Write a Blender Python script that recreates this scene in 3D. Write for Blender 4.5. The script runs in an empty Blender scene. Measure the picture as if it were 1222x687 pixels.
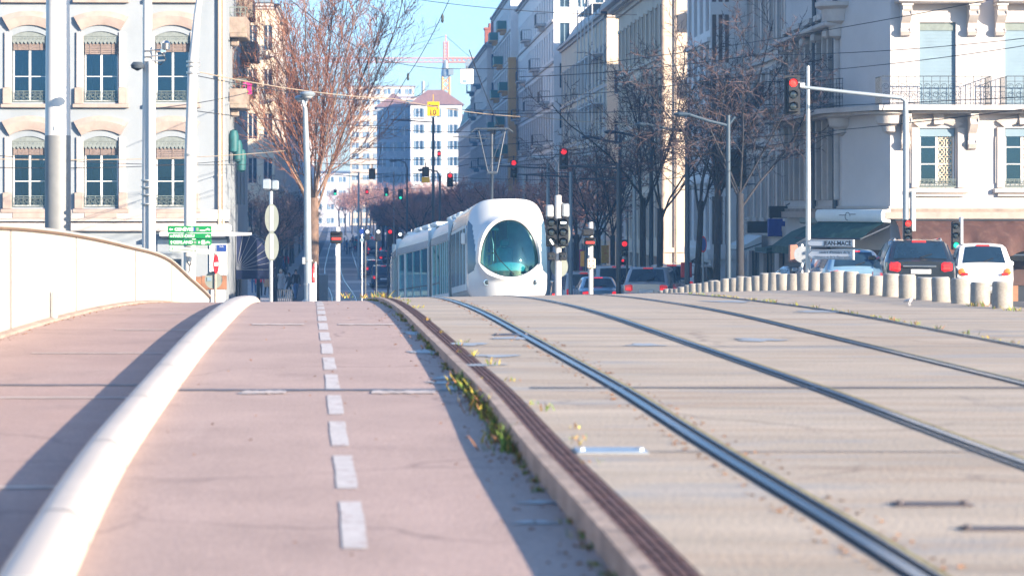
# Recreation of a photograph: a tram cresting a bridge into a hazy winter avenue.
SUN_EL, SUN_AZ, SUN_E, SKY_S, EXPO, HAZE, FST = 15, 47, 5.0, .106, 1.68, .00055, 3.2
import bpy, bmesh, math, random
from mathutils import Vector, Matrix, Quaternion
R = math.radians
SC = bpy.context.scene
COL = SC.collection
random.seed(11)

# ---------------------------------------------------------------- optics: one level shift-lens camera
FPX, U0, V0, EYE = 3000.0, 440.0, 248.0, 1.30
def at(u, v, y):
    """world point seen at pixel (u, v) of the 1222x687 photograph, y metres down the street"""
    return Vector(((u - U0) * y / FPX, y, EYE - (v - V0) * y / FPX))
def ax(u, y): return (u - U0) * y / FPX
def az(v, y): return EYE - (v - V0) * y / FPX

def smooth(a, b, t):
    t = max(0.0, min(1.0, (t - a) / (b - a)))
    return t * t * (3 - 2 * t)
def lerp(a, b, t): return a + (b - a) * t
def curve(pts):
    xs = [p[0] for p in pts]; ys = [p[1] for p in pts]; n = len(xs)
    m = []
    for i in range(n):
        if i == 0: m.append((ys[1]-ys[0])/(xs[1]-xs[0]))
        elif i == n-1: m.append((ys[-1]-ys[-2])/(xs[-1]-xs[-2]))
        else:
            a = (ys[i]-ys[i-1])/(xs[i]-xs[i-1]); b = (ys[i+1]-ys[i])/(xs[i+1]-xs[i])
            m.append((a+b)/2)
    def f(x):
        if x <= xs[0]: return ys[0] + m[0]*(x-xs[0])
        if x >= xs[-1]: return ys[-1] + m[-1]*(x-xs[-1])
        i = 0
        while xs[i+1] < x: i += 1
        h = xs[i+1]-xs[i]; t = (x-xs[i])/h
        return ((2*t**3-3*t*t+1)*ys[i] + (t**3-2*t*t+t)*h*m[i] + (-2*t**3+3*t*t)*ys[i+1] + (t**3-t*t)*h*m[i+1])
    return f

# ---------------------------------------------------------------- levels and alignments
def prof(y):
    if y < 28: return 0.0
    if y < 51.3: return -(y-28)**2/932.0
    if y < 97: return -0.5825 - 0.05*(y-51.3)
    if y < 157:
        d = y-97; return -2.8675 - 0.05*d + 0.05*d*d/120.0
    return -4.3675
def tilt(y): return 0.030*smooth(35, 58, y)*(1-smooth(62, 100, y))
def deck(x, y):                         # top of the tram platform
    return prof(y) + tilt(y)*max(-4.0, min(9.5, x))
def bike_drop(y): return curve_drop(y)
curve_drop = curve([(-20,-.105),(8,-.105),(14,-.10),(19,-.085),(26,-.06),(40,-.05),(60,-.05)])
def lane(x, y): return deck(x, y) + curve_drop(y)
trackL = curve([(-30,2.80),(9,2.67),(13.6,2.58),(18,2.52),(21,2.44),(28,2.24),(44,1.83),(60,1.42),(75,1.05),(85,.75),(97,-.65),(110,-1.0),(140,-1.35),(160,-1.6),(200,-2.75),(300,-4.2),(446,-5.9),(700,-9.5),(1200,-16)])
trackR = curve([(-30,5.85),(9,5.72),(13.6,5.63),(18,5.57),(21,5.49),(28,5.29),(44,4.9),(60,4.5),(75,4.25),(82,3.88),(88,3.42),(97,2.35),(106,2.15),(120,1.95),(140,1.75),(160,1.5),(200,.3),(300,-1.15),(446,-2.9),(700,-6.4),(1200,-12.9)])
kerbX = lambda y: trackL(y) - 1.72
pipeR = curve([(-20,-.55),(6,-.92),(10,-1.13),(13.4,-1.29),(17.7,-1.41),(24,-1.54),(31,-1.64),(44,-1.90),(60,-2.2)])
dashX = curve([(4,.05),(11.2,-.07),(15.7,-.19),(19.6,-.28),(28,-.5),(44,-.88),(60,-1.3)])
roadz = curve([(-40,-.35),(25,-.35),(40,-.75),(50,-1.05),(60,-1.24),(70,-1.30),(80,-1.8),(95,-2.62),(110,-3.3),(130,-4.0),(157,-4.4),(170,-4.4)])
def base_z(x, y):
    b = -4.40 if y > 170 else min(roadz(y), 99)
    return b - .03

# ---------------------------------------------------------------- mesh building
class MB:
    def __init__(s): s.v = []; s.f = []; s.m = []
    def add(s, vs, fs, mi=0):
        o = len(s.v); s.v += [tuple(p) for p in vs]
        for f in fs: s.f.append(tuple(o+i for i in f)); s.m.append(mi)
        return s
    def quad(s, a, b, c, d, mi=0): return s.add([a, b, c, d], [(0, 1, 2, 3)], mi)
    def box(s, c, d, mi=0, rz=0.0, bev=0.0):
        hx, hy, hz = d[0]/2, d[1]/2, d[2]/2
        cs, sn = math.cos(rz), math.sin(rz)
        def T(x, y, z): return (c[0]+x*cs-y*sn, c[1]+x*sn+y*cs, c[2]+z)
        if bev <= 0:
            vs = [T(x, y, z) for z in (-hz, hz) for y in (-hy, hy) for x in (-hx, hx)]
            return s.add(vs, [(0,2,3,1),(4,5,7,6),(0,1,5,4),(2,6,7,3),(0,4,6,2),(1,3,7,5)], mi)
        b = min(bev, hx*.9, hy*.9, hz*.9)
        rings = []
        for (z, i) in ((-hz, b), (-hz+b, 0), (hz-b, 0), (hz, b)):
            X, Yh = hx-i, hy-i; e = b if i == 0 else b*.5
            rings.append([T(*p, z) for p in ((-X+e,-Yh),(X-e,-Yh),(X,-Yh+e),(X,Yh-e),(X-e,Yh),(-X+e,Yh),(-X,Yh-e),(-X,-Yh+e))])
        return s.loft(rings, True, True, mi)
    def box2(s, a, b, mi=0, bev=0.0):
        c = [(a[i]+b[i])/2 for i in range(3)]; d = [abs(b[i]-a[i]) for i in range(3)]
        return s.box(c, d, mi, 0, bev)
    def loft(s, rings, cap0=False, cap1=False, mi=0, closed=True):
        n = len(rings[0]); o = len(s.v)
        for r in rings: s.v += [tuple(p) for p in r]
        for i in range(len(rings)-1):
            for j in range(n if closed else n-1):
                k = (j+1) % n
                s.f.append((o+i*n+j, o+i*n+k, o+(i+1)*n+k, o+(i+1)*n+j)); s.m.append(mi)
        if cap0: s.f.append(tuple(o+j for j in reversed(range(n)))); s.m.append(mi)
        if cap1: s.f.append(tuple(o+(len(rings)-1)*n+j for j in range(n))); s.m.append(mi)
        return s
    def tube(s, pts, rad, n=8, mi=0, caps=True):
        pts = [Vector(p) for p in pts]
        if not hasattr(rad, '__len__'): rad = [rad]*len(pts)
        rings = []; up = None
        for i, p in enumerate(pts):
            t = (pts[min(i+1, len(pts)-1)] - pts[max(i-1, 0)])
            if t.length < 1e-9: t = Vector((0, 0, 1))
            t.normalize()
            if up is None:
                up = Vector((0, 0, 1)) if abs(t.z) < .9 else Vector((1, 0, 0))
            a = t.cross(up)
            if a.length < 1e-6: a = t.cross(Vector((0.3, 1, 0.2)))
            a.normalize(); b = a.cross(t); up = b
            rings.append([p + rad[i]*(a*math.cos(2*math.pi*k/n) + b*math.sin(2*math.pi*k/n)) for k in range(n)])
        return s.loft(rings, caps, caps, mi)
    def lathe(s, c, prof_, n=16, mi=0, cap=True, axis='z'):
        rings = []
        for (r, h) in prof_:
            rg = []
            for k in range(n):
                a = 2*math.pi*k/n; x, y = r*math.cos(a), r*math.sin(a)
                rg.append((c[0]+x, c[1]+y, c[2]+h) if axis == 'z' else ((c[0]+x, c[1]+h, c[2]+y) if axis == 'y' else (c[0]+h, c[1]+x, c[2]+y)))
            rings.append(rg)
        return s.loft(rings, cap, cap, mi)
    def prism(s, poly, a, d, mi=0):
        """poly: list of 3-D points (planar outline), extruded by vector d from offset a"""
        a = Vector(a); d = Vector(d); n = len(poly)
        p0 = [Vector(p)+a for p in poly]; p1 = [p+d for p in p0]
        o = len(s.v); s.v += [tuple(p) for p in p0+p1]
        s.f.append(tuple(o+i for i in range(n))); s.m.append(mi)
        s.f.append(tuple(o+n+i for i in reversed(range(n)))); s.m.append(mi)
        for i in range(n):
            j = (i+1) % n; s.f.append((o+i, o+n+i, o+n+j, o+j)); s.m.append(mi)
        return s
    def build(s, name, mats, parent=None, loc=None, smooth_deg=35, shade=True, local=False, recalc=True):
        me = bpy.data.meshes.new(name)
        off = Vector((0, 0, 0))
        if loc is not None: off = Vector(loc)
        elif parent is not None and not local: off = wloc(parent)
        vs = [(p[0]-off.x, p[1]-off.y, p[2]-off.z) for p in s.v] if off.length else s.v
        me.from_pydata(vs, [], s.f)
        if not isinstance(mats, (list, tuple)): mats = [mats]
        for m in mats: me.materials.append(M[m] if isinstance(m, str) else m)
        me.polygons.foreach_set('material_index', s.m)
        if recalc:
            bm = bmesh.new(); bm.from_mesh(me); bmesh.ops.recalc_face_normals(bm, faces=bm.faces); bm.to_mesh(me); bm.free()
        if shade:
            me.shade_smooth(); me.set_sharp_from_angle(angle=R(smooth_deg))
        me.update()
        o = bpy.data.objects.new(name, me); COL.objects.link(o)
        if parent is not None: o.parent = parent
        if loc is not None: o.location = loc
        return o
def wloc(o):
    p = Vector(o.location)
    while o.parent is not None: o = o.parent; p += Vector(o.location)
    return p
def tag(o, label=None, cat=None, group=None, kind=None):
    if label: o['label'] = label
    if cat: o['category'] = cat
    if group: o['group'] = group
    if kind: o['kind'] = kind
    return o
def thing(name, label, cat, loc=(0, 0, 0), rz=0.0, group=None):
    o = bpy.data.objects.new(name, None); COL.objects.link(o)
    o.empty_display_size = .3
    o.location = loc; o.rotation_euler = (0, 0, rz)
    return tag(o, label, cat, group)
KIDS = {}
def copy_tree(o, parent=None):
    c = o.copy(); COL.objects.link(c)
    if parent is not None: c.parent = parent
    for ch in [k for k in SC.objects if k.parent == o]: copy_tree(ch, c)
    return c
def place(src, label, loc, rz=0.0, scale=None):
    c = copy_tree(src); c['label'] = label; c.location = loc; c.rotation_euler = (0, 0, rz)
    if scale: c.scale = (scale, scale, scale) if not hasattr(scale, '__len__') else scale
    return c
def inst(o, parent, loc, rz=0.0):
    c = o.copy(); COL.objects.link(c); c.parent = parent; c.location = loc; c.rotation_euler = (0, 0, rz); return c
def lettering(text, size, mat, parent, loc, rot=(R(90), 0, 0), name='lettering', align='CENTER', sx=1.0, bold=0.0):
    cu = bpy.data.curves.new('tmp_text', 'FONT'); cu.body = text; cu.size = size; cu.align_x = align; cu.align_y = 'CENTER'
    cu.extrude = .002; cu.offset = bold
    t = bpy.data.objects.new('tmp_text', cu); COL.objects.link(t)
    bpy.context.view_layer.update()
    me = bpy.data.meshes.new_from_object(t.evaluated_get(bpy.context.evaluated_depsgraph_get()))
    bpy.data.objects.remove(t); me.name = name
    me.materials.clear(); me.materials.append(M[mat])
    o = bpy.data.objects.new(name, me); COL.objects.link(o); o.parent = parent
    o.location = loc; o.rotation_euler = rot; o.scale = (sx, 1, 1)
    return o

# ---------------------------------------------------------------- materials
M = {}
def mat(name, col, rough=.7, var=.12, scale=1.5, metal=0.0, bump=0.0, bscale=None, streak=None, spec=.5, alpha=None, emit=None, coat=0.0, col2=None, stain=None):
    m = bpy.data.materials.new(name); m.use_nodes = True
    nt = m.node_tree; N = nt.nodes; L = nt.links
    b = N['Principled BSDF']
    b.inputs['Roughness'].default_value = rough; b.inputs['Metallic'].default_value = metal
    b.inputs['Specular IOR Level'].default_value = spec
    if coat: b.inputs['Coat Weight'].default_value = coat; b.inputs['Coat Roughness'].default_value = .06
    geo = N.new('ShaderNodeNewGeometry')
    src = geo.outputs['Position']
    if streak:
        mp = N.new('ShaderNodeMapping'); mp.inputs['Scale'].default_value = streak; L.new(src, mp.inputs['Vector']); src = mp.outputs['Vector']
    n1 = N.new('ShaderNodeTexNoise'); n1.inputs['Scale'].default_value = scale; n1.inputs['Detail'].default_value = 7; n1.inputs['Roughness'].default_value = .65
    L.new(src, n1.inputs['Vector'])
    cr = N.new('ShaderNodeValToRGB')
    c2 = col2 or tuple(min(1, c*(1+var)) for c in col); c1 = tuple(c*(1-var*1.3) for c in col) if not col2 else col
    cr.color_ramp.elements[0].position = .3; cr.color_ramp.elements[1].position = .7
    cr.color_ramp.elements[0].color = (*c1, 1); cr.color_ramp.elements[1].color = (*c2, 1)
    L.new(n1.outputs['Fac'], cr.inputs['Fac'])
    out = cr.outputs['Color']
    if stain:                           # (colour, scale, threshold, strength, streak)
        sc_, ss, st, sa, sk = stain
        mp2 = N.new('ShaderNodeMapping'); mp2.inputs['Scale'].default_value = sk; L.new(geo.outputs['Position'], mp2.inputs['Vector'])
        n2 = N.new('ShaderNodeTexNoise'); n2.inputs['Scale'].default_value = ss; n2.inputs['Detail'].default_value = 6; n2.inputs['Roughness'].default_value = .6
        L.new(mp2.outputs['Vector'], n2.inputs['Vector'])
        mr = N.new('ShaderNodeMapRange'); mr.inputs['From Min'].default_value = st; mr.inputs['From Max'].default_value = st+.18; mr.inputs['To Max'].default_value = sa
        L.new(n2.outputs['Fac'], mr.inputs['Value'])
        mx = N.new('ShaderNodeMixRGB'); mx.inputs['Color2'].default_value = (*sc_, 1)
        L.new(mr.outputs['Result'], mx.inputs['Fac']); L.new(out, mx.inputs['Color1']); out = mx.outputs['Color']
    L.new(out, b.inputs['Base Color'])
    if bump:
        nb = N.new('ShaderNodeTexNoise'); nb.inputs['Scale'].default_value = bscale or scale*12; nb.inputs['Detail'].default_value = 5
        L.new(geo.outputs['Position'], nb.inputs['Vector'])
        bp = N.new('ShaderNodeBump'); bp.inputs['Strength'].default_value = bump; bp.inputs['Distance'].default_value = .02
        L.new(nb.outputs['Fac'], bp.inputs['Height']); L.new(bp.outputs['Normal'], b.inputs['Normal'])
    if emit:
        b.inputs['Emission Color'].default_value = (*emit[0], 1); b.inputs['Emission Strength'].default_value = emit[1]
    M[name] = m
    return m
def glass_mat(name, tint=(.55, .75, .75), gloss=.18, rough=.02, gcol=(.9, .95, 1)):
    m = bpy.data.materials.new(name); m.use_nodes = True; nt = m.node_tree; N = nt.nodes; L = nt.links
    N.remove(N['Principled BSDF']); out = N['Material Output']
    t = N.new('ShaderNodeBsdfTransparent'); t.inputs['Color'].default_value = (*tint, 1)
    g = N.new('ShaderNodeBsdfGlossy'); g.inputs['Roughness'].default_value = rough; g.inputs['Color'].default_value = (*gcol, 1)
    lw = N.new('ShaderNodeLayerWeight'); lw.inputs['Blend'].default_value = .35
    mr = N.new('ShaderNodeMapRange'); mr.inputs['To Min'].default_value = gloss; mr.inputs['To Max'].default_value = .95
    L.new(lw.outputs['Fresnel'], mr.inputs['Value'])
    mx = N.new('ShaderNodeMixShader'); L.new(mr.outputs['Result'], mx.inputs['Fac']); L.new(t.outputs[0], mx.inputs[1]); L.new(g.outputs[0], mx.inputs[2])
    L.new(mx.outputs[0], out.inputs['Surface']); M[name] = m

# ground
mat('bike_asphalt', (.42,.308,.27), .85, .10, .8, bump=.35, bscale=60, stain=((.48,.352,.31), .5, .5, .6, (1.2,.25,1)))
mat('path_asphalt', (.39,.275,.245), .85, .10, .8, bump=.3, bscale=60, stain=((.40,.30,.275), .6, .5, .6, (1,.3,1)))
mat('road_asphalt', (.075,.078,.085), .85, .2, .4, bump=.3, bscale=40)
mat('platform_concrete', (.44,.365,.285), .8, .2, .9, streak=(.3,1.5,1), bump=.35, bscale=35, stain=((.38,.28,.20), 1.3, .48, .75, (.22,2.0,1)))
mat('kerb_stone', (.36,.28,.235), .8, .2, 3, bump=.5, bscale=30, stain=((.16,.12,.10), 2.5, .55, .6, (1,.6,1)))
mat('kerb_channel', (.145,.072,.058), .7, .25, 5, bump=.4, bscale=40)
mat('rail_steel', (.17,.23,.30), .26, .12, 2, metal=.9, streak=(6,.3,1))
mat('rail_groove', (.025,.024,.028), .8, .3, 5)
mat('rust_fill', (.20,.10,.045), .9, .35, 6, bump=.5)
mat('white_paint', (.56,.52,.50), .7, .10, 6, stain=((.40,.31,.29), 9, .56, .6, (1,1,1)))
mat('pale_joint', (.55,.47,.43), .75, .15, 5)
mat('tar_joint', (.10,.10,.115), .5, .2, 4)
mat('wet_sky_tint', (.33,.35,.37), .5, .15, 3, spec=.5)  # wet ground, its sky reflection put in as a pale blue-grey colour
mat('steel_plate', (.42,.47,.52), .35, .1, 4, metal=.6)
mat('iron_plate', (.09,.08,.09), .5, .2, 8, metal=.5)
mat('band_pale', (.50,.47,.45), .8, .12, 1, bump=.2)
mat('track_paving', (.27,.27,.28), .8, .2, .5, bump=.2)
mat('pavement_grey', (.33,.31,.31), .85, .15, 1, bump=.2)
# structures
mat('white_enamel', (.46,.43,.385), .42, .04, 1.2, stain=((.60,.53,.46), .9, .58, .5, (6,6,.4)))
mat('cream_enamel', (.54,.48,.42), .5, .05, 1.2, stain=((.52,.45,.38), 1.2, .6, .5, (3,3,1)))
mat('bronze_edge', (.16,.10,.06), .5, .2, 5)
mat('pole_white', (.62,.61,.59), .38, .04, 2, stain=((.45,.36,.30), 4, .66, .6, (3,3,.4)))
mat('pole_grey', (.33,.35,.37), .45, .08, 3)
mat('pole_blue_grey', (.30,.36,.41), .4, .08, 3, metal=.3)
mat('window_teal', (.06,.20,.24), .10, .2, 1, spec=.9)
mat('lamp_in_shade', (.03,.055,.085), .5, .1, 4)  # shade on the arm lamps put into a dark blue paint colour
mat('pole_paint', (.21,.22,.225), .55, .1, 3)
mat('pole_dark', (.05,.065,.085), .5, .1, 4)
mat('galvanised', (.48,.50,.51), .38, .1, 6, metal=.55)
mat('black_plastic', (.012,.014,.018), .45, .2, 8)
mat('wire_black', (.02,.022,.028), .6, .1, 4)
mat('wire_copper', (.45,.36,.26), .5, .1, 4, metal=.3)
mat('bollard_concrete', (.27,.255,.23), .75, .14, 5, bump=.3, bscale=50, stain=((.22,.17,.13), 5, .58, .5, (1,1,.7)))
mat('bollard_top', (.34,.33,.31), .7, .15, 8)
mat('rust_orange', (.55,.16,.04), .9, .3, 20)
# building stuffs
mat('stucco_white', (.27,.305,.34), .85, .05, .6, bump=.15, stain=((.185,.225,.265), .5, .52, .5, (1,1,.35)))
mat('stucco_pink', (.54,.51,.505), .85, .06, .6, bump=.15, stain=((.46,.41,.39), .5, .55, .5, (1,1,.3)))
mat('stucco_grey', (.60,.60,.62), .85, .08, .6, bump=.15, stain=((.34,.32,.32), .4, .55, .5, (1,1,.3)))
mat('stone_salmon', (.37,.30,.265), .8, .12, 3, bump=.3, stain=((.27,.20,.17), 2, .54, .5, (1,1,.5)))
mat('stone_beige', (.66,.54,.42), .85, .07, .5, bump=.15, stain=((.42,.34,.27), .7, .55, .5, (1,1,.4)))
mat('stone_cream', (.66,.54,.40), .85, .08, .5, stain=((.55,.43,.32), .7, .55, .5, (1,1,.4)))
mat('stone_rose', (.68,.58,.52), .85, .08, .5, stain=((.40,.31,.29), .7, .55, .5, (1,1,.4)))
mat('stone_trim', (.50,.455,.425), .8, .1, 2, bump=.25, stain=((.30,.26,.25), 1.5, .57, .5, (1,1,.5)))
mat('stone_mossy', (.30,.24,.20), .9, .25, 3, bump=.4, stain=((.10,.13,.06), 2, .55, .6, (1,1,1)))
mat('plaster_ochre', (.60,.33,.10), .85, .1, 1)
mat('plaster_pale', (.76,.74,.73), .85, .06, .8)
mat('roof_tile', (.28,.16,.13), .85, .25, 2)
mat('roof_zinc', (.22,.27,.30), .55, .1, 2, metal=.2)
mat('brick_red', (.27,.085,.055), .85, .2, 4)
mat('wood_white', (.78,.78,.77), .5, .05, 4)
mat('shutter_grey', (.17,.255,.32), .6, .06, 2)
mat('shutter_green', (.045,.15,.13), .6, .1, 2)
mat('lambrequin', (.19,.22,.215), .6, .15, 6)
mat('slat_brown', (.22,.17,.15), .7, .2, 8)
mat('iron_dark', (.022,.03,.038), .5, .2, 8)
mat('iron_green', (.16,.20,.19), .55, .15, 8)
mat('window_dark', (.012,.03,.055), .12, .3, .8, spec=.9)
mat('window_blue', (.05,.10,.16), .15, .3, .5, spec=.8)
mat('room_dark', (.02,.03,.045), .9, .2, 1)
mat('curtain', (.42,.46,.48), .9, .12, 4, streak=(9,9,.2))
glass_mat('pane_glass', (.12,.33,.52), .07, .02, (.30, .62, .95))
glass_mat('tram_glass', (.70,.97,.95), .30, .02, (.65, 1, 1))
glass_mat('screen_glass', (.30,.82,.78), .09, .02, (.55, .95, .95))
glass_mat('car_glass', (.22,.34,.38), .09)
mat('awning_navy', (.012,.022,.075), .8, .15, 3)
mat('awning_white_line', (.34,.36,.40), .8, .05, 3)
mat('shop_front', (.055,.022,.018), .6, .3, 2)
mat('awning_brown', (.075,.034,.027), .85, .25, 2, stain=((.13,.075,.06), 2, .5, .6, (2,2,.6)))
mat('awning_green', (.018,.075,.07), .75, .3, 2, stain=((.09,.16,.14), 4, .55, .6, (1,1,1)))
mat('awning_box', (.66,.72,.74), .5, .04, 2)
mat('shop_dark', (.018,.022,.03), .35, .4, .8, spec=.6)
mat('shop_wood', (.30,.14,.07), .6, .2, 3)
mat('shop_red', (.45,.03,.04), .55, .1, 3)
mat('shop_blue', (.02,.05,.33), .5, .1, 3)
mat('shop_rust', (.36,.17,.12), .6, .1, 3)
mat('poster_orange', (.70,.22,.03), .5, .5, 9, col2=(.75,.55,.08))
mat('poster_magenta', (.45,.02,.17), .5, .2, 5)
mat('poster_teal', (.03,.28,.30), .5, .2, 5)
# signs
mat('sign_green', (.003,.19,.05), .35, .05, 3)
mat('sign_white', (.78,.79,.80), .38, .03, 3)
mat('sign_pale_green', (.62,.76,.62), .4, .05, 6)
mat('sign_blue', (.015,.05,.24), .35, .05, 3)
mat('sign_red', (.60,.015,.02), .35, .05, 3)
mat('sign_yellow', (.85,.42,.005), .35, .05, 3)
mat('sign_back', (.24,.27,.24), .45, .08, 4, metal=.2)
mat('letter_black', (.015,.015,.02), .6, .1, 5)
mat('letter_grey', (.16,.18,.21), .6, .1, 5)
mat('letter_white', (.66,.68,.68), .5, .02, 5)
mat('lamp_red', (.5,.02,.01), .3, .05, 5, emit=((1,.015,.02), .55))
mat('lamp_red_bright', (.7,.03,.02), .3, .05, 5, emit=((1,.03,.02), .8))
mat('lamp_green', (.02,.5,.25), .3, .05, 5, emit=((.02,.75,.42), .5))
mat('lamp_white', (.8,.8,.8), .3, .05, 5, emit=((.9,.95,1), .6))
mat('lamp_off', (.02,.03,.035), .2, .3, 8, spec=.8)
mat('lamp_glass', (.60,.64,.66), .2, .05, 5)
# tram and cars
mat('tram_white', (.62,.64,.65), .22, .02, 1, coat=.6)
mat('tram_grey', (.66,.74,.79), .35, .06, 2)
mat('crane_orange', (.70,.30,.13), .5, .1, 3)
mat('rail_moss', (.30,.27,.10), .9, .4, 14, stain=((.10,.08,.06), 9, .5, .8, (1,1,1)))
mat('tram_side', (.78,.88,.91), .3, .05, 1, coat=.3)
mat('tram_dark', (.03,.045,.06), .35, .2, 2)
mat('tram_floor', (.22,.36,.40), .7, .2, 2)
mat('seat_blue', (.04,.30,.38), .7, .2, 6)
mat('yellow_rail', (.80,.46,.02), .35, .05, 5)
mat('console', (.12,.34,.46), .35, .1, 3)
mat('chrome', (.70,.72,.74), .15, .05, 5, metal=1)
mat('tyre', (.018,.018,.02), .85, .2, 9)
mat('car_black', (.018,.024,.032), .18, .1, 1, coat=.8)
mat('car_white', (.78,.79,.80), .25, .03, 1, coat=.6)
mat('car_silver', (.42,.46,.50), .25, .05, 1, metal=.4, coat=.6)
mat('car_blue', (.20,.36,.52), .25, .05, 1, metal=.2, coat=.6)
mat('car_navy', (.02,.05,.10), .2, .1, 1, coat=.7)
mat('car_magenta', (.40,.03,.12), .25, .05, 1, coat=.6)
mat('tail_red', (.45,.01,.02), .2, .1, 6, coat=.5, emit=((1,.05,.05), .12))
mat('brake_red', (.6,.02,.02), .2, .1, 6, emit=((1,.02,.03), .3))
mat('tail_amber', (.65,.20,.03), .2, .1, 6, coat=.5)
mat('plate', (.62,.65,.68), .5, .05, 6)
# living
mat('bark_brown', (.25,.165,.12), .9, .25, 8, streak=(3,3,.6), bump=.4)
mat('awning_teal', (.012,.10,.11), .6, .2, 4)
mat('twig_red', (.26,.115,.07), .85, .25, 2)
mat('bark_dark', (.032,.033,.04), .9, .25, 8, bump=.4)
mat('twig_dark', (.085,.058,.06), .9, .25, 2)
mat('twig_rust', (.38,.20,.155), .9, .25, 1)
mat('weed_green', (.13,.22,.035), .8, .5, 30)
mat('weed_yellow', (.40,.34,.05), .8, .5, 30)
mat('leaf_brown', (.24,.11,.045), .8, .4, 25)
mat('skin', (.42,.25,.18), .6, .06, 8)
mat('hair_dark', (.03,.02,.018), .7, .2, 30)
for nm, c in dict(red=(.80,.02,.04), tan=(.60,.33,.18), grey=(.42,.41,.41), black=(.018,.02,.026), navy=(.02,.04,.10), blue=(.08,.22,.42), jeans=(.06,.12,.24), white=(.6,.6,.6), teal=(.05,.25,.27)).items():
    mat('cloth_'+nm, c, .85, .12, 12)
mat('pigeon_grey', (.42,.43,.46), .7, .25, 40)
mat('pigeon_white', (.75,.75,.76), .7, .08, 40)
def weathered(name, speck=.16, sscale=70, crack=None, oil=None):
    """adds aggregate speckle, hairline cracks and irregular dark blotches to a ground material"""
    m = M[name]; nt = m.node_tree; N = nt.nodes; L = nt.links; b = N['Principled BSDF']
    lk = b.inputs['Base Color'].links[0]; out = lk.from_socket; L.remove(lk)
    geo = N.new('ShaderNodeNewGeometry'); pos = geo.outputs['Position']
    n1 = N.new('ShaderNodeTexNoise'); n1.inputs['Scale'].default_value = sscale; n1.inputs['Detail'].default_value = 3; n1.inputs['Roughness'].default_value = .8; L.new(pos, n1.inputs['Vector'])
    mr = N.new('ShaderNodeMapRange'); mr.inputs['From Min'].default_value = .35; mr.inputs['From Max'].default_value = .65; mr.inputs['To Min'].default_value = 1-speck; mr.inputs['To Max'].default_value = 1+speck; mr.clamp = True
    L.new(n1.outputs['Fac'], mr.inputs['Value'])
    mu = N.new('ShaderNodeVectorMath'); mu.operation = 'SCALE'; L.new(out, mu.inputs[0]); L.new(mr.outputs['Result'], mu.inputs['Scale']); out = mu.outputs['Vector']
    if crack:                                    # (cell scale, width, strength, colour)
        cs, cw, cst, cc = crack
        nz = N.new('ShaderNodeTexNoise'); nz.inputs['Scale'].default_value = 1.3; nz.inputs['Detail'].default_value = 6; L.new(pos, nz.inputs['Vector'])
        ad = N.new('ShaderNodeMixRGB'); ad.inputs['Fac'].default_value = .35; L.new(pos, ad.inputs['Color1']); L.new(nz.outputs['Color'], ad.inputs['Color2'])
        vo = N.new('ShaderNodeTexVoronoi'); vo.feature = 'DISTANCE_TO_EDGE'; vo.inputs['Scale'].default_value = cs; L.new(ad.outputs['Color'], vo.inputs['Vector'])
        m2 = N.new('ShaderNodeMapRange'); m2.inputs['From Min'].default_value = 0; m2.inputs['From Max'].default_value = cw; m2.inputs['To Min'].default_value = cst; m2.inputs['To Max'].default_value = 0; L.new(vo.outputs['Distance'], m2.inputs['Value'])
        n3 = N.new('ShaderNodeTexNoise'); n3.inputs['Scale'].default_value = .35; L.new(pos, n3.inputs['Vector'])
        m3 = N.new('ShaderNodeMapRange'); m3.inputs['From Min'].default_value = .48; m3.inputs['From Max'].default_value = .58; L.new(n3.outputs['Fac'], m3.inputs['Value'])
        ml = N.new('ShaderNodeMath'); ml.operation = 'MULTIPLY'; L.new(m2.outputs['Result'], ml.inputs[0]); L.new(m3.outputs['Result'], ml.inputs[1])
        mx = N.new('ShaderNodeMixRGB'); mx.inputs['Color2'].default_value = (*cc, 1); L.new(ml.outputs[0], mx.inputs['Fac']); L.new(out, mx.inputs['Color1']); out = mx.outputs['Color']
    for (sc_, st, strength, cc, sk) in (oil or []):
        mp = N.new('ShaderNodeMapping'); mp.inputs['Scale'].default_value = sk; L.new(pos, mp.inputs['Vector'])
        n4 = N.new('ShaderNodeTexNoise'); n4.inputs['Scale'].default_value = sc_; n4.inputs['Detail'].default_value = 8; n4.inputs['Roughness'].default_value = .62; L.new(mp.outputs['Vector'], n4.inputs['Vector'])
        m4 = N.new('ShaderNodeMapRange'); m4.inputs['From Min'].default_value = st; m4.inputs['From Max'].default_value = st+.10; m4.inputs['To Max'].default_value = strength; L.new(n4.outputs['Fac'], m4.inputs['Value'])
        mx = N.new('ShaderNodeMixRGB'); mx.inputs['Color2'].default_value = (*cc, 1); L.new(m4.outputs['Result'], mx.inputs['Fac']); L.new(out, mx.inputs['Color1']); out = mx.outputs['Color']
    L.new(out, b.inputs['Base Color'])
weathered('bike_asphalt', .20, 55, (.55, .012, .55, (.16, .115, .11)), [(1.6, .60, .35, (.24, .17, .16), (1, .4, 1)), (.9, .62, .4, (.50, .40, .36), (2.2, .12, 1)), (9, .68, .6, (.20, .13, .11), (1, 1, 1))])
weathered('path_asphalt', .20, 55, (.5, .012, .5, (.15, .11, .105)), [(1.3, .60, .35, (.22, .165, .16), (1, .5, 1)), (8, .68, .6, (.19, .13, .11), (1, 1, 1))])
weathered('platform_concrete', .22, 45, (.45, .010, .5, (.15, .11, .09)), [(.8, .54, .55, (.27, .285, .30), (.5, 1.5, 1)), (2.2, .60, .45, (.20, .155, .13), (.5, 1.6, 1)), (1.1, .63, .5, (.16, .14, .135), (1.6, .35, 1)), (5, .66, .55, (.52, .45, .38), (.6, 1.5, 1)), (7, .68, .6, (.19, .10, .06), (1, 1.4, 1))])
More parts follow.
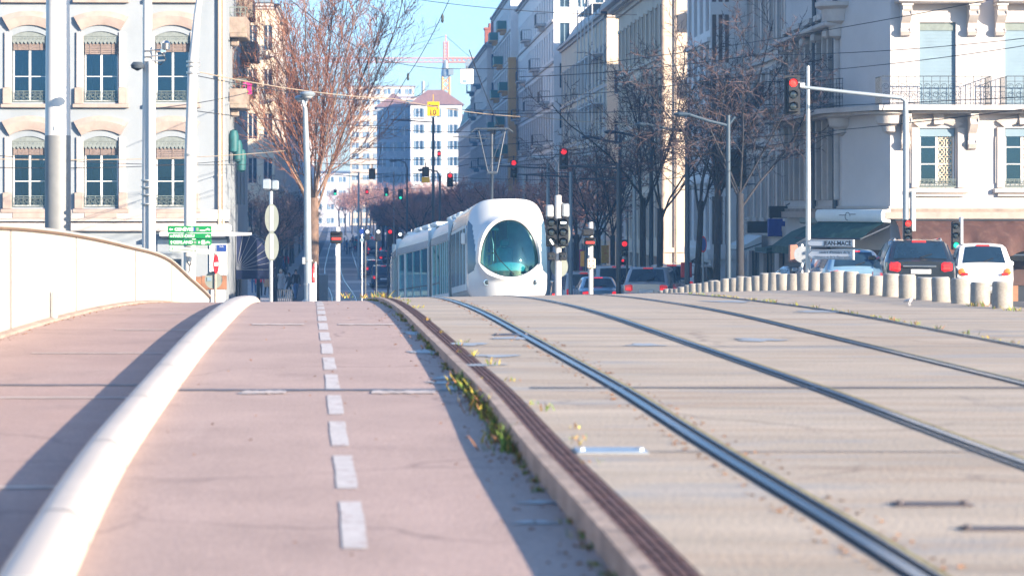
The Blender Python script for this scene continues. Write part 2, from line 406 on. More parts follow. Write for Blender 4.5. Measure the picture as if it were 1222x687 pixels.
weathered('kerb_stone', .25, 60, None, [(4, .58, .5, (.15, .11, .09), (1, .5, 1))])
weathered('white_paint', .10, 60, (3.0, .02, .7, (.38, .29, .27)), [(14, .56, .85, (.39, .29, .27), (1, .6, 1)), (3, .60, .5, (.45, .36, .33), (1, .4, 1))])
weathered('cream_enamel', .04, 30, None, [(2.0, .60, .55, (.50, .44, .37), (5, .4, 3)), (12, .67, .6, (.34, .27, .21), (1, 1, 1))])
weathered('white_enamel', .03, 30, None, [(1.6, .62, .5, (.46, .41, .35), (6, 6, .35)), (10, .69, .5, (.36, .29, .23), (1, 1, 1))])
weathered('bollard_concrete', .10, 40, None, [(6, .60, .6, (.16, .13, .10), (1, 1, .5))])
# ================================================================ GROUND, DECK, TRACKS
def frange(a, b, s):
    out = []; t = a
    while t < b-1e-6: out.append(t); t += s
    out.append(b); return out
YN = frange(-8, 20, 1.0) + frange(21, 60, .75) + frange(62, 160, 2.0)
YF = [160, 170, 185, 200, 225, 250, 275, 300, 350, 400, 450, 520, 600, 700, 850, 1000, 1200]
def strip(name, m, xl, xr, zf, ys, nx=1, dz=0.0, kind='structure', lip=0.0, parent=None):
    mb = MB(); rows = []
    for y in ys:
        a, b = xl(y), xr(y)
        row = [(lerp(a, b, i/nx), y, zf(lerp(a, b, i/nx), y)+dz) for i in range(nx+1)]
        if lip: row = [(a, y, row[0][2]-lip)] + row + [(b, y, row[-1][2]-lip)]
        rows.append(row)
    mb.loft(rows, closed=False, mi=0)
    o = mb.build(name, m, parent, recalc=False)
    if parent is None and kind: o['kind'] = kind
    return o
# terrain sheet
mb = MB(); xs = [-1500, -600, -200, -60, -20, -8, -4.5, 0, 4, 8.6, 9.2, 10, 14, 20, 40, 90, 200, 600, 1500]
ys = [-120, -40, -10, 10, 25] + frange(28, 170, 3) + [200, 300, 500, 800, 1300, 3000]
def terr(x, y):
    c = (prof(y) - .36) if y < 157 else -4.44
    r = min(roadz(y), 0) if y < 170 else -4.44
    if y < 26: r = -.36
    w = smooth(8.6, 9.2, x) * (1-smooth(120, 160, y))
    return lerp(c, r, w)
mb.loft([[(x, y, terr(x, y)) for x in xs] for y in ys], closed=False)
mb.build('ground', 'road_asphalt', recalc=False)['kind'] = 'structure'

pipeL = lambda y: pipeR(y) - lerp(.28, .36, smooth(15, 40, y))
parX = curve([(-10,-4.35),(10,-4.15),(26.7,-3.92),(36,-3.72),(45,-3.62),(56,-3.55),(70,-3.5)])
YB = [y for y in YN if y <= 150]
strip('cycle_path', 'bike_asphalt', lambda y: pipeR(y)-.2, lambda y: kerbX(y)+.01, lane, YB, 4)
strip('footpath', 'path_asphalt', lambda y: parX(y)-.3, lambda y: pipeL(y)+.2, lane, YB, 4)
edgeR = lambda y: 8.75 if y < 95 else 9.2
strip('tram_platform', 'platform_concrete', lambda y: kerbX(y)+.228, edgeR, deck, YN, 8, lip=.3)
strip('kerb', 'kerb_stone', kerbX, lambda y: kerbX(y)+.075, deck, YN, 1, dz=.012, lip=.28)
# ribbed brown channel: a row of bricks
mb = MB(); y = -6.0
while y < 60:
    st = .11
    for k in range(4):
        a, b = kerbX(y)+.078+k*.037, kerbX(y)+.078+k*.037+.034
        a2, b2 = a+kerbX(y+st)-kerbX(y), b+kerbX(y+st)-kerbX(y)
        z0, z1 = deck(a, y), deck(a, y+st)
        h = .003 + random.uniform(-.002, .002)
        mb.loft([[(a, y+.004, z0-.02), (a+.006, y+.004, z0+h), (b-.006, y+.004, z0+h), (b, y+.004, z0-.02)],
                 [(a2, y+st-.004, z1-.02), (a2+.006, y+st-.004, z1+h), (b2-.006, y+st-.004, z1+h), (b2, y+st-.004, z1-.02)]], closed=False)
    y += st
mb.build('kerb_channel', 'kerb_channel', recalc=False, shade=False)['kind'] = 'structure'
strip('kerb_channel_base', 'kerb_channel', lambda y: kerbX(y)+.075, lambda y: kerbX(y)+.23, deck, YN, 1, dz=-.006)
# far street: track paving, pavements, pale bands
far_z = lambda x, y: -4.3675 if y > 157 else deck(x, y)
strip('track_paving', 'track_paving', lambda y: trackL(y)-1.7, lambda y: trackR(y)+1.7, far_z, [158]+YF[1:], 2, dz=-.01)
strip('right_pavement', 'pavement_grey', lambda y: trackR(y)+(7.4 if y > 150 else lerp(6.6, 7.4, smooth(110, 150, y))), lambda y: 26, lambda x, y: prof(y)+.10, frange(112, 157, 5)+YF, 2, lip=.2)
strip('left_pavement', 'pavement_grey', lambda y: -30, lambda y: min(-3.6, trackL(y)-3.2), lambda x, y: prof(y)+.08, frange(96, 157, 5)+YF, 2, lip=.2)
for (y0, y1) in ((170, 173), (190, 196), (213, 216), (229, 237), (258, 262), (280, 292), (340, 360)):
    strip('pale_band', 'band_pale', lambda y: trackL(y)-1.6, lambda y: trackR(y)+1.6, far_z, [y0, y1], 2, dz=-.004)  # paler bands of colour across the far tracks
# rails
for tr, w in ((trackL, -.7175), (trackL, .7175), (trackR, -.7175), (trackR, .7175)):
    yy = YN + YF[1:]
    zz = lambda x, y: deck(x, y) if y <= 157 else -4.3675
    inner = 1 if w < 0 else -1
    strip('rail_seal', 'rail_groove', lambda y: tr(y)+w-.075, lambda y: tr(y)+w+.075, zz, yy, 1, dz=.003)
    lo, hi = (-.048, .006) if inner > 0 else (-.006, .048)
    strip('tram_rail', 'rail_steel', lambda y: tr(y)+w+lo, lambda y: tr(y)+w+hi, zz, yy, 1, dz=.011, lip=.008)
    lo, hi = (.050, .064) if inner > 0 else (-.064, -.050)
    strip('rail_guard', 'rail_steel', lambda y: tr(y)+w+lo, lambda y: tr(y)+w+hi, zz, yy, 1, dz=.009, lip=.006)
for tr, w in ((trackL, -.7175), (trackL, .7175), (trackR, -.7175), (trackR, .7175)):
    strip('rail_moss', 'rail_moss', lambda y: tr(y)+w+.076, lambda y: tr(y)+w+.094, deck, YN, 1, dz=.006)
mb = MB(); y = -5.0
while y < 46:
    a, b = kerbX(y), kerbX(y)+.075
    mb.quad((a-.002, y, deck(a, y)+.016), (b, y, deck(b, y)+.016), (b, y+.014, deck(b, y)+.016), (a-.002, y+.014, deck(a, y)+.016)); mb.quad((a-.004, y, deck(a, y)+.016), (a-.004, y+.014, deck(a, y)+.016), (a-.004, y+.014, deck(a, y)-.2), (a-.004, y, deck(a, y)-.2)); y += 1.0
mb.build('kerb_joint', 'tar_joint', shade=False, recalc=False)['kind'] = 'structure'
# lane dashes
mb = MB(); y = 10.35; rnd = random.Random(4)
while y < 52:
    for (a, b) in ((y, y+.6), (y+.6, y+1.2), (y+1.2, y+1.64)):
        rows = [[(dashX(t)-.053+rnd.uniform(-.004, .004), t, lane(dashX(t), t)+.004), (dashX(t)+.053+rnd.uniform(-.004, .004), t, lane(dashX(t), t)+.004)] for t in (a, b)]
        mb.loft(rows, closed=False)
    y += 2.2
mb.build('lane_dashes', 'white_paint', recalc=False)['kind'] = 'structure'
# transverse joints
def cross(name, m, y, xa, xb, w, zf, rag=0.0, n=24, dz=.005):
    mb = MB(); a = []; b = []; r = random.Random(int(y*100))
    for i in range(n+1):
        x = lerp(xa, xb, i/n)
        e = r.uniform(0, rag); e2 = r.uniform(0, rag)
        a.append((x, y-w/2-e, zf(x, y-w/2-e)+dz)); b.append((x, y+w/2+e2, zf(x, y+w/2)+dz))
    mb.loft([a, b], closed=False)
    mb.build(name, m, recalc=False)['kind'] = 'structure'
cross('expansion_joint', 'tar_joint', 18.15, kerbX(18.1)+.37, 8.7, .08, deck, .02)
cross('expansion_joint', 'tar_joint', 19.1, pipeR(19.1), kerbX(19.1), .12, lane, .04)
cross('expansion_joint', 'tar_joint', 19.6, parX(19.6), pipeL(19.6), .10, lane, .03)
for (y, x0, x1) in ((18.85, -.95, -.62), (18.85, .02, .5), (29.2, -1.35, -.75), (29.2, -.35, .3)):
    cross('joint_patch', 'pale_joint', y, x0, x1, .16, lane, .10, 16, .007)
for v in (582, 475, 422, 394, 375, 366):
    y = [t for t in frange(8, 50, .05) if V0 + FPX*(EYE-lane(-2.6, t))/t <= v][0]
    cross('path_joint', 'pale_joint', y, lerp(pipeL(y), parX(y), .62 if v > 400 else .45), pipeL(y), .09, lane, .012)
for k, y in enumerate((8.6, 13.4, 23.6, 29.5, 35.6, 41)): cross('slab_joint', 'tar_joint', y, kerbX(y)+.29, 8.6, .022, deck, .006, 40, .004)
# wet patches tinted with a painted sky reflection, covers
def blot(name, m, cx, cy, rx, ry, zf, seed, dz=.006):
    r = random.Random(seed); n = 26; mb = MB()
    ph = [r.uniform(0, 6.28) for _ in range(4)]
    ring = []
    for k in range(n):
        a = 6.283*k/n; q = 1+.22*math.sin(3*a+ph[0])+.16*math.sin(5*a+ph[1])+.10*math.sin(8*a+ph[2])
        ring.append((cx+rx*q*math.cos(a), cy+ry*q*math.sin(a)))
    mb.v = [(x, y, zf(x, y)+dz) for x, y in ring]; mb.f = [tuple(range(n))]; mb.m = [0]
    o = mb.build(name, m, recalc=False); o['kind'] = 'structure'; return o
def gy(v, x, zf):
    for t in frange(6, 60, .04):
        if V0 + FPX*(EYE-zf(x, t))/t <= v: return t
    return 45
for i, (u, v, ru, ry, zf) in enumerate(((540,451,22,.35,lane),(545,463,20,.3,lane),(528,457,16,.25,lane),(505,420,16,.5,lane),(497,398,14,.7,lane),(575,436,26,.22,deck),(592,425,30,.3,deck),(560,411,22,.4,deck),(610,404,22,.4,deck),(300,470,18,.12,lane),(905,406,28,.5,deck),(770,412,20,.4,deck),(870,360,26,1.1,deck),(980,372,30,.7,deck),(650,600,30,.10,lane),(640,625,26,.08,lane))):
    x = 0
    for _ in range(3): y = gy(v, x, zf); x = ax(u, y)
    blot('puddle', 'wet_sky_tint', x, y, ru*y/FPX, ry*.6, zf, 50+i)
def cover(name, m, u, v, wu, ly, zf=deck):
    x = 3
    for _ in range(3): y = gy(v, x, zf); x = ax(u, y)
    mb = MB(); w = wu*y/FPX; z = zf(x, y)
    mb.box((x, y, z+.004), (w, ly, .012), 0, 0, .003)
    for k in (-.42, .42): mb.lathe((x+k*w, y, z+.01), [(.02, 0), (.02, .008), (.012, .011)], 8)
    o = mb.build(name, [m]); o['kind'] = 'structure'
cover('inspection_cover', 'steel_plate', 729, 539, 84, .28)
cover('inspection_cover', 'iron_plate', 1112, 603, 92, .12)
cover('inspection_cover', 'iron_plate', 1196, 633, 100, .10)
cover('inspection_cover', 'iron_plate', 610, 400, 40, .3)

# ---------------------------------------------------------------- rounded barrier between path and cycle lane
def pipe_h(y): return .155 if y < 26 else lerp(.155, .11, smooth(26, 42, y))
mb = MB(); rings = []
for y in frange(-6, 45.2, .7):
    xr = pipeR(y); w = lerp(.26, .34, smooth(15, 40, y)); h = pipe_h(y); n = 18
    if y > 43.6: s_ = math.sqrt(max(0.02, 1-((y-43.6)/1.7)**2)); w *= .5+.5*s_; h *= s_
    cx = xr - w/2 - .01; z0 = lane(cx, y) - .05
    rings.append([(cx + w/2*math.copysign(abs(math.cos(a))**.7, math.cos(a)), y, z0 + (h+.05)*abs(math.sin(a))**.8) for a in [math.pi*k/(n-1) for k in range(n)]])
mb.loft(rings, True, True)
o = mb.build('lane_barrier', 'cream_enamel', smooth_deg=60)
mb = MB(); y = 4.2
while y < 43:
    xr = pipeR(y); w = lerp(.26, .34, smooth(15, 40, y)); h = pipe_h(y); cx = xr-w/2-.01; z0 = lane(cx, y)-.05; rg = []
    for yy in (y, y+.018): rg.append([(cx+(w/2+.002)*math.copysign(abs(math.cos(a))**.7, math.cos(a)), yy, z0+(h+.053)*abs(math.sin(a))**.8) for a in [math.pi*k/17 for k in range(18)]])
    mb.loft(rg, closed=False); y += 3.1
mb.build('joint', 'tar_joint', o)
tag(o, 'long rounded cream painted barrier tube between footpath and cycle lane', 'barrier')

# ---------------------------------------------------------------- white parapet with a curved end
ptop = curve([(10,1.17),(26,1.14),(31,1.03),(38,.76),(45,.42),(50,-.06),(54.5,-.50),(56,-.66)])
t = thing('bridge_parapet', 'white ribbed bridge parapet panel sweeping down to a curved end', 'parapet', (parX(26), 26, lane(parX(26), 26)))
def topz(y): return 1.17 if y < 10 else ptop(y)
ysP = frange(-6, 26, 2) + frange(26.5, 56, .5)
mb = MB(); rows = []
for i, y in enumerate(frange(-6, 56, .10)):
    x = parX(y); rib = .006*(1 if i % 2 else -1)
    b = lane(x, y) - .02; tz = max(b+.01, topz(y)-.035)
    rows.append([(x+rib, y, b), (x+rib, y, tz), (x-.10, y, tz), (x-.10, y, b)])
mb.loft(rows, True, True); mb.build('panel', 'white_enamel', t, shade=False)
mb = MB(); rows = []
for y in ysP:
    x = parX(y); tz = topz(y)
    rows.append([(x+.05, y, tz-.034), (x+.055, y, tz-.01), (x+.03, y, tz), (x-.13, y, tz), (x-.15, y, tz-.034)])
mb.loft(rows, True, True); mb.build('coping', 'white_enamel', t)
mb = MB(); rows = []
for y in ysP:
    x = parX(y); tz = topz(y)-.036
    rows.append([(x+.04, y, tz), (x+.04, y, tz-.022), (x+.012, y, tz-.022), (x+.012, y, tz)])
mb.loft(rows, True, True); mb.build('edge_strip', 'bronze_edge', t)
for y in (27.4, 32.5, 39.5, 46):
    x = parX(y); mb = MB(); mb.box2((x+.006, y-.006, lane(x, y)), (x+.014, y+.006, topz(y)-.06)); mb.build('seam', 'tar_joint', t)
x, y = parX(30.3)+.06, 30.3
mb = MB(); mb.box2((x-.03, y-.05, lane(x, y)), (x+.03, y+.05, lane(x, y)+.36), 0, .008); mb.lathe((x+.035, y, lane(x, y)+.3), [(.02, -.02), (.02, .01)], 8, axis='x')
mb.build('stub_post', 'pole_grey', t)
mb = MB(); rows = []
for y in ysP:
    x = parX(y); b = lane(x, y)
    rows.append([(x+.012, y, b-.01), (x+.10, y, b-.01), (x+.10, y, b+.03), (x+.012, y, b+.045)])
mb.loft(rows, True, True); mb.build('plinth', 'kerb_stone', t)

# ---------------------------------------------------------------- bollards
mb = MB(); mb.lathe((0, 0, 0), [(.135, -.12), (.135, .332), (.128, .345)], 24); 
first = None; y = 33.4; i = 0; rb = random.Random(9)
while y < 88:
    x = 8.42 + .02*(y-33)/10 + rb.uniform(-.02, .02)
    loc = (x, y, deck(x, y))
    if first is None:
        b = thing('bollard', 'short grey concrete bollard nearest the pigeon end of the row, by rusty grass', 'bollard', loc, 0, 'concrete bollards along the tram platform edge')
        b['label'] = 'short grey concrete bollard, largest and rightmost of the kerb row'
        mb.build('post', 'bollard_concrete', b, local=True)
        m2 = MB(); m2.lathe((0, 0, .345), [(.126, 0), (.115, .012), (.0, .016)], 24, cap=False); m2.build('cap', 'bollard_top', b, local=True)
        first = b
    else:
        c = place(first, 'short grey concrete bollard in the long row between platform and road', loc, rb.uniform(0, 6))
        c.rotation_euler = (rb.uniform(-.045, .045), rb.uniform(-.045, .045), rb.uniform(0, 6)); c.scale = (1, 1, rb.uniform(.9, 1.06))
    y += 1.2 + rb.uniform(-.05, .05); i += 1

# ---------------------------------------------------------------- weeds and dry litter
def tufts(name, mats, spots, label, hmax=.09, seed=3):
    r = random.Random(seed); mb = MB()
    for (x, y, z, s, n) in spots:
        for k in range(n):
            a = r.uniform(0, 6.28); d = abs(r.gauss(0, .05))*s; px, py = x+d*math.cos(a), y+d*2.0*math.sin(a)
            h = r.uniform(.25, 1)*hmax*s; w = r.uniform(.003, .008)*s**.5; le = r.uniform(-.5, .5)*h; lf = r.uniform(-.5, .5)*h; b = r.uniform(0, 3.14)
            dx, dy = w*math.cos(b), w*math.sin(b)
            mb.add([(px-dx, py-dy, z), (px+dx, py+dy, z), (px+le+dx*.8, py+lf+dy*.8, z+h*.6), (px+le-dx*.8, py+lf-dy*.8, z+h*.6), (px+le*1.8, py+lf*1.8, z+h)], [(0, 1, 2, 3), (3, 2, 4)], r.choice(range(len(mats))))
    o = mb.build(name, mats, recalc=False, shade=False); o['kind'] = 'stuff'; o['label'] = label
rw = random.Random(21)
sp = []
y = 9.0
while y < 48:
    dens = 1.0 if 13.2 < y < 20.5 else (.45 if y < 26 else .25)
    if rw.random() < dens:
        big = rw.uniform(.6, 1.7) if 14 < y < 20 else rw.uniform(.3, .7)
        x = kerbX(y) - rw.uniform(0, .05)
        sp.append((x, y, lane(x, y), big, 26))
    y += rw.uniform(.12, .3)
tufts('weeds', ['weed_green', 'weed_green', 'weed_yellow', 'leaf_brown'], sp, 'green and yellow weeds growing along the foot of the platform kerb', .085)
sp = [(kerbX(t)+rw.uniform(.14, .38), t, deck(kerbX(t), t)+.005, rw.uniform(.4, .9), 9) for t in [rw.uniform(11, 45) for _ in range(26)]]
sp += [(trackR(t)+.7175+rw.uniform(.05, .1), t, deck(6, t)+.003, rw.uniform(.3, .9), 8) for t in [rw.uniform(22, 45) for _ in range(70)]]
sp += [(8.4+rw.uniform(-.25, .1), t, deck(8.4, t), rw.uniform(.6, 1.5), 12) for t in [rw.uniform(30, 35) for _ in range(12)]]
sp += [(-.15+rw.uniform(-.3, .5), t, deck(-.1, t), rw.uniform(1, 2.2), 12) for t in [rw.uniform(44, 46.5) for _ in range(8)]]
tufts('weeds', ['weed_green', 'weed_yellow', 'leaf_brown'], sp, 'low dry weeds in the platform joints and by the bollards', .075, 5)
def litter(name, m, pts, seed, label):
    r = random.Random(seed); mb = MB()
    for (x, y, z) in pts:
        s = r.uniform(.008, .022); a = r.uniform(0, 6.28); c, q = math.cos(a)*s, math.sin(a)*s; t1, t2 = r.uniform(0, .012), r.uniform(0, .012)
        mb.add([(x-c, y-q, z+.003), (x+q*.6, y-c*.6, z+.004+t1), (x+c, y+q, z+.006), (x-q*.6, y+c*.6, z+.004+t2)], [(0, 1, 2, 3)])
    o = mb.build(name, m, recalc=False, shade=False); o['kind'] = 'stuff'; o['label'] = label
pts = []
for _ in range(380):
    y = 9+30*rw.random()**1.4; s = rw.choice((-1, 1))
    x = trackL(y) - .7175 + (-.12-abs(rw.gauss(0, .035)) if rw.random() < .55 else .10+abs(rw.gauss(0, .06))); pts.append((x, y, deck(x, y)))
for _ in range(260):
    y = 9+25*rw.random(); x = kerbX(y)-abs(rw.gauss(0, .16)); pts.append((x, y, lane(x, y)))
for _ in range(60):
    y = 9+30*rw.random(); x = lerp(pipeR(y), kerbX(y), rw.random()); pts.append((x, y, lane(x, y)))
for _ in range(160):
    y = 24+20*rw.random(); x = parX(y)+.12+abs(rw.gauss(0, .06)); pts.append((x, y, lane(x, y)))
litter('fallen_leaves', 'leaf_brown', pts, 8, 'dry brown leaf litter gathered along the rails and kerb')
# pigeon on the platform
x, y = ax(1085, 34.8), 34.8
t = thing('pigeon', 'small grey and white pigeon standing on the concrete before the bollards', 'pigeon', (x, y, deck(x, y)), R(-60)); t.scale = (.5, .5, .5)
mb = MB(); rings = []
for (d, r1, zz) in ((-.17, .008, .10), (-.11, .022, .11), (-.05, .05, .125), (.01, .062, .135), (.06, .052, .15), (.09, .034, .185), (.10, .026, .215), (.115, .027, .24), (.135, .02, .245), (.15, .006, .24)):
    rings.append([(d + .0*k, r1*.85*math.cos(a), zz + r1*math.sin(a)) for k, a in enumerate([6.283*j/12 for j in range(12)])])
mb.loft(rings, True, True)
for s in (-1, 1):
    mb.tube([(.0, s*.025, .10), (.0, s*.025, .05), (.015, s*.025, .0)], [.012, .005, .004], 6)
    mb.box((.025, s*.025, .004), (.04, .02, .006))
mb.build('body', 'pigeon_white', t, local=True, smooth_deg=70)
for s in (-1, 1):
    mb = MB(); rr = []
    for (d, r1, zz) in ((-.20, .006, .10), (-.12, .028, .115), (-.04, .045, .135), (.04, .035, .145), (.065, .01, .15)):
        rr.append([(d, s*(.045+.012*math.cos(a)), zz+r1*math.sin(a)) for a in [6.283*j/10 for j in range(10)]])
    mb.loft(rr, True, True); mb.build('wing', 'pigeon_grey', t, local=True, smooth_deg=70)
mb = MB(); mb.tube([(.147, 0, .24), (.17, 0, .233)], [.006, .001], 6); mb.build('beak', 'iron_dark', t, local=True)
# ================================================================ BUILDINGS
def wall(mb, o, ud, Wd, H, holes, depth=.25, mi=0, mi_rev=None):
    o = Vector(o); ud = Vector((ud[0], ud[1], 0)).normalized(); n = Vector((ud.y, -ud.x, 0)); up = Vector((0, 0, 1))
    xs = sorted({0, Wd} | {h[0] for h in holes} | {h[2] for h in holes}); zs = sorted({0, H} | {h[1] for h in holes} | {h[3] for h in holes})
    P = lambda x, z, d=0: o + ud*x + up*z - n*d
    for i in range(len(xs)-1):
        for j in range(len(zs)-1):
            cx, cz = (xs[i]+xs[i+1])/2, (zs[j]+zs[j+1])/2
            if any(h[0] < cx < h[2] and h[1] < cz < h[3] for h in holes): continue
            mb.quad(P(xs[i], zs[j]), P(xs[i+1], zs[j]), P(xs[i+1], zs[j+1]), P(xs[i], zs[j+1]), mi)
    mr = mi if mi_rev is None else mi_rev
    for (a, b, c, d) in holes:
        mb.quad(P(a, b), P(a, b, depth), P(c, b, depth), P(c, b), mr)
        mb.quad(P(a, d), P(c, d), P(c, d, depth), P(a, d, depth), mr)
        mb.quad(P(a, b), P(a, d), P(a, d, depth), P(a, b, depth), mr)
        mb.quad(P(c, b), P(c, b, depth), P(c, d, depth), P(c, d), mr)
def rzof(ud): return math.atan2(ud[1], ud[0])
def wpos(o, ud, x, z, d=0):
    ud = Vector((ud[0], ud[1], 0)).normalized(); n = Vector((ud.y, -ud.x, 0))
    return Vector(o) + ud*x + Vector((0, 0, z)) - n*d
def mesh_of(mb, name, mats, sm=35):
    o = mb.build(name, mats, smooth_deg=sm); me = o.data; bpy.data.objects.remove(o); return me
def put(name, me, parent, world, rz=0.0):
    o = bpy.data.objects.new(name, me); COL.objects.link(o); o.parent = parent
    p = wloc(parent); o.location = Vector(world) - p; o.rotation_euler = (0, 0, rz); return o
def puts(name, me, parent):
    o = bpy.data.objects.new(name, me); COL.objects.link(o); o.parent = parent; return o
def frame_mesh(w, h, mull=1, rails=(.42, .8), t=.05, m='wood_white', name='window', d=.05):
    mb = MB()
    for x in (-w/2+t/2, w/2-t/2): mb.box((x, 0, h/2), (t, d, h))
    for z in (t/2, h-t/2): mb.box((0, 0, z), (w-2*t, d, t))
    for k in range(mull): mb.box((-w/2+w*(k+1)/(mull+1), -.004, h/2), (t*1.5, d, h-2*t))
    for r in rails: mb.box((0, .003, h*r), (w-2*t, d*.7, t*.55))
    return mesh_of(mb, name, [m])
def pane_mesh(w, h, m='window_dark', y=.015):
    mb = MB(); mb.box((0, y, h/2), (w-.02, .012, h-.02)); return mesh_of(mb, 'pane', [m])
def room_mesh(w, h, curt=(.0, .25, .7, 1.0), seed=1):
    """curtain folds hanging behind a pane and the dim room behind"""
    mb = MB(); r = random.Random(seed)
    for (a, b) in ((curt[0], curt[1]), (curt[2], curt[3])):
        if b <= a: continue
        n = 14; pts = [(-w/2+w*lerp(a, b, i/n), .14+.03*math.sin(i*2.3+r.random())) for i in range(n+1)]
        mb.loft([[(x, y, .02) for x, y in pts], [(x, y, h-.02) for x, y in pts]], closed=False)
    return mesh_of(mb, 'curtain', ['curtain'])
def back_mesh(w, h, d=.5):
    mb = MB(); x0, x1 = -w/2-.05, w/2+.05
    mb.quad((x0, d, -.05), (x1, d, -.05), (x1, d, h+.05), (x0, d, h+.05))
    for x in (x0, x1): mb.quad((x, .03, -.05), (x, d, -.05), (x, d, h+.05), (x, .03, h+.05))
    for z in (-.05, h+.05): mb.quad((x0, .03, z), (x1, .03, z), (x1, d, z), (x0, d, z))
    return mesh_of(mb, 'room', ['room_dark'])
def railing_mesh(w, h, m='iron_dark', curls=True, bars=10, name='railing'):
    mb = MB()
    for z in (.03, h): mb.box((0, 0, z), (w, .035, .025))
    mb.box((0, 0, h*.82), (w, .02, .012)); mb.box((0, 0, h*.16), (w, .02, .012))
    for i in range(bars+1):
        x = -w/2+w*i/bars; mb.box((x, 0, h/2), (.014, .014, h))
        if curls and i < bars:
            cx = x+w/bars/2; rr = min(w/bars*.42, h*.26)
            for (cz, q) in ((h*.33, 1), (h*.63, -1)):
                mb.tube([(cx+q*rr*(1-.6*k/14)*math.cos(k*.6), 0, cz+rr*(1-.6*k/14)*math.sin(k*.6)) for k in range(15)], .008, 4)
    return mesh_of(mb, name, [m])
def arch_mesh(w_in, w_out, rise, thick, d, y0, m, name, steps=12, mould=True):
    """segmental arch hood: inner width w_in at z=0, projecting d in front of the wall"""
    mb = MB()
    prof_ = [(0, .0, .7), (.28, .05, 1.0), (.62, .05, 1.15), (.75, .0, .9), (1.0, .0, .6)] if mould else [(0, 0, 1), (1, 0, 1)]
    rows = []
    for i in range(steps+1):
        f = -1+2*i/steps; zi = rise*(1-f*f)
        row = []
        for (q, _, dd) in [(0, 0, 0)] + prof_ + [(1.0, 0, 0)]:
            hw = lerp(w_in, w_out, q)/2
            row.append((f*hw, y0-d*dd, zi*lerp(1, 1.1, q)+q*thick))
        rows.append(row)
    mb.loft(rows, True, True); return mesh_of(mb, name, [m])

# ---------------------------------------------------------------- LEFT quay building, lit front at y = 96
YL = 96.0; zl = lambda v: az(v, YL)
L1 = thing('apartment_building', 'white quay apartment building with salmon arched window hoods and pale lambrequins', 'building', (-12, YL, -3.4))
x0, x1, zb, zt = -20.0, ax(270, YL), -3.4, 17.5
cols = [-18.45, -15.70, -12.96, -10.22, -7.49]; rows_ = [1.33, 5.33, 9.33, 13.33]
WW, WH = 1.34, 2.72
holes = [(c-WW/2-x0, r-zb, c+WW/2-x0, r-zb+WH) for c in cols for r in rows_]
shop = [(-11.6-x0, .4, -9.4-x0, 3.0), (-8.9-x0, .55, -7.15-x0, 2.75)]
mb = MB(); wall(mb, (x0, YL, zb), (1, 0), x1-x0, zt-zb, holes+shop, .34)
sh = [(2.0+2.9*k-.5, r-zb+.1, 2.0+2.9*k+.6, r-zb+2.5) for k in range(5) for r in rows_]
wall(mb, (x1, YL, zb), (0, 1), 17, zt-zb, sh, .28)
mb.quad((x0, YL, zb), (x0, YL+17, zb), (x0, YL+17, zt), (x0, YL, zt)); mb.quad((x0, YL+17, zb), (x1, YL+17, zb), (x1, YL+17, zt), (x0, YL+17, zt))
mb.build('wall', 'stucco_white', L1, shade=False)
mb = MB(); mb.box2((x0-.2, YL-.5, zt), (x1+.5, YL+17.3, zt+.35)); mb.box2((x0, YL, zt+.36), (x1, YL+17, zt+1.8)); mb.build('roof', 'roof_zinc', L1)
fm = frame_mesh(WW-.06, WH-.06, 1, (.36, .76)); pm = pane_mesh(WW-.1, WH-.1, 'pane_glass'); bk = back_mesh(WW-.1, WH-.1)
cm = [room_mesh(WW-.1, WH, c, i) for i, c in enumerate(((0, .14, .9, 1), (0, .22, .8, 1), (0, .10, .95, 1), (0, .0, .86, 1)))]
mbS = MB()                                                     # salmon blocks and sill
for s in (-1, 1):
    mbS.box((s*(WW/2+.17), -.075, .24), (.34, .15, .62), 0, 0, .02)
mbS.box((0, -.09, -.145), (WW+.82, .18, .15), 0, 0, .02)
sill_m = mesh_of(mbS, 'sill', ['stone_salmon'])
jambs = []
for s in (-1, 1):
    mbJ = MB(); mbJ.box((s*(WW/2+.14), -.045, WH/2+.25), (.26, .09, WH-.6), 0, 0, .015); jambs.append(mesh_of(mbJ, 'surround', ['stone_trim']))
hood_m = arch_mesh(WW+.15, WW+.75, .20, .52, .17, 0, 'stone_salmon', 'hood')
mbI = MB()                                                      # white inner spandrel under the hood
rows2 = [[((WW+.1)/2*f, -.03, WH-.22+.22*(1-f*f)-.02), ((WW+.2)/2*f, -.03, WH+.02+.20*(1-f*f))] for f in [-1+i/6 for i in range(13)]]
mbI.loft([[r[0], r[1]] for r in rows2], closed=False); inner_m = mesh_of(mbI, 'inner_arch', ['stucco_white'])
mbL = MB(); n = 9; w = WW-.02                                   # scalloped metal lambrequin
pts = []
for i in range(n):
    for k in range(7):
        t = k/6; x = -w/2 + w*(i+t)/n
        pts.append((x, WH-.40-.10*math.sin(math.pi*t)))
top = [(x, WH-.06+.12*(1-(2*x/w)**2)) for x, _ in pts]
mbL.loft([[(x, .03, z) for x, z in pts], [(x, .015, z) for x, z in top], [(x, .035, z) for x, z in top], [(x, .05, z) for x, z in pts]], closed=False)
for i in range(n): mbL.lathe((-w/2+w*(i+.5)/n, .012, WH-.30), [(.035, 0), (.03, .012), (.0, .014)], 8, 0, False, 'y')
mbL.box((0, .02, WH-.20), (w, .04, .03))
lamb_m = mesh_of(mbL, 'lambrequin', ['lambrequin'])
mbB = MB()
for k in range(6): mbB.box((0, .10, WH-.50-.055*k), (WW-.1, .03, .045))
for x in (-.42, 0, .42): mbB.box((x, .08, WH-.62), (.03, .03, .34))
blind_m = mesh_of(mbB, 'blind', ['slat_brown'])
rail_m = railing_mesh(WW-.04, .42, 'iron_green', True, 6)
rr = random.Random(5)
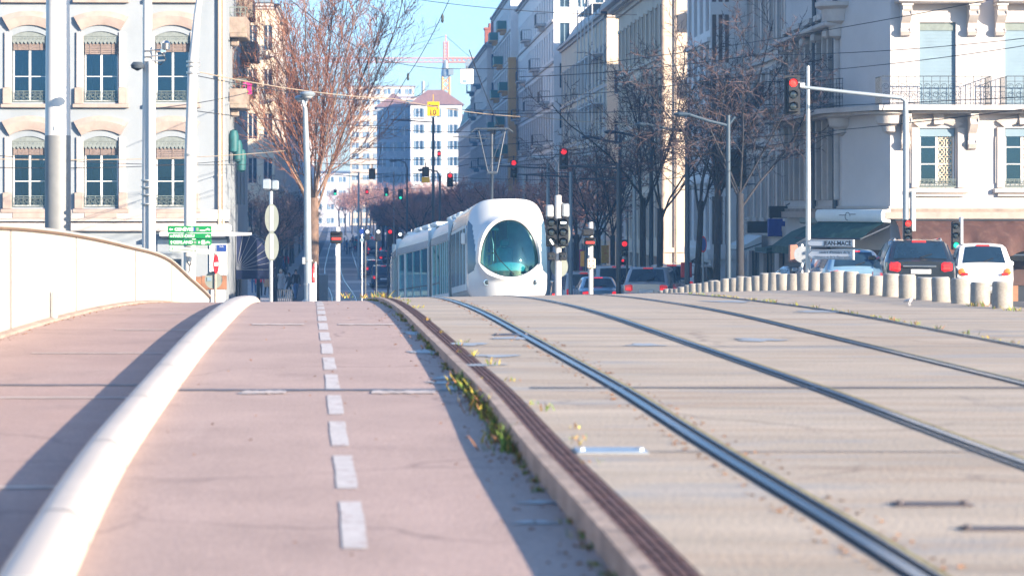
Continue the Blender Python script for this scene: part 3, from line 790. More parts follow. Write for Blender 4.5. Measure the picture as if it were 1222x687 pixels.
for r in rows_:
    for c in cols:
        p = Vector((c, YL, r))
        wdw = put('window', fm, L1, p+Vector((0, .20, .03)))
        puts('pane', pm, wdw); puts('curtain', rr.choice(cm), wdw); puts('room', bk, wdw)
        for nm, me in (('sill', sill_m), ('surround', jambs[0]), ('surround', jambs[1]), ('inner_arch', inner_m), ('railing', rail_m), ('lambrequin', lamb_m)):
            put(nm, me, L1, p + Vector((0, -.001 if nm != 'railing' else .02, .0)))
        put('hood', hood_m, L1, p+Vector((0, 0, WH+.02)))
        bl = put('blind', blind_m, L1, p); q = rr.choice((.8, 1, 1, 1.25, 1.7)); bl.scale = (1, 1, q); bl.location.z += (WH-.45)*(1-q)
fs, ps = frame_mesh(1.0, 2.3, 1, (.4,), .05, 'shutter_grey'), pane_mesh(1.0, 2.3, 'window_blue')
for h in sh:
    p = wpos((x1, YL, zb), (0, 1), (h[0]+h[2])/2, h[1]+.05, .18)
    wdw = put('window', fs, L1, p, R(90)); puts('pane', ps, wdw)
# bands, ledge and shop front
mb = MB(); mb.box2((x0, YL-.14, zl(262)), (x1+.14, YL+.0, zl(250)), 0, .03); mb.box2((x0, YL-.22, zl(276)), (x1+.2, YL, zl(268)), 0, .04); mb.box2((x0, YL-.10, zl(268)-.002), (x1+.1, YL, zl(262)+.002)); mb.build('cornice', 'stone_trim', L1)
for c in cols:
    mb = MB(); mb.box2((c-.62, YL-.165, zl(260)), (c+.62, YL-.13, zl(251)), 0, .01); mb.build('panel', 'stone_salmon', L1)
mb = MB(); mb.box2((x0, YL-.10, zl(266)), (x1+.1, YL-.02, zl(264))); mb.build('moulding', 'stone_salmon', L1)
mb = MB(); xa, xb = ax(190, 95), ax(302, 95)
mb.prism([(xa, YL-.9, zl(281)), (xa, YL-.9, zl(277)), (xa, YL-.22, zl(276)-.003), (xa, YL-.02, zl(284))], (0, 0, 0), (x1-xa, 0, 0)); 
mb.prism([(x1+.001, YL-.9, zl(281)), (x1+.001, YL-.9, zl(277)), (x1+.9, YL-.9, zl(278)), (x1+.9, YL-.9, zl(280.5))], (0, 0, 0), (0, 2.5, 0))
mb.build('canopy', 'wood_white', L1)
mb = MB()
for (u, r_) in ((262, .07), (266.5, .04)):
    mb.tube([(ax(u, YL-.1), YL-.1, z) for z in (.2, 3, 6, 9, 12, 17)], r_, 8)
    for z in (2.5, 6.3, 10.4): mb.lathe((ax(u, YL-.1), YL-.1, z), [(r_*1.4, 0), (r_*1.4, .08)], 8)
mb.build('downpipe', 'stone_cream', L1)
mb = MB(); mb.box2((ax(200, YL), YL-.06, zl(357)), (ax(247, YL), YL, zl(330)), 0); mb.build('shop_base', 'shop_wood', L1)
mb = MB(); mb.box2((ax(250, YL), YL-.07, zl(328)), (x1+.03, YL, zl(286)), 0, .01); mb.build('shop_panel', 'sign_white', L1)
mb = MB(); mb.box2((ax(241, YL), YL-.075, zl(345)), (x1+.02, YL, zl(329))); mb.build('shop_base', 'shop_wood', L1)
mb = MB(); mb.box2((ax(252, YL), YL-.085, zl(362)), (x1-.05, YL, zl(345.5))); mb.build('shop_panel', 'sign_white', L1)
for (a, b, c, d) in shop:
    wdw = put('shop_window', frame_mesh(c-a, d-b, 1, (.7,), .07, 'pole_grey', 'shop_window'), L1, wpos((x0, YL, zb), (1, 0), (a+c)/2, b, .2)); puts('pane', pane_mesh(c-a, d-b, 'window_blue'), wdw)
mb = MB(); mb.box2((ax(188, YL), YL-.05, zl(303)), (ax(206, YL), YL+.01, zl(286))); mb.build('shop_panel', 'car_silver', L1)
# blue street plate
sp_ = thing('street_plate', 'small dark blue enamel street name plate on the white corner shop wall', 'sign', (ax(264.5, YL), YL-.10, zl(296)))
mb = MB(); mb.box((0, 0, 0), (.40, .02, .28), 0, 0, .005); mb.build('plate', 'sign_blue', sp_, local=True)
mb = MB()
for (a, b, c, d) in ((-.195, -.135, .195, -.128), (-.195, .128, .195, .135), (-.195, -.128, -.188, .128), (.188, -.128, .195, .128)): mb.box2((a, -.013, b), (c, -.0105, d))
mb.build('border', 'letter_white', sp_, local=True)
lettering('RUE', .085, 'letter_white', sp_, (0, -.012, .055))
# side balconies on the street facade, teal shutters, flower box
for (ya, zz, hh) in ((99.5, az(43, 100), 1.0), (99.5, az(126, 100), .95), (104.5, az(20, 105), 1.0), (104.5, az(112, 105), 1.0), (108.5, az(70, 109), 1.0)):
    mb = MB(); mb.box2((x1, ya-1.3, zz-.18), (x1+.68, ya+1.5, zz), 0, .03); mb.box2((x1+.60, ya-1.28, zz+.002), (x1+.67, ya+1.48, zz+hh*.62)); mb.box2((x1, ya-1.28, zz+.002), (x1+.598, ya-1.21, zz+hh*.62))
    mb.box2((x1, ya-.9, zz-.5), (x1+.35, ya-.7, zz-.182), 0, .05); mb.build('balcony', 'stone_mossy', L1)  # darker stone colour stands in for the shade on these balconies
    mb = MB()
    mb.tube([(x1, ya-1.25, zz+hh), (x1+.64, ya-1.25, zz+hh), (x1+.64, ya+1.45, zz+hh)], .02, 6)
    mb.tube([(x1, ya-1.25, zz+hh*.8), (x1+.64, ya-1.25, zz+hh*.8)], .015, 6)
    for k in range(4): mb.tube([(x1+.02+.2*k, ya-1.25, zz+hh*.6), (x1+.02+.2*k, ya-1.25, zz+hh)], .012, 5)
    mb.build('balcony_rail', 'iron_green', L1)
mb = MB(); zz = az(184, 98)
for k in range(3):
    mb = MB(); mb.lathe((x1+.2+.1*k, 97.6+.9*k, zz-.35*k), [(.02, 0), (.18, .1), (.2, .7), (.14, .9), (.02, .95)], 12); mb.build('awning_hood', 'awning_teal', L1)
mb = MB()
for k in range(40): 
    px, py, pz = x1+.62+rr.uniform(-.08, .14), 98.6+rr.uniform(0, 1.6), az(107, 99)+rr.uniform(-.12, .22); s = rr.uniform(.04, .09)
    mb.add([(px-s, py, pz-s), (px+s, py, pz-s), (px+s, py+.05, pz+s), (px-s, py+.05, pz+s)], [(0, 1, 2, 3)], 0 if k % 3 else 1)
tag(mb.build('balcony_flowers', ['poster_magenta', 'weed_green'], None, shade=False), 'magenta flowers in a box hanging on a grey side balcony', 'flowers')
# navy fan awning
aw = thing('shop_awning', 'navy blue fan awning with white rib lines over the restaurant corner', 'awning', (x1+.02, 102.5, az(322, 103)))
Rw, y0a, y1a = 1.50, 102.5, 106.0; zc = az(322, 103); zx = x1+.02
arc = [(zx+Rw*math.sin(a), zc+Rw*math.cos(a)*1.02) for a in [math.pi/2*k/14 for k in range(15)]]
mb = MB(); mb.loft([[(x, y, z) for x, z in arc] for y in frange(y0a, y1a, .75)], closed=False)
for y in (y0a, y1a): mb.add([(zx, y, zc)] + [(x, y, z) for x, z in arc], [tuple([0]+[i+1 for i in range(15)])])
mb.box2((zx+Rw-.01, y0a, zc-.36), (zx+Rw+.015, y1a, zc-.002)); mb.box2((zx, y0a-.012, zc-.36), (zx+Rw, y0a+.012, zc-.002))
mb.build('canvas', 'awning_navy', aw)
mb = MB()
for k in range(9):
    a = math.pi/2*k/8*.98+.01; mb.tube([(zx+.03, y0a-.008, zc+.02), (zx+Rw*.99*math.sin(a), y0a-.008, zc+Rw*math.cos(a))], .011, 5)
    mb.tube([(zx+(Rw+.005)*math.sin(a), y, zc+(Rw+.005)*math.cos(a)*1.02) for y in (y0a, y1a)], .014, 5)
mb.build('ribs', 'awning_white_line', aw)
mb = MB(); mb.box2((zx-.01, 102.9, -3.3), (zx+.05, 104.2, zc-.4)); mb.box2((zx-.01, 105.2, -3.3), (zx+.05, 106.6, zc-.4)); mb.build('shop_door', 'shop_dark', L1)

# ---------------------------------------------------------------- generic street building
def cornice_mb(mb, o, ud, Wd, z, out=.4, h=.5):
    p = wpos(o, ud, Wd/2, 0); c = Vector((p.x, p.y, z)); u = Vector((ud[0], ud[1], 0)).normalized(); n = Vector((u.y, -u.x, 0))
    for (k, (oo, hh)) in enumerate(((out*.45, h*.45), (out, h*.35))):
        q = c + n*(oo/2) + Vector((0, 0, hh/2 + (0 if k == 0 else h*.45+.003)))
        mb.box(q, (Wd+2*oo, oo, hh), 0, rzof(ud))
def row_building(name, label, side, X, y0, y1, z0, z1, m, bays, nfl, fh, w, h, first, depth=13, front=None, mw='window_dark', mf='wood_white', roof='roof_zinc', trim='stone_trim', deep=.22, sub=True, sills=True, gf=None, rise=2.2):
    """facade along the street at x = X from y0 (near) to y1; side +1 = right hand row"""
    b = thing(name, label, 'building', (X+side*depth/2, (y0+y1)/2, z0))
    Ln = y1-y0; mb = MB(); xo = X+side*depth
    o, ud = ((X, y1, z0), (0, -1)) if side > 0 else ((X, y0, z0), (0, 1))
    pitch = Ln/bays; holes = []
    for f in range(nfl):
        for k in range(bays):
            c = pitch*(k+.5); zz = first-z0+f*fh; holes.append((c-w/2, zz, c+w/2, zz+h))
    gfh = []
    if gf:
        for k in range(gf): c = Ln/gf*(k+.5); gfh.append((c-Ln/gf*.36, .3, c+Ln/gf*.36, min(3.2, first-z0-.9)))
    wall(mb, o, ud, Ln, z1-z0, holes+gfh, deep)
    fo = (min(X, xo), y0, z0); fh_ = []
    if front: fh_ = [(a, zz-z0, a+ww, zz-z0+hh) for (a, zz, ww, hh) in front]
    wall(mb, fo, (1, 0), depth, z1-z0, fh_, deep)
    mb.quad((X, y1, z0), (xo, y1, z0), (xo, y1, z1), (X, y1, z1)); mb.quad((xo, y0, z0), (xo, y1, z0), (xo, y1, z1), (xo, y0, z1))
    mb.build('wall', m, b, shade=False)
    mb = MB(); a0, a1 = min(X, xo), max(X, xo)
    mb.loft([[(a0, y0, z1+.52), (a1, y0, z1+.52), (a1, y1, z1+.52), (a0, y1, z1+.52)], [(a0+1.1, y0+1.1, z1+rise), (a1-1.1, y0+1.1, z1+rise), (a1-1.1, y1-1.1, z1+rise), (a0+1.1, y1-1.1, z1+rise)]], True, True)
    mb.build('roof', roof, b, shade=False)
    mb = MB(); cornice_mb(mb, o, ud, Ln, z1); cornice_mb(mb, fo, (1, 0), depth, z1)
    mb.box2((a0-.12, y0-.12, first-.75), (a1+.12, y1+.1, first-.5)); mb.build('cornice', trim, b)
    mb = MB()
    for f in range(nfl):
        p = wpos(o, ud, Ln/2, first-z0+f*fh-.42); u_ = Vector((ud[0], ud[1], 0)); n_ = Vector((u_.y, -u_.x, 0)); mb.box(p+n_*.07, (Ln, .14, .20), 0, rzof(ud))
    mb.build('string_course', trim, b)
    fm = frame_mesh(w, h, 1, (.62,), .06, mf); pm = pane_mesh(w, h, mw)
    if not sub:
        mb = MB(); mb.box((0, 0, h/2), (w, .03, h), 0); mb.box((0, -.02, h/2), (.08, .03, h), 1); mb.box((0, -.02, h*.62), (w, .03, .06), 1); fm = mesh_of(mb, 'window', [mw, mf])
    ms = MB(); ms.box((0, -.07, -.06), (w+.3, .16, .12)); 
    for s in (-1, 1): ms.box((s*(w/2+.08), -.03, h/2), (.14, .07, h-.01))
    ms.box((0, -.05, h+.10), (w+.36, .12, .18)); sm_ = mesh_of(ms, 'surround', [trim])
    hh = [(x, wpos(o, ud, (x[0]+x[2])/2, x[1], deep-.05), rzof(ud)) for x in holes]
    for (x, p, rz) in hh:
        wd = put('window', fm, b, p, rz)
        if sub: puts('pane', pm, wd)
    if sills:
        k_ = 0
        for x in holes:
            if k_ < 60: put('surround', sm_, b, wpos(o, ud, (x[0]+x[2])/2, x[1], -.001), rzof(ud)); k_ += 1
    for (x, fr) in zip(fh_, front or []):
        wd = put('window', frame_mesh(x[2]-x[0], x[3]-x[1], 1, (), .06, mf), b, wpos(fo, (1, 0), (x[0]+x[2])/2, x[1], deep-.05)); puts('pane', pane_mesh(x[2]-x[0], x[3]-x[1], mw), wd)
    for x in gfh:
        p = wpos(o, ud, (x[0]+x[2])/2, x[1], deep-.05)
        wd = put('shop_window', frame_mesh(x[2]-x[0], x[3]-x[1], 2, (.8,), .07, 'pole_dark', 'shop_window'), b, p, rzof(ud)); puts('pane', pane_mesh(x[2]-x[0], x[3]-x[1], 'shop_dark'), wd)
    return b
def balcony(b, X, side, yc, z, ln=2.2, out=.7, m='stone_trim', mr='iron_dark', solid=None):
    mb = MB(); s = -side
    mb.box2((X, yc-ln/2, z-.16), (X+s*out, yc+ln/2, z), 0, .03)
    for q in (-.4, .4): mb.box2((X, yc+q*ln-.08, z-.5), (X+s*out*.6, yc+q*ln+.08, z-.163), 0, .05)
    mb.build('balcony', m, b)
    mb = MB()
    if solid:
        mb.box2((X+s*(out-.06), yc-ln/2, z+.002), (X+s*out, yc+ln/2, z+.9)); mb.box2((X, yc-ln/2, z+.002), (X+s*(out-.061), yc-ln/2+.05, z+.9))
        mb.build('balcony_panel', solid, b); return
    for zz in (z+.05, z+.95): mb.tube([(X, yc-ln/2, zz), (X+s*(out-.03), yc-ln/2, zz), (X+s*(out-.03), yc+ln/2, zz)], .022, 5)
    n = max(4, int(ln/.16))
    for k in range(n+1): mb.tube([(X+s*(out-.03), yc-ln/2+ln*k/n, z), (X+s*(out-.03), yc-ln/2+ln*k/n, z+.95)], .010, 4)
    for k in range(4): mb.tube([(X+s*(out-.03)*k/4, yc-ln/2, z), (X+s*(out-.03)*k/4, yc-ln/2, z+.95)], .010, 4)
    mb.build('balcony_rail', mr, b)

# ---------------------------------------------------------------- RIGHT corner building at the quay, front at y = 83
YR = 83.0; zr = lambda v: az(v, YR)
B1 = thing('corner_building', 'pale pink corner building with iron balconies, stone consoles and closed grey shutters', 'building', (20, 90, -3.0))
cx0, cx1, fx1 = 16.1, ax(1062.5, YR), 27.5; zb, zt = -3.2, 15.5; yC = 85.6; yE = 97.0
colsR = [ax(1119, YR), ax(1221, YR), ax(1221, YR)+2.7]
W1, zw0, zw1 = 1.20, zr(222), zr(153); zd0, zd1 = zr(126), zr(27)
zup0, zup1 = zd1+2.2, zd1+4.9
fo = (cx1, YR, zb)
holes = []
for c in colsR: holes += [(c-W1/2-cx1, zw0-zb, c+W1/2-cx1, zw1-zb), (c-W1/2-cx1, zd0-zb, c+W1/2-cx1, zd1-zb), (c-W1/2-cx1, zup0-zb, c+W1/2-cx1, zup1-zb)]
mb = MB(); wall(mb, fo, (1, 0), fx1-cx1, zt-zb, holes, .30)
chl = math.hypot(cx1-cx0, yC-YR); chd = ((cx1-cx0)/chl, (YR-yC)/chl)
wall(mb, (cx0, yC, zb), chd, chl, zt-zb, [(1.5, .4, 2.6, 2.9)], .3)
sideL = yE-yC; hs = []
for k in range(5):
    c = 1.1+2.3*k
    for (a, b_) in ((zw0-.3, zw1+.3), (zd0+.1, zd1-.2), (zup0, zup1)): hs.append((c-.5, a-zb, c+.5, b_-zb))
wall(mb, (cx0, yE, zb), (0, -1), sideL, zt-zb, hs, .3)
mb.quad((fx1, YR, zb), (fx1, yE, zb), (fx1, yE, zt), (fx1, YR, zt)); mb.quad((cx0, yE, zb), (fx1, yE, zb), (fx1, yE, zt), (cx0, yE, zt))
mb.build('wall', 'stucco_pink', B1, shade=False)
mb = MB(); mb.prism([(cx0-.4, yE, zt), (cx0-.4, yC-.2, zt), (cx1-.2, YR-.5, zt), (fx1, YR-.5, zt), (fx1, yE, zt)], (0, 0, 0), (0, 0, .5)); mb.build('cornice', 'stone_trim', B1)
mb = MB(); mb.prism([(cx0, yE, zt+.502), (cx0, yC, zt+.502), (cx1, YR, zt+.502), (fx1, YR, zt+.502), (fx1, yE, zt+.502)], (0, 0, 0), (0, 0, 2)); mb.build('roof', 'roof_zinc', B1)
fm = frame_mesh(W1-.04, zw1-zw0-.04, 1, (.38, .68), .055); pmn = pane_mesh(W1-.06, zw1-zw0-.06, 'pane_glass'); bk = back_mesh(W1-.06, zw1-zw0-.06)
cmn = room_mesh(W1-.06, zw1-zw0, (0, .08, .55, 1), 8)
ml = MB()
for k in range(6):
    zc_ = .2+.30*k
    for (dx_, q_) in ((.16, .10), (.42, .10)): ml.tube([(dx_+q_*math.cos(j_*.5), -.01, zc_+q_*1.3*math.sin(j_*.5)) for j_ in range(14)], .022, 5)
    ml.tube([(.06, -.01, zc_-.15), (.29, -.01, zc_+.15), (.52, -.01, zc_-.15)], .02, 5); ml.tube([(.06, -.01, zc_+.15), (.29, -.01, zc_-.15), (.52, -.01, zc_+.15)], .02, 5)
lace_m = mesh_of(ml, 'ornament', ['stone_cream'])
shm = MB(); H_ = zd1-zd0
shm.box((0, .0, H_/2), (W1, .05, H_)); shm.box((0, -.03, H_-.14), (W1-.02, .06, .24), 1)
for k in range(int(H_/.11)): shm.box((0, -.028, .06+.11*k), (W1-.06, .008, .085))
shm = mesh_of(shm, 'shutter', ['shutter_grey', 'iron_green'])
ms = MB(); hw = W1/2; H1 = zw1-zw0
for s in (-1, 1):
    ms.box((s*(hw+.16), -.05, H1/2-.02), (.26, .10, H1+.1), 0, 0, .02); ms.box((s*(hw+.30), -.03, H1*.45), (.06, .06, H1*.8))
ms.box((0, -.09, -.16), (W1+.8, .20, .16), 0, 0, .03); ms.box((0, -.06, -.30), (W1+.55, .12, .10), 0, 0, .02)
sur1 = mesh_of(ms, 'surround', ['stone_trim'])
hood1 = arch_mesh(W1+.04, W1+.62, .17, .24, .13, 0, 'stone_trim', 'hood')
mk = MB(); mk.prism([(-.15, -.02, 0), (.15, -.02, 0), (.21, -.02, .55), (-.21, -.02, .55)], (0, 0, 0), (0, -.18, 0)); key1 = mesh_of(mk, 'keystone', ['stone_trim'])
mt = MB(); mt.box((0, .1, H1-.14), (W1-.06, .05, .26)); blind1 = mesh_of(mt, 'blind', ['shutter_grey'])
rl = railing_mesh(W1+.02, .27, 'iron_green', True, 8)
def console_mesh(w=.26, out=.55, h=1.25):
    mb = MB(); pr = [(0, 0), (-out, 0), (-out, -.16), (-out*.86, -.26), (-out*.92, -.40), (-out*.72, -.55), (-out*.42, -.70), (-out*.36, -.95), (-out*.50, -1.05), (-out*.34, -1.2), (0, -1.25)]
    pr = [(y, z*h/1.25) for y, z in pr]
    mb.prism([(-w/2, y, z) for y, z in pr], (0, 0, 0), (w, 0, 0)); mb.box((0, -out*.5, .04), (w+.08, out+.06, .08))
    for s in (-1, 1): mb.lathe((s*(w/2), -out*.72, -.28*h/1.25), [(.13, -.02), (.13, .02)], 12, axis='x'); mb.lathe((s*(w/2), -out*.34, -1.02*h/1.25), [(.09, -.02), (.09, .02)], 10, axis='x')
    return mesh_of(mb, 'console', ['stone_trim'])
con = console_mesh(); con2 = console_mesh(.30, .5, 1.0)
for i, c in enumerate(colsR):
    p = Vector((c, YR, zw0)); wd = put('window', fm, B1, p+Vector((0, .18, .02)))
    puts('pane', pmn, wd); puts('room', bk, wd); puts('curtain', cmn, wd); puts('ornament', lace_m, wd)
    put('surround', sur1, B1, p); put('hood', hood1, B1, p+Vector((0, 0, H1))); put('keystone', key1, B1, p+Vector((0, 0, H1+.12))); put('blind', blind1, B1, p); put('railing', rl, B1, p+Vector((0, -.04, -.05)))
    put('shutter', shm, B1, Vector((c, YR+.14, zd0)))
    put('shutter', shm, B1, Vector((c, YR+.14, zup0)))
    for s in ((-1.10, 1.10) if i == 0 else (1.10,)):
        put('console', con, B1, Vector((c+s, YR, zr(134)))); put('console', con2, B1, Vector((c+s, YR, zr(8))))
    if i == 1: put('console', con2, B1, Vector((c-.80, YR, zr(8))))
    mb = MB(); mb.box2((c-(1.45 if i == 0 else 1.0), YR-.62, zr(8)+.08), (c+1.45, YR, zr(8)+.30), 0, .05); mb.box2((c-.95, YR-.45, zr(8)+.303), (c+1.3, YR, zr(8)+.45), 0, .05); mb.build('ledge', 'stone_trim', B1)
bal1 = railing_mesh(3.55, zr(93)-zr(126), 'iron_dark', True, 13, 'balcony_rail'); balS = railing_mesh(1.0, zr(93)-zr(126), 'iron_dark', True, 4, 'balcony_rail')
for i, (xa, xb) in enumerate(((ax(1045, YR), ax(1176, YR)), (ax(1194, YR), ax(1194, YR)+3.55))):
    c = (xa+xb)/2; put('balcony_rail', bal1, B1, Vector((c, YR-.78, zd0+.01)))
    for x in (xa+.0, xb): mb = MB(); mb.box2((x-.015, YR-.77, zd0+.03), (x+.015, YR, zd0+.055)); mb.box2((x-.015, YR-.77, zd0+.9), (x+.015, YR, zd0+.92)); [mb.box2((x-.01, YR-.77+.15*k, zd0), (x+.01, YR-.76+.15*k, zd0+.9)) for k in range(6)]; mb.build('balcony_rail', 'iron_dark', B1)
# slab wraps front, chamfer and street side
def wrap(z0, z1, out, name, m, far=yE):
    nC = Vector((chd[1], -chd[0], 0))
    mb = MB(); P = [(cx0-out, far), (cx0-out, yC-out*.25), (cx1-out*.65, YR-out), (fx1, YR-out), (fx1, YR-.001), (cx1-.001, YR-.001), (cx0-.001, yC), (cx0-.001, far)]
    mb.prism([(x, y, z0) for x, y in P], (0, 0, 0), (0, 0, z1-z0)); return mb.build(name, m, B1)
wrap(zr(132.5), zr(126.5), .82, 'balcony_slab', 'stone_trim'); wrap(zr(136), zr(132.7), .55, 'slab_moulding', 'stone_trim')
wrap(zr(261), zr(253), .35, 'cornice', 'stone_salmon'); wrap(zr(253)+.002, zr(249), .22, 'cornice', 'stone_mossy'); wrap(zr(249)+.002, zr(246), .10, 'moulding', 'stone_trim')
# round corner consoles and chamfer balcony rail
mb = MB()
for (x, y) in ((cx1-.05, YR-.05), (cx0, yC)): mb.lathe((x, y, zr(160)), [(.05, 0), (.22, .08), (.26, .25), (.42, .34), (.46, .60), (.60, .66), (.62, .72)], 18)
mb.build('console', 'stone_trim', B1)
o_ = wpos((cx0, yC, 0), chd, .45, 0, -.7); r_ = put('balcony_rail', railing_mesh(1.3, .95, 'iron_dark', True, 7, 'balcony_rail'), B1, Vector((o_.x, o_.y, zd0+.01)), rzof(chd))
r_ = put('balcony_rail', railing_mesh(3.0, .95, 'iron_dark', True, 14, 'balcony_rail'), B1, Vector((cx0-.75, yC+1.4, zd0+.01)), R(-90))
mb = MB(); mb.lathe((cx0-.1, yC+.3, zr(40)), [(.05, 0), (.25, .1), (.3, .5), (.5, .6), (.55, 1.0), (.75, 1.1), (.75, 1.25)], 18); mb.build('console', 'stone_trim', B1)
mb = MB()
for k in range(5): mb.box2((cx0-.5, yC+.6+2.3*k, zr(38)), (cx0, yC+1.0+2.3*k, zr(26)), 0, .08)
mb.box2((cx0-.6, yC, zr(25)), (cx0, yE, zr(18)), 0, .06); mb.build('cornice', 'stone_trim', B1)
fs, ps = frame_mesh(.9, zw1-zw0+.5, 1, (.6,), .05), pane_mesh(.9, zw1-zw0+.5, 'window_dark')
fs2, ps2 = frame_mesh(.9, zd1-zd0-.4, 1, (.6,), .05, 'shutter_grey'), pane_mesh(.9, zd1-zd0-.4, 'window_dark')
mb = MB()
for s in (-1, 1): mb.box((s*.62, -.09, 1.6), (.20, .18, 3.3), 0, 0, .02)
mb.box((0, -.12, 3.35), (1.5, .24, .2)); pil = mesh_of(mb, 'pilaster', ['stone_trim'])
for j, h in enumerate(hs):
    p = wpos((cx0, yE, zb), (0, -1), (h[0]+h[2])/2, h[1]+.03, .16); wd = put('window', fs if j % 3 == 0 else fs2, B1, p, R(-90)); puts('pane', ps if j % 3 == 0 else ps2, wd)
    put('pilaster', pil, B1, wpos((cx0, yE, zb), (0, -1), (h[0]+h[2])/2, h[1]-.1, -.001), R(-90))
mb = MB(); mb.tube([(cx0-.12, yC+.55, z) for z in (.6, 2, 6, 10, 15)], .09, 8); mb.tube([(cx0-.12, yC+4.6, z) for z in (.6, 2, 6, 10, 15)], .08, 8); mb.tube([(cx0-.12, yC+.55, .6), (cx0-.25, yC+.2, .2), (cx0-.5, yC-.3, .0)], .09, 8)
mb.build('downpipe', 'pole_dark', B1)
# shop front on the lit side
mb = MB(); mb.box2((cx1+.15, YR-.14, -1.25), (fx1, YR-.02, zr(311)), 0); mb.build('shop_fascia', 'shop_front', B1)
mb = MB(); mb.box2((cx1+.10, YR-.10, -3.2), (fx1, YR-.015, -1.255)); mb.build('shop_window', 'shop_dark', B1)
for k in range(5):
    mb = MB(); mb.box2((cx1+.2+1.9*k, YR-.16, -3.2), (cx1+.38+1.9*k, YR-.015, -1.26)); mb.build('shop_post', 'shop_wood', B1)
AW = thing('shop_awning', 'long faded brown fabric awning drooping over the lit shop front', 'awning', (20, YR-.5, zr(300)))
mb = MB(); xs_ = frange(cx1+.12, fx1-.2, .12); ra = random.Random(3)
rows = []
for x in xs_:
    sg = .10*math.sin((x-cx1)*3.4)+.05*math.sin((x-cx1)*7.9+1)+ra.uniform(-.015, .015); sg2 = .06*math.sin((x-cx1)*9)
    rows.append([(x, YR-.20, zr(262.5)), (x, YR-.75+sg2, zr(272)+sg*.5), (x, YR-1.25+sg, zr(290)+sg2), (x, YR-1.32+sg*1.4, zr(303)+sg*.7)])
mb.loft(rows, closed=False); mb.build('canvas', 'awning_brown', AW, smooth_deg=60)
mb = MB(); mb.tube([(cx1+.1, YR-1.3, zr(303.5)), (fx1-.2, YR-1.3, zr(303.5))], .035, 6)
for k in range(5): x = cx1+.2+2.2*k; mb.tube([(x, YR-.16, zr(285)), (x, YR-1.28, zr(303))], .025, 6)
mb.tube([(cx1+.1, YR-.24, zr(262)), (fx1, YR-.24, zr(262))], .05, 8); mb.build('awning_bar', 'pole_dark', AW)
# chamfer: white roll box, green canvas
AG = thing('shop_awning', 'mossy green canvas awning under a white roll box on the corner', 'awning', (cx0, yC, zr(270)))
A = Vector((cx0-.55, yC+.2, 0)); Bv = Vector((cx1-.05, YR-.25, 0)); nC = Vector((chd[1], -chd[0], 0))
mb = MB(); pr = [(0, 0), (-.30, .02), (-.36, .12), (-.36, .32), (-.30, .42), (0, .44)]
zq = zr(265.5)
def rotp(p, dd, hh): return p + nC*(-dd) + Vector((0, 0, zq+hh))
mb.loft([[rotp(A, d, h) for d, h in pr], [rotp(Bv, d, h) for d, h in pr]], True, True); mb.build('roll_box', 'awning_box', AG)
mb = MB(); m_ = 10; rows = []
for i in range(m_+1):
    p = A.lerp(Bv, i/m_); rows.append([p + nC*.2 + Vector((0, 0, zq+.02)), p + nC*.75 + Vector((0, 0, zq-.25+.01*(i % 2))), p + nC*1.15 + Vector((0, 0, zq-.52+.015*(i % 2)))])
mb.loft(rows, closed=False); mb.build('canvas', 'awning_green', AG)
mb = MB(); mb.tube([A+nC*1.15+Vector((0, 0, zq-.53)), Bv+nC*1.15+Vector((0, 0, zq-.53))], .03, 6)
mb.tube([A+Vector((0, 0, zq-.1)), A+nC*1.15+Vector((0, 0, zq-.53))], .025, 6); mb.tube([Bv+Vector((0, 0, zq-.1)), Bv+nC*1.15+Vector((0, 0, zq-.53))], .025, 6); mb.build('awning_bar', 'pole_dark', AG)
mb = MB(); mc = A.lerp(Bv, .5)+nC*.365; d_ = (Bv-A).normalized()
ring = [mc + d_*(.13*math.cos(k*.4)) + Vector((0, 0, zq+.2+.13*math.sin(k*.4))) for k in range(13)]
mb.tube(ring, .012, 5); mb.tube([mc-d_*.45+Vector((0, 0, zq+.24)), mc-d_*.08+Vector((0, 0, zq+.24))], .015, 5); mb.tube([mc+d_*.1+Vector((0, 0, zq+.27)), mc+d_*.42+Vector((0, 0, zq+.27))], .015, 5); mb.build('emblem', 'letter_grey', AG)
mb = MB(); mb.box2((cx0-.08, yC+.6, -3.1), (cx0-.001, yE-.2, -.4)); mb.build('shop_window', 'shop_dark', B1)
mb = MB(); a_, b_ = wpos((cx0, yC, -3.1), chd, .1, 0, -.03), wpos((cx0, yC, -3.1), chd, chl-.1, 0, -.03)
mb.quad(a_, b_, b_+Vector((0, 0, 3.0)), a_+Vector((0, 0, 3.0))); mb.build('shop_window', 'shop_dark', B1)
AG2 = thing('shop_awning', 'dark green folded awning along the side of the corner building', 'awning', (cx0, 90, zr(265)))
mb = MB(); mb.loft([[(cx0-.02, y, .75), (cx0-.8, y, .45), (cx0-1.5, y, -.05), (cx0-1.5, y, -.3)] for y in frange(86.3, 91, .5)], closed=False); mb.build('canvas', 'awning_green', AG2)
mb = MB(); mb.box2((cx0-.35, 86.0, .72), (cx0-.02, 92.0, 1.0), 0, .05); mb.build('roll_box', 'iron_green', AG2)

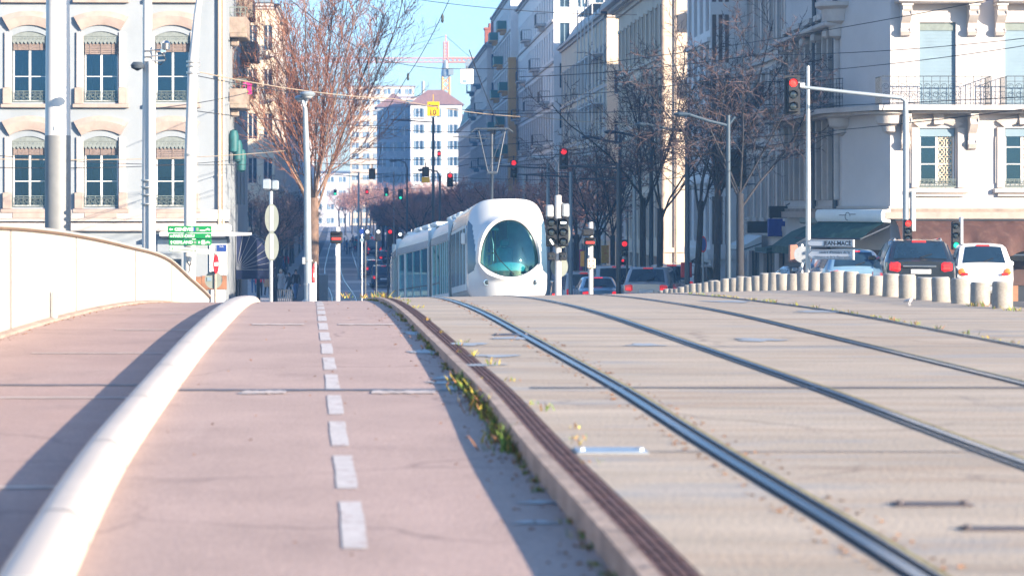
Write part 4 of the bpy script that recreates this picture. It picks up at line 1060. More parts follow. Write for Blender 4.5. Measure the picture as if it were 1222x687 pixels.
# ---------------------------------------------------------------- RIGHT row going away
B2 = row_building('apartment_building', 'narrow pinkish apartment block with tall shuttered windows next to the corner building', 1, 16.4, 97.05, 109.0, -3.6, 13.5, 'stone_rose', 6, 4, 3.45, .95, 2.5, .9, gf=3, mf='shutter_grey', front=None)
for (yy, zz) in ((100.2, az(128, 100)), (106.5, az(128, 106))):
    balcony(B2, 16.4, 1, yy, zz, 2.6, .9)
B3 = row_building('office_building', 'white modern office block with dark vertical window strips and a blank end wall', 1, 14.95, 110.0, 118.0, -3.9, 14.5, 'plaster_pale', 4, 5, 3.1, 1.15, 2.5, -.2, gf=2, mw='window_blue', mf='slat_brown', trim='plaster_pale', sills=False, front=[(.08+.28*i, -.3+2.65*j, .19, 2.1) for i in range(3) for j in range(6)])
sF = 22.06
B4 = row_building('stone_building', 'large beige stone building with ranks of tall windows under a deep cornice', 1, 16.0, 136, 161, -4.6, 13.4, 'stone_beige', 11, 4, 3.45, .95, 2.35, -.35, gf=8, trim='stone_beige', front=[(ax(826, 136)-16, az(66, 136), .78, 1.25), (ax(826, 136)-16, az(136, 136), .78, 1.0), (ax(826, 136)-16, az(214, 136), .78, 1.1)], deep=.4, mw='window_dark', mf='slat_brown', rise=1.6)
mb = MB(); 
for (xx, yy) in ((15.9, 135.9), (16.6, 135.88)): mb.tube([(xx, yy, z) for z in (-4, 2, 8, 13.3)], .09 if xx < 16 else .05, 8)
mb.build('downpipe', 'stone_mossy', B4)
mb = MB()
for zz in (-2.5, -.9, .8, 2.5, 4.2, 5.9, 7.6, 9.3, 11): mb.box2((16.0, 135.985, zz), (29, 135.999, zz+.03))
for k in range(9): mb.box2((16.3+.9*k, 135.987, -4.5), (16.32+.9*k, 135.998, 13.3))
mb.build('stone_joints', 'stone_trim', B4)
for v in (34, 113):
    mb = MB(); xa = ax(822, 135.5); mb.box2((xa, 135.35, az(v+0, 136)), (xa+1.5, 135.998, az(v-17, 136)), 0, .03); mb.box2((xa-.08, 135.28, az(v-17, 136)+.002), (xa+1.5, 135.998, az(v-20, 136)), 0, .02); mb.box2((xa+.1, 135.5, az(v-25, 136)), (xa+1.4, 135.55, az(v-24, 136))); mb.build('balcony', 'plaster_pale', B4)
mb = MB(); mb.box2((14.9, 135.2, 13.92), (29, 161.5, 14.3)); mb.box2((15.3, 135.6, 13.7), (29, 161.2, 13.918)); mb.build('eaves', 'stone_trim', B4)
B5 = row_building('stone_building', 'pale cream building with a sunlit end wall and scaffold on its roof', 1, 16.1, 170, 210, -4.6, 14.2, 'stone_cream', 14, 4, 3.4, 1.0, 2.3, -.2, gf=9, trim='stone_trim', mf='shutter_grey', front=[(.5, 2.2+3.4*j, .6, 1.6) for j in range(3)], sub=False)
sc_ = thing('scaffold', 'white tube scaffold standing against the cream building roof edge', 'scaffold', (15.8, 175, 9))
mb = MB()
for y in (171, 174, 177, 180, 183): 
    for x in (15.2, 16.0): mb.tube([(x, y, -4.4), (x, y, 16.2)], .045, 6)
for z in (5.0, 8.4, 11.8, 15.2):
    for x in (15.2, 16.0): mb.tube([(x, 171, z), (x, 183, z)], .04, 6)
    mb.box((15.6, 177, z), (.75, 12, .06))
    for y in (171, 174, 177, 180, 183): mb.tube([(15.2, y, z), (16.0, y, z)], .035, 5)
mb.tube([(15.2, 171, 5), (15.2, 174, 8.4), (15.2, 177, 11.8)], .03, 5); mb.build('tubes', 'pole_white', sc_)
B6 = row_building('apartment_building', 'tall grey-white apartment house with iron balconies on every floor', 1, 15.6, 212, 262, -4.6, 21.5, 'plaster_pale', 16, 6, 3.5, 1.05, 2.4, .0, gf=10, mf='shutter_grey', sub=False, front=[(.5+1.5*i, 1.2+3.4*j, .85, 2.1) for i in range(3) for j in range(6)])
for k in range(12): balcony(B6, 15.6, 1, 214+4.1*k, 3.4+3.5*(k*2 % 5), 2.6, .9)
B7 = row_building('apartment_building', 'ochre and white apartment house with green painted balconies', 1, 14.9, 264, 300, -4.6, 23.5, 'plaster_pale', 10, 7, 3.4, 1.1, 2.4, .0, gf=6, mf='shutter_green', sub=False)
for k in range(9): balcony(B7, 14.9, 1, 266+3.6*k, 7+3.4*(k*2 % 5), 3.0, 1.0, 'plaster_ochre', solid='shutter_green')
mb = MB(); mb.box2((14.6, 262.5, -4), (15.4, 263.95, 17)); mb.build('bay', 'plaster_ochre', B7)
B8 = row_building('apartment_building', 'far pale apartment house with blue shaded balconies and zinc roof', 1, 14.2, 302, 350, -4.6, 20.5, 'stone_rose', 14, 6, 3.5, 1.1, 2.3, -.2, gf=8, mw='window_blue', sub=False, front=[(.5+1.6*k, 1+3.4*j, .8, 1.8) for k in range(3) for j in range(6)])
for k in range(8): balcony(B8, 14.2, 1, 304+5*k, 6.4+3.5*(k % 4), 3.2, 1.0, 'shutter_grey')
B9 = row_building('apartment_building', 'lowest and farthest house of the right row with a steep teal roof', 1, 14.6, 352, 410, -4.6, 13.5, 'stone_rose', 14, 4, 3.3, 1.1, 2.2, -.4, gf=6, mw='window_blue', sub=False, roof='shutter_green', rise=3.8)
for (b_, x, y, z, hh, mm) in ((B8, 15.4, 304, 20.7, 3.4, 'brick_red'), (B8, 16.6, 306, 20.7, 2.6, 'brick_red'), (B7, 15.8, 266, 23.8, 2.4, 'brick_red'), (B7, 18, 270, 23.8, 4, 'plaster_pale'), (B8, 15.6, 325, 20.7, 3.6, 'brick_red'), (B6, 17, 230, 21.8, 4, 'plaster_pale')):
    mb = MB(); mb.box2((x-.6, y-.9, z), (x+.6, y+.9, z+hh)); mb.box2((x-.72, y-1.0, z+hh+.002), (x+.72, y+1.0, z+hh+.22))
    for k in range(3): mb.lathe((x, y-.6+.6*k, z+hh+.22), [(.16, 0), (.13, .5), (.15, .55)], 8)
    mb.build('chimney', mm, b_)

# ---------------------------------------------------------------- LEFT row
L2 = row_building('apartment_building', 'cream sunlit apartment house with stone balconies behind the big bare tree', -1, -7.7, 205, 232, -4.6, 17.5, 'stone_cream', 8, 5, 3.6, 1.1, 2.4, -.3, gf=5, sub=False, front=[(13-.9-1.25*k, -.3+3.6*j, .75, 2.1) for k in range(3) for j in range(5)], mf='stone_trim')
for k in range(4):
    mb = MB(); mb.box2((-8.2, 204.3, 2.8+3.6*k), (-7.6, 205, 3.0+3.6*k), 0, .03); mb.build('balcony', 'stone_trim', L2)
    mb = MB(); [mb.box2((-8.2+.1*q, 204.32, 3.002+3.6*k), (-8.17+.1*q, 204.36, 3.9+3.6*k)) for q in range(6)]; mb.box2((-8.2, 204.3, 3.9+3.6*k), (-7.6, 204.36, 3.96+3.6*k)); mb.build('balcony_rail', 'iron_dark', L2)
L3 = row_building('apartment_building', 'rose apartment house far along the left pavement', -1, -8.1, 234, 290, -4.6, 14.5, 'stone_rose', 14, 5, 3.4, 1.1, 2.3, -.3, gf=8, sub=False, sills=False)
L4 = row_building('apartment_building', 'farthest grey house on the left side of the avenue', -1, -9.0, 300, 420, -4.6, 13.0, 'stucco_grey', 18, 5, 3.3, 1.1, 2.3, -.3, gf=10, sub=False, sills=False)
# ---------------------------------------------------------------- far blocks closing the view
def block(name, label, xa, xb, y, z0, z1, m, nx, nz, w, h, dep=16, roof='roof_tile', rise=3.0, mw='window_blue', zfirst=None):
    b = thing(name, label, 'building', ((xa+xb)/2, y+dep/2, z0)); mb = MB(); px = (xb-xa)/nx; pz = (z1-z0)/nz
    hl = [(px*(i+.5)-w/2, pz*(j+.5)-h/2, px*(i+.5)+w/2, pz*(j+.5)+h/2) for i in range(nx) for j in range(nz)]
    wall(mb, (xa, y, z0), (1, 0), xb-xa, z1-z0, hl, .3)
    mb.quad((xa, y, z0), (xa, y+dep, z0), (xa, y+dep, z1), (xa, y, z1)); mb.quad((xb, y, z0), (xb, y+dep, z0), (xb, y+dep, z1), (xb, y, z1)); mb.quad((xa, y+dep, z0), (xb, y+dep, z0), (xb, y+dep, z1), (xa, y+dep, z1))
    mb.build('wall', m, b, shade=False)
    mb = MB(); e = .6; mb.loft([[(xa-e, y-e, z1+.003), (xb+e, y-e, z1+.003), (xb+e, y+dep+e, z1+.003), (xa-e, y+dep+e, z1+.003)], [(xa+4 if rise > 1 else xa-e, y+dep/2-1, z1+rise), (xb-4 if rise > 1 else xb+e, y+dep/2-1, z1+rise), (xb-4 if rise > 1 else xb+e, y+dep/2+1, z1+rise), (xa+4 if rise > 1 else xa-e, y+dep/2+1, z1+rise)]], True, True); mb.build('roof', roof, b, shade=False)
    mb = MB(); mb.box((0, 0, h/2), (w, .05, h), 0); mb.box((0, -.03, h/2), (.12, .05, h), 1); mb.box((-w/2-.25, -.28, h/2), (.42, .05, h), 2); mb.box((w/2+.25, -.28, h/2), (.42, .05, h), 2)
    me = mesh_of(mb, 'window', [mw, 'wood_white', 'shutter_grey'])
    for q in hl: put('window', me, b, wpos((xa, y, z0), (1, 0), (q[0]+q[2])/2, q[1], .22))
    return b
block('white_house', 'white house with red tiled roof closing the avenue under the crane', ax(490, 566), ax(551, 566), 566, -4.6, az(125, 566), 'plaster_pale', 3, 8, 1.5, 2.0, 14, rise=3.6)
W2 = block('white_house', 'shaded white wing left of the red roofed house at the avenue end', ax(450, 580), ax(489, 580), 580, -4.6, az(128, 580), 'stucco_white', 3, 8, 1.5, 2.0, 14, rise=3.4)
block('tower_block', 'cream flat roofed tower block far behind the bare tree', ax(418, 820), ax(494, 820), 820, -4.6, az(103, 820), 'stone_cream', 6, 13, 1.3, 1.7, 18, 'stone_cream', .6, 'shutter_grey')
block('tower_block', 'stepped rose block between the two far white houses', ax(468, 760), ax(520, 760), 760, -4.6, az(116, 760), 'stone_rose', 5, 11, 1.6, 1.7, 18, 'stone_rose', .6)
block('tower_block', 'low pale block at the far right end of the avenue', ax(505, 900), ax(580, 900), 900, -4.6, az(142, 900), 'stone_rose', 8, 8, 1.8, 1.8, 18, 'roof_tile', 2)
block('tower_block', 'hazy pale block far down the left of the avenue', ax(330, 760), ax(416, 760), 760, -4.6, az(206, 760), 'stucco_grey', 6, 4, 1.2, 1.6, 18, 'roof_zinc', .6, 'shutter_grey')
# tower crane
cr = thing('tower_crane', 'orange and yellow tower crane with a long jib above the far roofs', 'crane', (ax(532, 900), 900, -4.4))
X, Y = ax(532, 900), 900.0
CW = 1.6
def lattice(mb, a, b, w, n, r, mi=0):
    a, b = Vector(a), Vector(b); t = (b-a).normalized(); s = t.cross(Vector((0, 1, 0))).normalized() if abs(t.y) < .9 else Vector((1, 0, 0)); q = t.cross(s).normalized()
    cs = [(s*i+q*j)*(w/2) for i, j in ((-1, -1), (1, -1), (1, 1), (-1, 1))]
    for c in cs: mb.tube([a+c, b+c], r, 4, mi)
    for k in range(n):
        p, p2 = a.lerp(b, k/n), a.lerp(b, (k+1)/n)
        for i in range(4): mb.tube([p+cs[i], p2+cs[(i+1) % 4]], r*.7, 3, mi)
zj = az(72, Y)
mb = MB(); lattice(mb, (X, Y, -4), (X, Y, az(92, Y)), 2.6, 20, .36); mb.build('mast', 'sign_yellow', cr)
mb = MB(); mb.lathe((X, Y, az(92, Y)), [(1.6, 0), (1.7, 1.2), (1.5, 2.4), (1.2, 4.2), (1.0, 5.8)], 12); mb.box((X+1.8, Y-1.5, az(86, Y)), (1.8, 2, 2.4)); mb.build('cab', 'sign_back', cr)
mb = MB(); lattice(mb, (X, Y, zj), (X, Y, az(50, Y)), 1.4, 6, .30); mb.tube([(X, Y, az(50, Y)), (X, Y, az(42, Y))], .25, 5); mb.build('tower_peak', 'crane_orange', cr)
mb = MB(); lattice(mb, (ax(330, Y), Y, zj), (X, Y, zj), 1.5, 34, .15); lattice(mb, (X, Y, zj), (ax(570, Y), Y, zj), 1.5, 7, .28); mb.build('jib', 'crane_orange', cr)
mb = MB(); mb.box((ax(562, Y), Y, zj-1.5), (4, 2, 3)); mb.build('counterweight', 'sign_back', cr)
mb = MB(); mb.tube([(X, Y, az(43, Y)), (ax(430, Y), Y, zj+.8)], .09, 4); mb.tube([(X, Y, az(43, Y)), (ax(562, Y), Y, zj+.8)], .09, 4); mb.build('stay_cable', 'pole_dark', cr)
mb = MB(); X2 = ax(505, 768); mb.tube([(X2, 768, az(120, 768)), (X2, 768, az(97, 768))], .5, 8)
tag(mb.build('chimney_stack', 'sign_back'), 'thin grey chimney stack rising above the far pink blocks', 'chimney')
# ================================================================ TREES
def rot_dir(d, ang, az_):
    d = Vector(d).normalized(); a = d.cross(Vector((0, 0, 1)));
    if a.length < .05: a = Vector((1, 0, 0))
    a.normalize(); a = Quaternion(d, az_) @ a
    return (Quaternion(a, ang) @ d).normalized()
def grow(mb, r, p, d, L, rad, lev, cfg):
    """a limb of length L and its side shoots"""
    n = 5 if lev <= 1 else (3 if lev == 2 else 2)
    pts = [Vector(p)]; rads = [rad]; dirs = []
    for i in range(n):
        d = (d + Vector((r.gauss(0, 1), r.gauss(0, 1), r.gauss(0, 1)))*cfg['wob'][lev] + Vector((0, 0, cfg['up'][lev]))).normalized()
        pts.append(pts[-1] + d*(L/n)); rads.append(rad*(1-(i+1)/n*cfg['taper'])); dirs.append(d.copy())
    mb.tube(pts, rads, 6 if lev == 0 else (5 if lev == 1 else 3), 0 if lev < cfg['twig_lev'] else 1, caps=False)
    if lev >= cfg['levels']: return
    k = cfg['kids'][lev]; ph = r.uniform(0, 6.28)
    for i in range(k):
        t = cfg['start'][lev] + (1-cfg['start'][lev])*(i+.6*r.random())/k
        s = min(n-1, int(t*n)); q = pts[s].lerp(pts[s+1], t*n-s)
        ph += 2.4 + r.uniform(-.4, .4)
        dd = rot_dir(dirs[s], R(r.uniform(*cfg['ang'][lev])), ph)
        l2 = L*cfg['len'][lev]*(1.05-.55*t)*r.uniform(.7, 1.2)
        grow(mb, r, q, dd, l2, max(cfg['rmin'], lerp(rads[s], rads[s+1], .5)*cfg['rr'][lev]), lev+1, cfg)
def make_tree(name, label, loc, seed, trunk_h, r0, stems, spread, stem_len, cfg, mats, group=None, lean=0.0):
    r = random.Random(seed); t = thing(name, label, 'tree', loc, 0, group)
    mb = MB(); pts = [(0, 0, -.6), (.0, 0, 0), (lean*.3, .02, trunk_h*.4), (lean, 0, trunk_h*.8), (lean*1.1, 0, trunk_h)]
    mb.tube(pts, [r0*1.35, r0*1.15, r0*.95, r0*.92, r0*.9], 10); mb.build('trunk', mats[0], t, local=True, smooth_deg=60)
    mb = MB(); ph = r.uniform(0, 6)
    for i in range(stems):
        ph += 6.28/stems + r.uniform(-.3, .3); a = R(r.uniform(*spread))
        d = Vector((math.sin(a)*math.cos(ph), math.sin(a)*math.sin(ph), math.cos(a)))
        z = trunk_h*(1-r.uniform(0, .22)) if i else trunk_h
        grow(mb, r, (lean*z/trunk_h, 0, z), d, stem_len*r.uniform(.8, 1.1), r0*r.uniform(*cfg.get('sr', (.38, .55))), 0, cfg)
    mb.build('crown', [mats[0], mats[1]], t, local=True, smooth_deg=80, recalc=False)
    return t
cfgA = dict(levels=3, wob=[.05, .06, .09, .12], up=[.05, .07, .07, .05], taper=.72, kids=[17, 10, 4], start=[.12, .12, .15], ang=[(16, 42), (18, 45), (20, 50)], len=[.42, .42, .45], rr=[.40, .5, .7], rmin=.0105, twig_lev=1, sr=(.16, .27))
zA = prof(100)-.1
make_tree('bare_tree', 'big bare reddish-brown tree with upswept branches behind the twin-headed street lamp', (ax(374, 100), 100, zA), 7, az(236, 100)-zA, .24, 15, (3, 36), 9.4, cfgA, ['bark_brown', 'twig_red'])
cfgD = dict(levels=3, wob=[.10, .13, .16, .16], up=[.03, .03, .03, .02], taper=.7, kids=[9, 7, 5], start=[.2, .15, .2], ang=[(30, 65), (30, 60), (25, 60)], len=[.50, .50, .5], rr=[.5, .5, .6], rmin=.009, twig_lev=2, sr=(.28, .42))
G1 = 'bare street trees lining the avenue'
P1 = make_tree('street_tree', 'x', (0, 0, 0), 21, 3.2, .105, 5, (12, 48), 4.3, cfgD, ['bark_dark', 'twig_dark'], G1)
P2 = make_tree('street_tree', 'x', (0, 0, 0), 33, 3.5, .10, 5, (8, 42), 4.9, cfgD, ['bark_dark', 'twig_dark'], G1, .12)
cfgR = dict(cfgD); cfgR.update(kids=[10, 7, 5], rmin=.016)
P3 = make_tree('street_tree', 'x', (0, 0, 0), 45, 3.4, .14, 7, (15, 60), 3.2, cfgR, ['bark_dark', 'twig_rust'], G1)
P4 = make_tree('street_tree', 'x', (0, 0, 0), 52, 3.8, .14, 6, (10, 55), 3.4, cfgR, ['bark_dark', 'twig_rust'], G1, -.1)
used = set()
def put_tree(src, label, x, y, rz, s):
    z = prof(y)-.05
    if src.name not in used:
        used.add(src.name); src.location = (x, y, z); src.rotation_euler = (0, 0, rz); src.scale = (s, s, s); src['label'] = label; return src
    return place(src, label, (x, y, z), rz, s)
rt = random.Random(17)
ORD = ['nearest', 'second', 'third', 'fourth', 'fifth', 'sixth', 'seventh', 'eighth']
near = [(883, 12.6, P1, 1.1), (854, 12.2, P2, 1.12), (831, 11.7, P2, 1.0), (788, 10.9, P1, 1.08), (766, 10.5, P2, 1.12), (731, 10.5, P1, .95), (713, 10.5, P3, 1.0), (688, 10.4, P3, 1.0)]
for i, (u, x, src, s) in enumerate(near):
    y = x*FPX/(u-U0)
    put_tree(src, '%s bare dark street tree of the right row behind the bollards' % ORD[i], x, y, rt.uniform(0, 6.28), s*1.17)
for i, (u, y) in enumerate(((405, 560), (412, 520), (420, 545), (431, 560), (442, 530), (428, 470), (446, 445), (455, 500), (463, 455), (474, 520), (482, 470), (493, 440), (505, 500), (514, 455), (526, 520), (534, 470), (545, 440), (553, 505), (470, 545), (500, 550), (437, 520))):
    put_tree(P3 if i % 2 else P4, 'small hazy reddish tree before the white houses closing the avenue', ax(u, y), y, rt.uniform(0, 6.28), rt.uniform(1.2, 1.6))
i = 0
for y in frange(134, 420, 9.5):
    x = 10.2 - .012*(y-134) + rt.uniform(-.4, .4)
    put_tree(P3 if i % 2 else P4, 'reddish bare street tree in the long right row beyond the tram', x, y, rt.uniform(0, 6.28), rt.uniform(.95, 1.18)); i += 1
for y in frange(150, 420, 13):
    x = trackR(y) + 4.1 + rt.uniform(-.3, .3)
    if y > 190: put_tree(P3 if i % 2 else P4, 'reddish bare tree of the row between tramway and right carriageway', x, y, rt.uniform(0, 6.28), rt.uniform(.85, 1.0)); i += 1
for y in frange(128, 420, 14):
    x = trackL(y) - 4.2 + rt.uniform(-.3, .3)
    put_tree(P3 if i % 2 else P1, 'bare tree on the left pavement behind the shoppers', x, y, rt.uniform(0, 6.28), rt.uniform(.85, 1.05)); i += 1

# ================================================================ POLES, LAMPS, SIGNALS, SIGNS
def gnd(x, y):
    if x > 9.0: return terr(x, y)
    if x < parX(y)-.3 or y > 62: return min(deck(x, y), terr(x, y)+.36)-.0
    return lane(x, y) if x < kerbX(y) else deck(x, y)
def pole_mb(x, y, z0, z1, r0, r1=None, n=14, foot=True):
    mb = MB(); r1 = r1 or r0
    mb.lathe((x, y, 0), [(r0*1.0, z0-.3), (r0, lerp(z0, z1, .3)), (r1, z1-.02), (r1*.8, z1)], n)
    if foot: mb.lathe((x, y, z0), [(r0*1.9, -.05), (r0*1.9, .04), (r0*1.3, .07)], n)
    return mb
# wide white pylon with its lower part overpainted grey
Y = 60.0; s = FPX/Y; x = ax(69, Y); r = 15.5/s
t = thing('catenary_mast', 'widest white mast, overpainted grey at the bottom, behind the parapet', 'mast', (x, Y, gnd(-6, Y)))
mb = MB(); mb.lathe((x, Y, 0), [(r, gnd(-6, Y)-.4), (r, az(162, Y))], 28); mb.build('painted_base', 'pole_paint', t)
mb = MB(); mb.lathe((x, Y, 0), [(r*.985, az(162, Y)+.002), (r*.93, az(60, Y)), (r*.86, az(-90, Y))], 28); mb.build('shaft', 'pole_white', t)
mb = MB(); mb.box2((x-.05, Y-r-.01, az(156, Y)), (x+.07, Y-r+.06, az(151, Y))); mb.build('number_plate', 'sign_white', t)
# second mast: blue grey lower post with white riser, floodlight and camera
Y = 58.0; s = FPX/Y; x = ax(176, Y); zb = gnd(-5, Y)
t = thing('catenary_mast', 'white mast carrying a floodlight and camera bracket left of the window', 'mast', (x, Y, zb))
mb = pole_mb(x, Y, zb, az(-80, Y), 6.6/s, 5.0/s); mb.build('shaft', 'pole_white', t)
mb = pole_mb(x+.10, Y-.12, zb, az(74, Y), 5.0/s); mb.build('riser', 'pole_white', t)
mb = MB()
for v in (61, 68, 74): mb.tube([(x-.05, Y-.12, az(v, Y)), (x+.42, Y-.25, az(v-1, Y))], .02, 6)
for v in (216, 224, 233, 244): mb.lathe((x+.04, Y-.04, az(v, Y)), [(.19, 0), (.19, .03)], 14)
mb.build('bracket', 'galvanised', t)
mb = MB(); mb.lathe((ax(165, Y), Y-.2, az(80, Y)), [(.02, -.10), (.14, -.04), (.16, .03), (.10, .10)], 14); mb.build('floodlight', 'pole_dark', t)
mb = MB(); mb.lathe((ax(199, Y), Y-.3, az(55, Y)), [(.03, -.12), (.10, -.10), (.11, .04), (.05, .10)], 14); mb.box((ax(196, Y), Y-.25, az(62, Y)), (.12, .16, .10), 0, 0, .02); mb.build('camera', 'chrome', t)
mb = MB(); mb.tube([(ax(194, Y), Y-.25, az(64, Y)), (ax(199, Y), Y-.25, az(72, Y)), (ax(193, Y), Y-.2, az(78, Y)), (ax(183, Y), Y-.12, az(74, Y))], .012, 5); mb.build('cable', 'wire_black', t)
# third leaning mast
Y = 61.0; s = FPX/Y; x = ax(228, Y); zb = gnd(-4.6, Y)
t = thing('catenary_mast', 'slim white leaning mast behind the green direction signs', 'mast', (x, Y, zb))
mb = MB(); mb.tube([(ax(226, Y), Y, zb-.3), (ax(227, Y), Y, az(190, Y)), (ax(230, Y), Y, az(80, Y)), (ax(235, Y), Y, az(20, Y)), (ax(242, Y), Y, az(-30, Y))], [.15, .145, .12, .085, .07], 14); mb.build('shaft', 'pole_white', t)
mb = MB()
for v in (186, 80, 75, 88): mb.lathe((ax(228 if v > 100 else 230.5, Y), Y, az(v, Y)), [(.165, 0), (.165, .05)], 14)
mb.build('clamp', 'galvanised', t)
mb = MB(); p0 = Vector((ax(227, Y), Y-.155, az(318, Y)))
mb.tube([p0+Vector((-.06, 0, .14)), p0+Vector((.0, 0, .02)), p0+Vector((.07, 0, .10))], .008, 4); mb.tube([p0+Vector((.02, 0, .12)), p0+Vector((.0, 0, -.06)), p0+Vector((-.02, 0, -.14))], .008, 4); mb.build('scrawl', 'letter_black', t)
# green direction signs
Y = 60.6; s = FPX/Y
t = thing('direction_sign', 'stack of three green direction boards and one faded board on a slim mast', 'sign', (ax(227, Y), Y-.2, az(286, Y)))
def board(u0, u1, v0, v1, m, tilt_=0.0, border=None):
    w, h = (u1-u0)/s, (v1-v0)/s; mb = MB(); mb.box((0, 0, 0), (w, .03, h), 0, 0, .012); b = mb.build('board', m, t, local=True)
    b.location = Vector((ax((u0+u1)/2, Y), Y-.2, az((v0+v1)/2, Y))) - wloc(t); b.rotation_euler = (0, tilt_, 0)
    if border is None: return b, w, h
    mb = MB(); e = .007
    for (a, c, d, f) in ((-w/2+.01, -h/2+.008, w/2-.01, -h/2+.008+e), (-w/2+.01, h/2-.008-e, w/2-.01, h/2-.008), (-w/2+.01, -h/2+.02, -w/2+.01+e, h/2-.02), (w/2-.01-e, -h/2+.02, w/2-.01, h/2-.02)): mb.box2((a, -.0175, c), (d, -.0155, f))
    mb.build('border', border, b, local=True); return b, w, h
def arrow(b, x, z, sz, ang, m='letter_white'):
    mb = MB(); c, q = math.cos(ang), math.sin(ang)
    P = [(1, 0), (.1, .75), (.1, .28), (-1, .28), (-1, -.28), (.1, -.28), (.1, -.75)]
    mb.prism([(x+sz*(px*c-py*q), -.0175, z+sz*(px*q+py*c)) for px, py in P], (0, 0, 0), (0, .002, 0)); mb.build('arrow', m, b, local=True)
def bike(b, x, z, sz, m='letter_white'):
    mb = MB()
    for dx in (-1, 1): mb.tube([(x+sz*(dx+.55*math.cos(k*.5)), -.019, z+sz*(-.3+.55*math.sin(k*.5))) for k in range(14)], sz*.13, 4)
    for a, c in (((-1, -.3), (-.3, .6)), ((-.3, .6), (.6, .6)), ((.6, .6), (0, -.3)), ((0, -.3), (-.3, .6)), ((.6, .6), (1, -.3)), ((-.45, .85), (-.1, .85))): mb.tube([(x+sz*a[0], -.019, z+sz*a[1]), (x+sz*c[0], -.019, z+sz*c[1])], sz*.13, 4)
    mb.build('bicycle_symbol', m, b, local=True)
def patch(b, x, z, w, h, m):
    mb = MB(); mb.box((x, -.0178, z), (w, .003, h)); mb.build('sticker', m, b, local=True)
b, w, h = board(201, 253, 269.5, 277.5, 'sign_green'); lettering('GENÈVE', .105, 'letter_white', b, (-.16, -.018, -.004), sx=1.05, bold=.003); arrow(b, -w/2+.08, 0, .045, math.pi); bike(b, w/2-.09, 0, .035); patch(b, .06, 0, .05, .10, 'sign_white'); patch(b, .11, 0, .04, .10, 'sign_blue'); patch(b, .19, 0, .06, .08, 'sign_back'); patch(b, .31, -.03, .13, .03, 'sign_pale_green')
b, w, h = board(202, 253, 278.3, 284.7, 'sign_green'); lettering('PART-DIEU', .10, 'letter_white', b, (-.15, -.018, 0), sx=1.05, bold=.003); arrow(b, -w/2+.07, 0, .042, math.pi); bike(b, w/2-.09, 0, .035)
b, w, h = board(202, 253, 285.6, 292.4, 'sign_green'); lettering('GERLAND', .10, 'letter_white', b, (-.17, -.018, 0), sx=1.05, bold=.003); arrow(b, -w/2+.07, 0, .045, math.pi/2); bike(b, w/2-.09, 0, .035); patch(b, .12, 0, .06, .06, 'sign_back'); patch(b, .22, .0, .04, .05, 'sign_white'); patch(b, .32, 0, .08, .10, 'sign_white')
b, w, h = board(203, 253, 295.5, 301.5, 'sign_pale_green', R(5)); arrow(b, -w/2+.07, 0, .035, math.pi/2, 'sign_green'); patch(b, .12, 0, .06, .06, 'sign_back'); patch(b, .41, 0, .10, .09, 'sign_white'); patch(b, -.12, .0, .38, .035, 'sign_back')
mb = MB(); xq = ax(227, Y)
for v in (273, 281, 289, 298): mb.box2((xq-.16, Y-.185, az(v, Y)-.02), (xq+.16, Y-.16, az(v, Y)+.02)); mb.box2((xq-.02, Y-.16, az(v, Y)-.02), (xq+.02, Y+.25, az(v, Y)+.02))
mb.build('clamp', 'galvanised', t)
# ------------ signs on poles
def disc(name, parent, x, y, z, rx, rz_, m, d=.012, yaw=0.0, n=28):
    mb = MB(); a = math.cos(yaw); c = math.sin(yaw)
    ring = [(math.cos(6.2832*k/n)*rx, math.sin(6.2832*k/n)*rz_) for k in range(n)]
    mb.loft([[(p*a-e*c*0+(-c)*e, p*c+a*e, q) for p, q in ring] for e in (-d, d)], True, True)
    o = mb.build(name, m, parent, local=True); o.location = Vector((x, y, z)) - wloc(parent); return o
Y = 66.0; s = FPX/Y; x = ax(257, Y); zb = gnd(-3.2, Y)
t = thing('traffic_sign', 'no entry sign seen edge-on above a round sign back by the parapet end', 'sign', (x, Y, zb))
pole_mb(x, Y, zb, az(302, Y), .035, .035, 10).build('post', 'kerb_stone', t)
o = disc('no_entry_disc', t, x+.02, Y-.06, az(315, Y), .25, .25, 'sign_red', .01, R(78)); 
mb = MB(); mb.box((0, 0, 0), (.36, .024, .09)); q = mb.build('white_bar', 'sign_white', o, local=True); q.rotation_euler = (0, 0, R(78))
disc('round_sign', t, x-.05, Y+.04, az(334, Y), 10.5/s, 10.5/s, 'sign_back')
patch_ = MB(); patch_.box((0, 0, 0), (.12, .02, .10)); q = patch_.build('sticker', 'shutter_grey', t, local=True); q.location = Vector((x-.16, Y+.02, az(333, Y)))-wloc(t)
Y = 62.0; s = FPX/Y; x = ax(323.5, Y); zb = lane(-1.9, 55)-.4
t = thing('traffic_sign', 'two oval road sign backs stacked on a thin grey post by the awning', 'sign', (x, Y, zb))
pole_mb(x, Y, zb, az(228, Y), .045, .045, 10).build('post', 'galvanised', t)
for v in (260.5, 294): 
    o = disc('sign_disc', t, x+.02, Y-.06, az(v, Y), 8.3/s, 17/s, 'sign_back', .012)
    mb = MB(); mb.box((0, .03, 0), (.14, .02, .04)); mb.box((-.0, -.016, 0), (.10, .008, .62)); mb.build('stiffener', 'galvanised', o, local=True)
mb = MB(); mb.box((x-.11, Y, az(220, Y)), (.22, .25, .26), 0, 0, .03); mb.box((x+.10, Y, az(221, Y)), (.18, .25, .24), 0, 0, .03); mb.build('signal_box', 'pole_blue_grey', t)
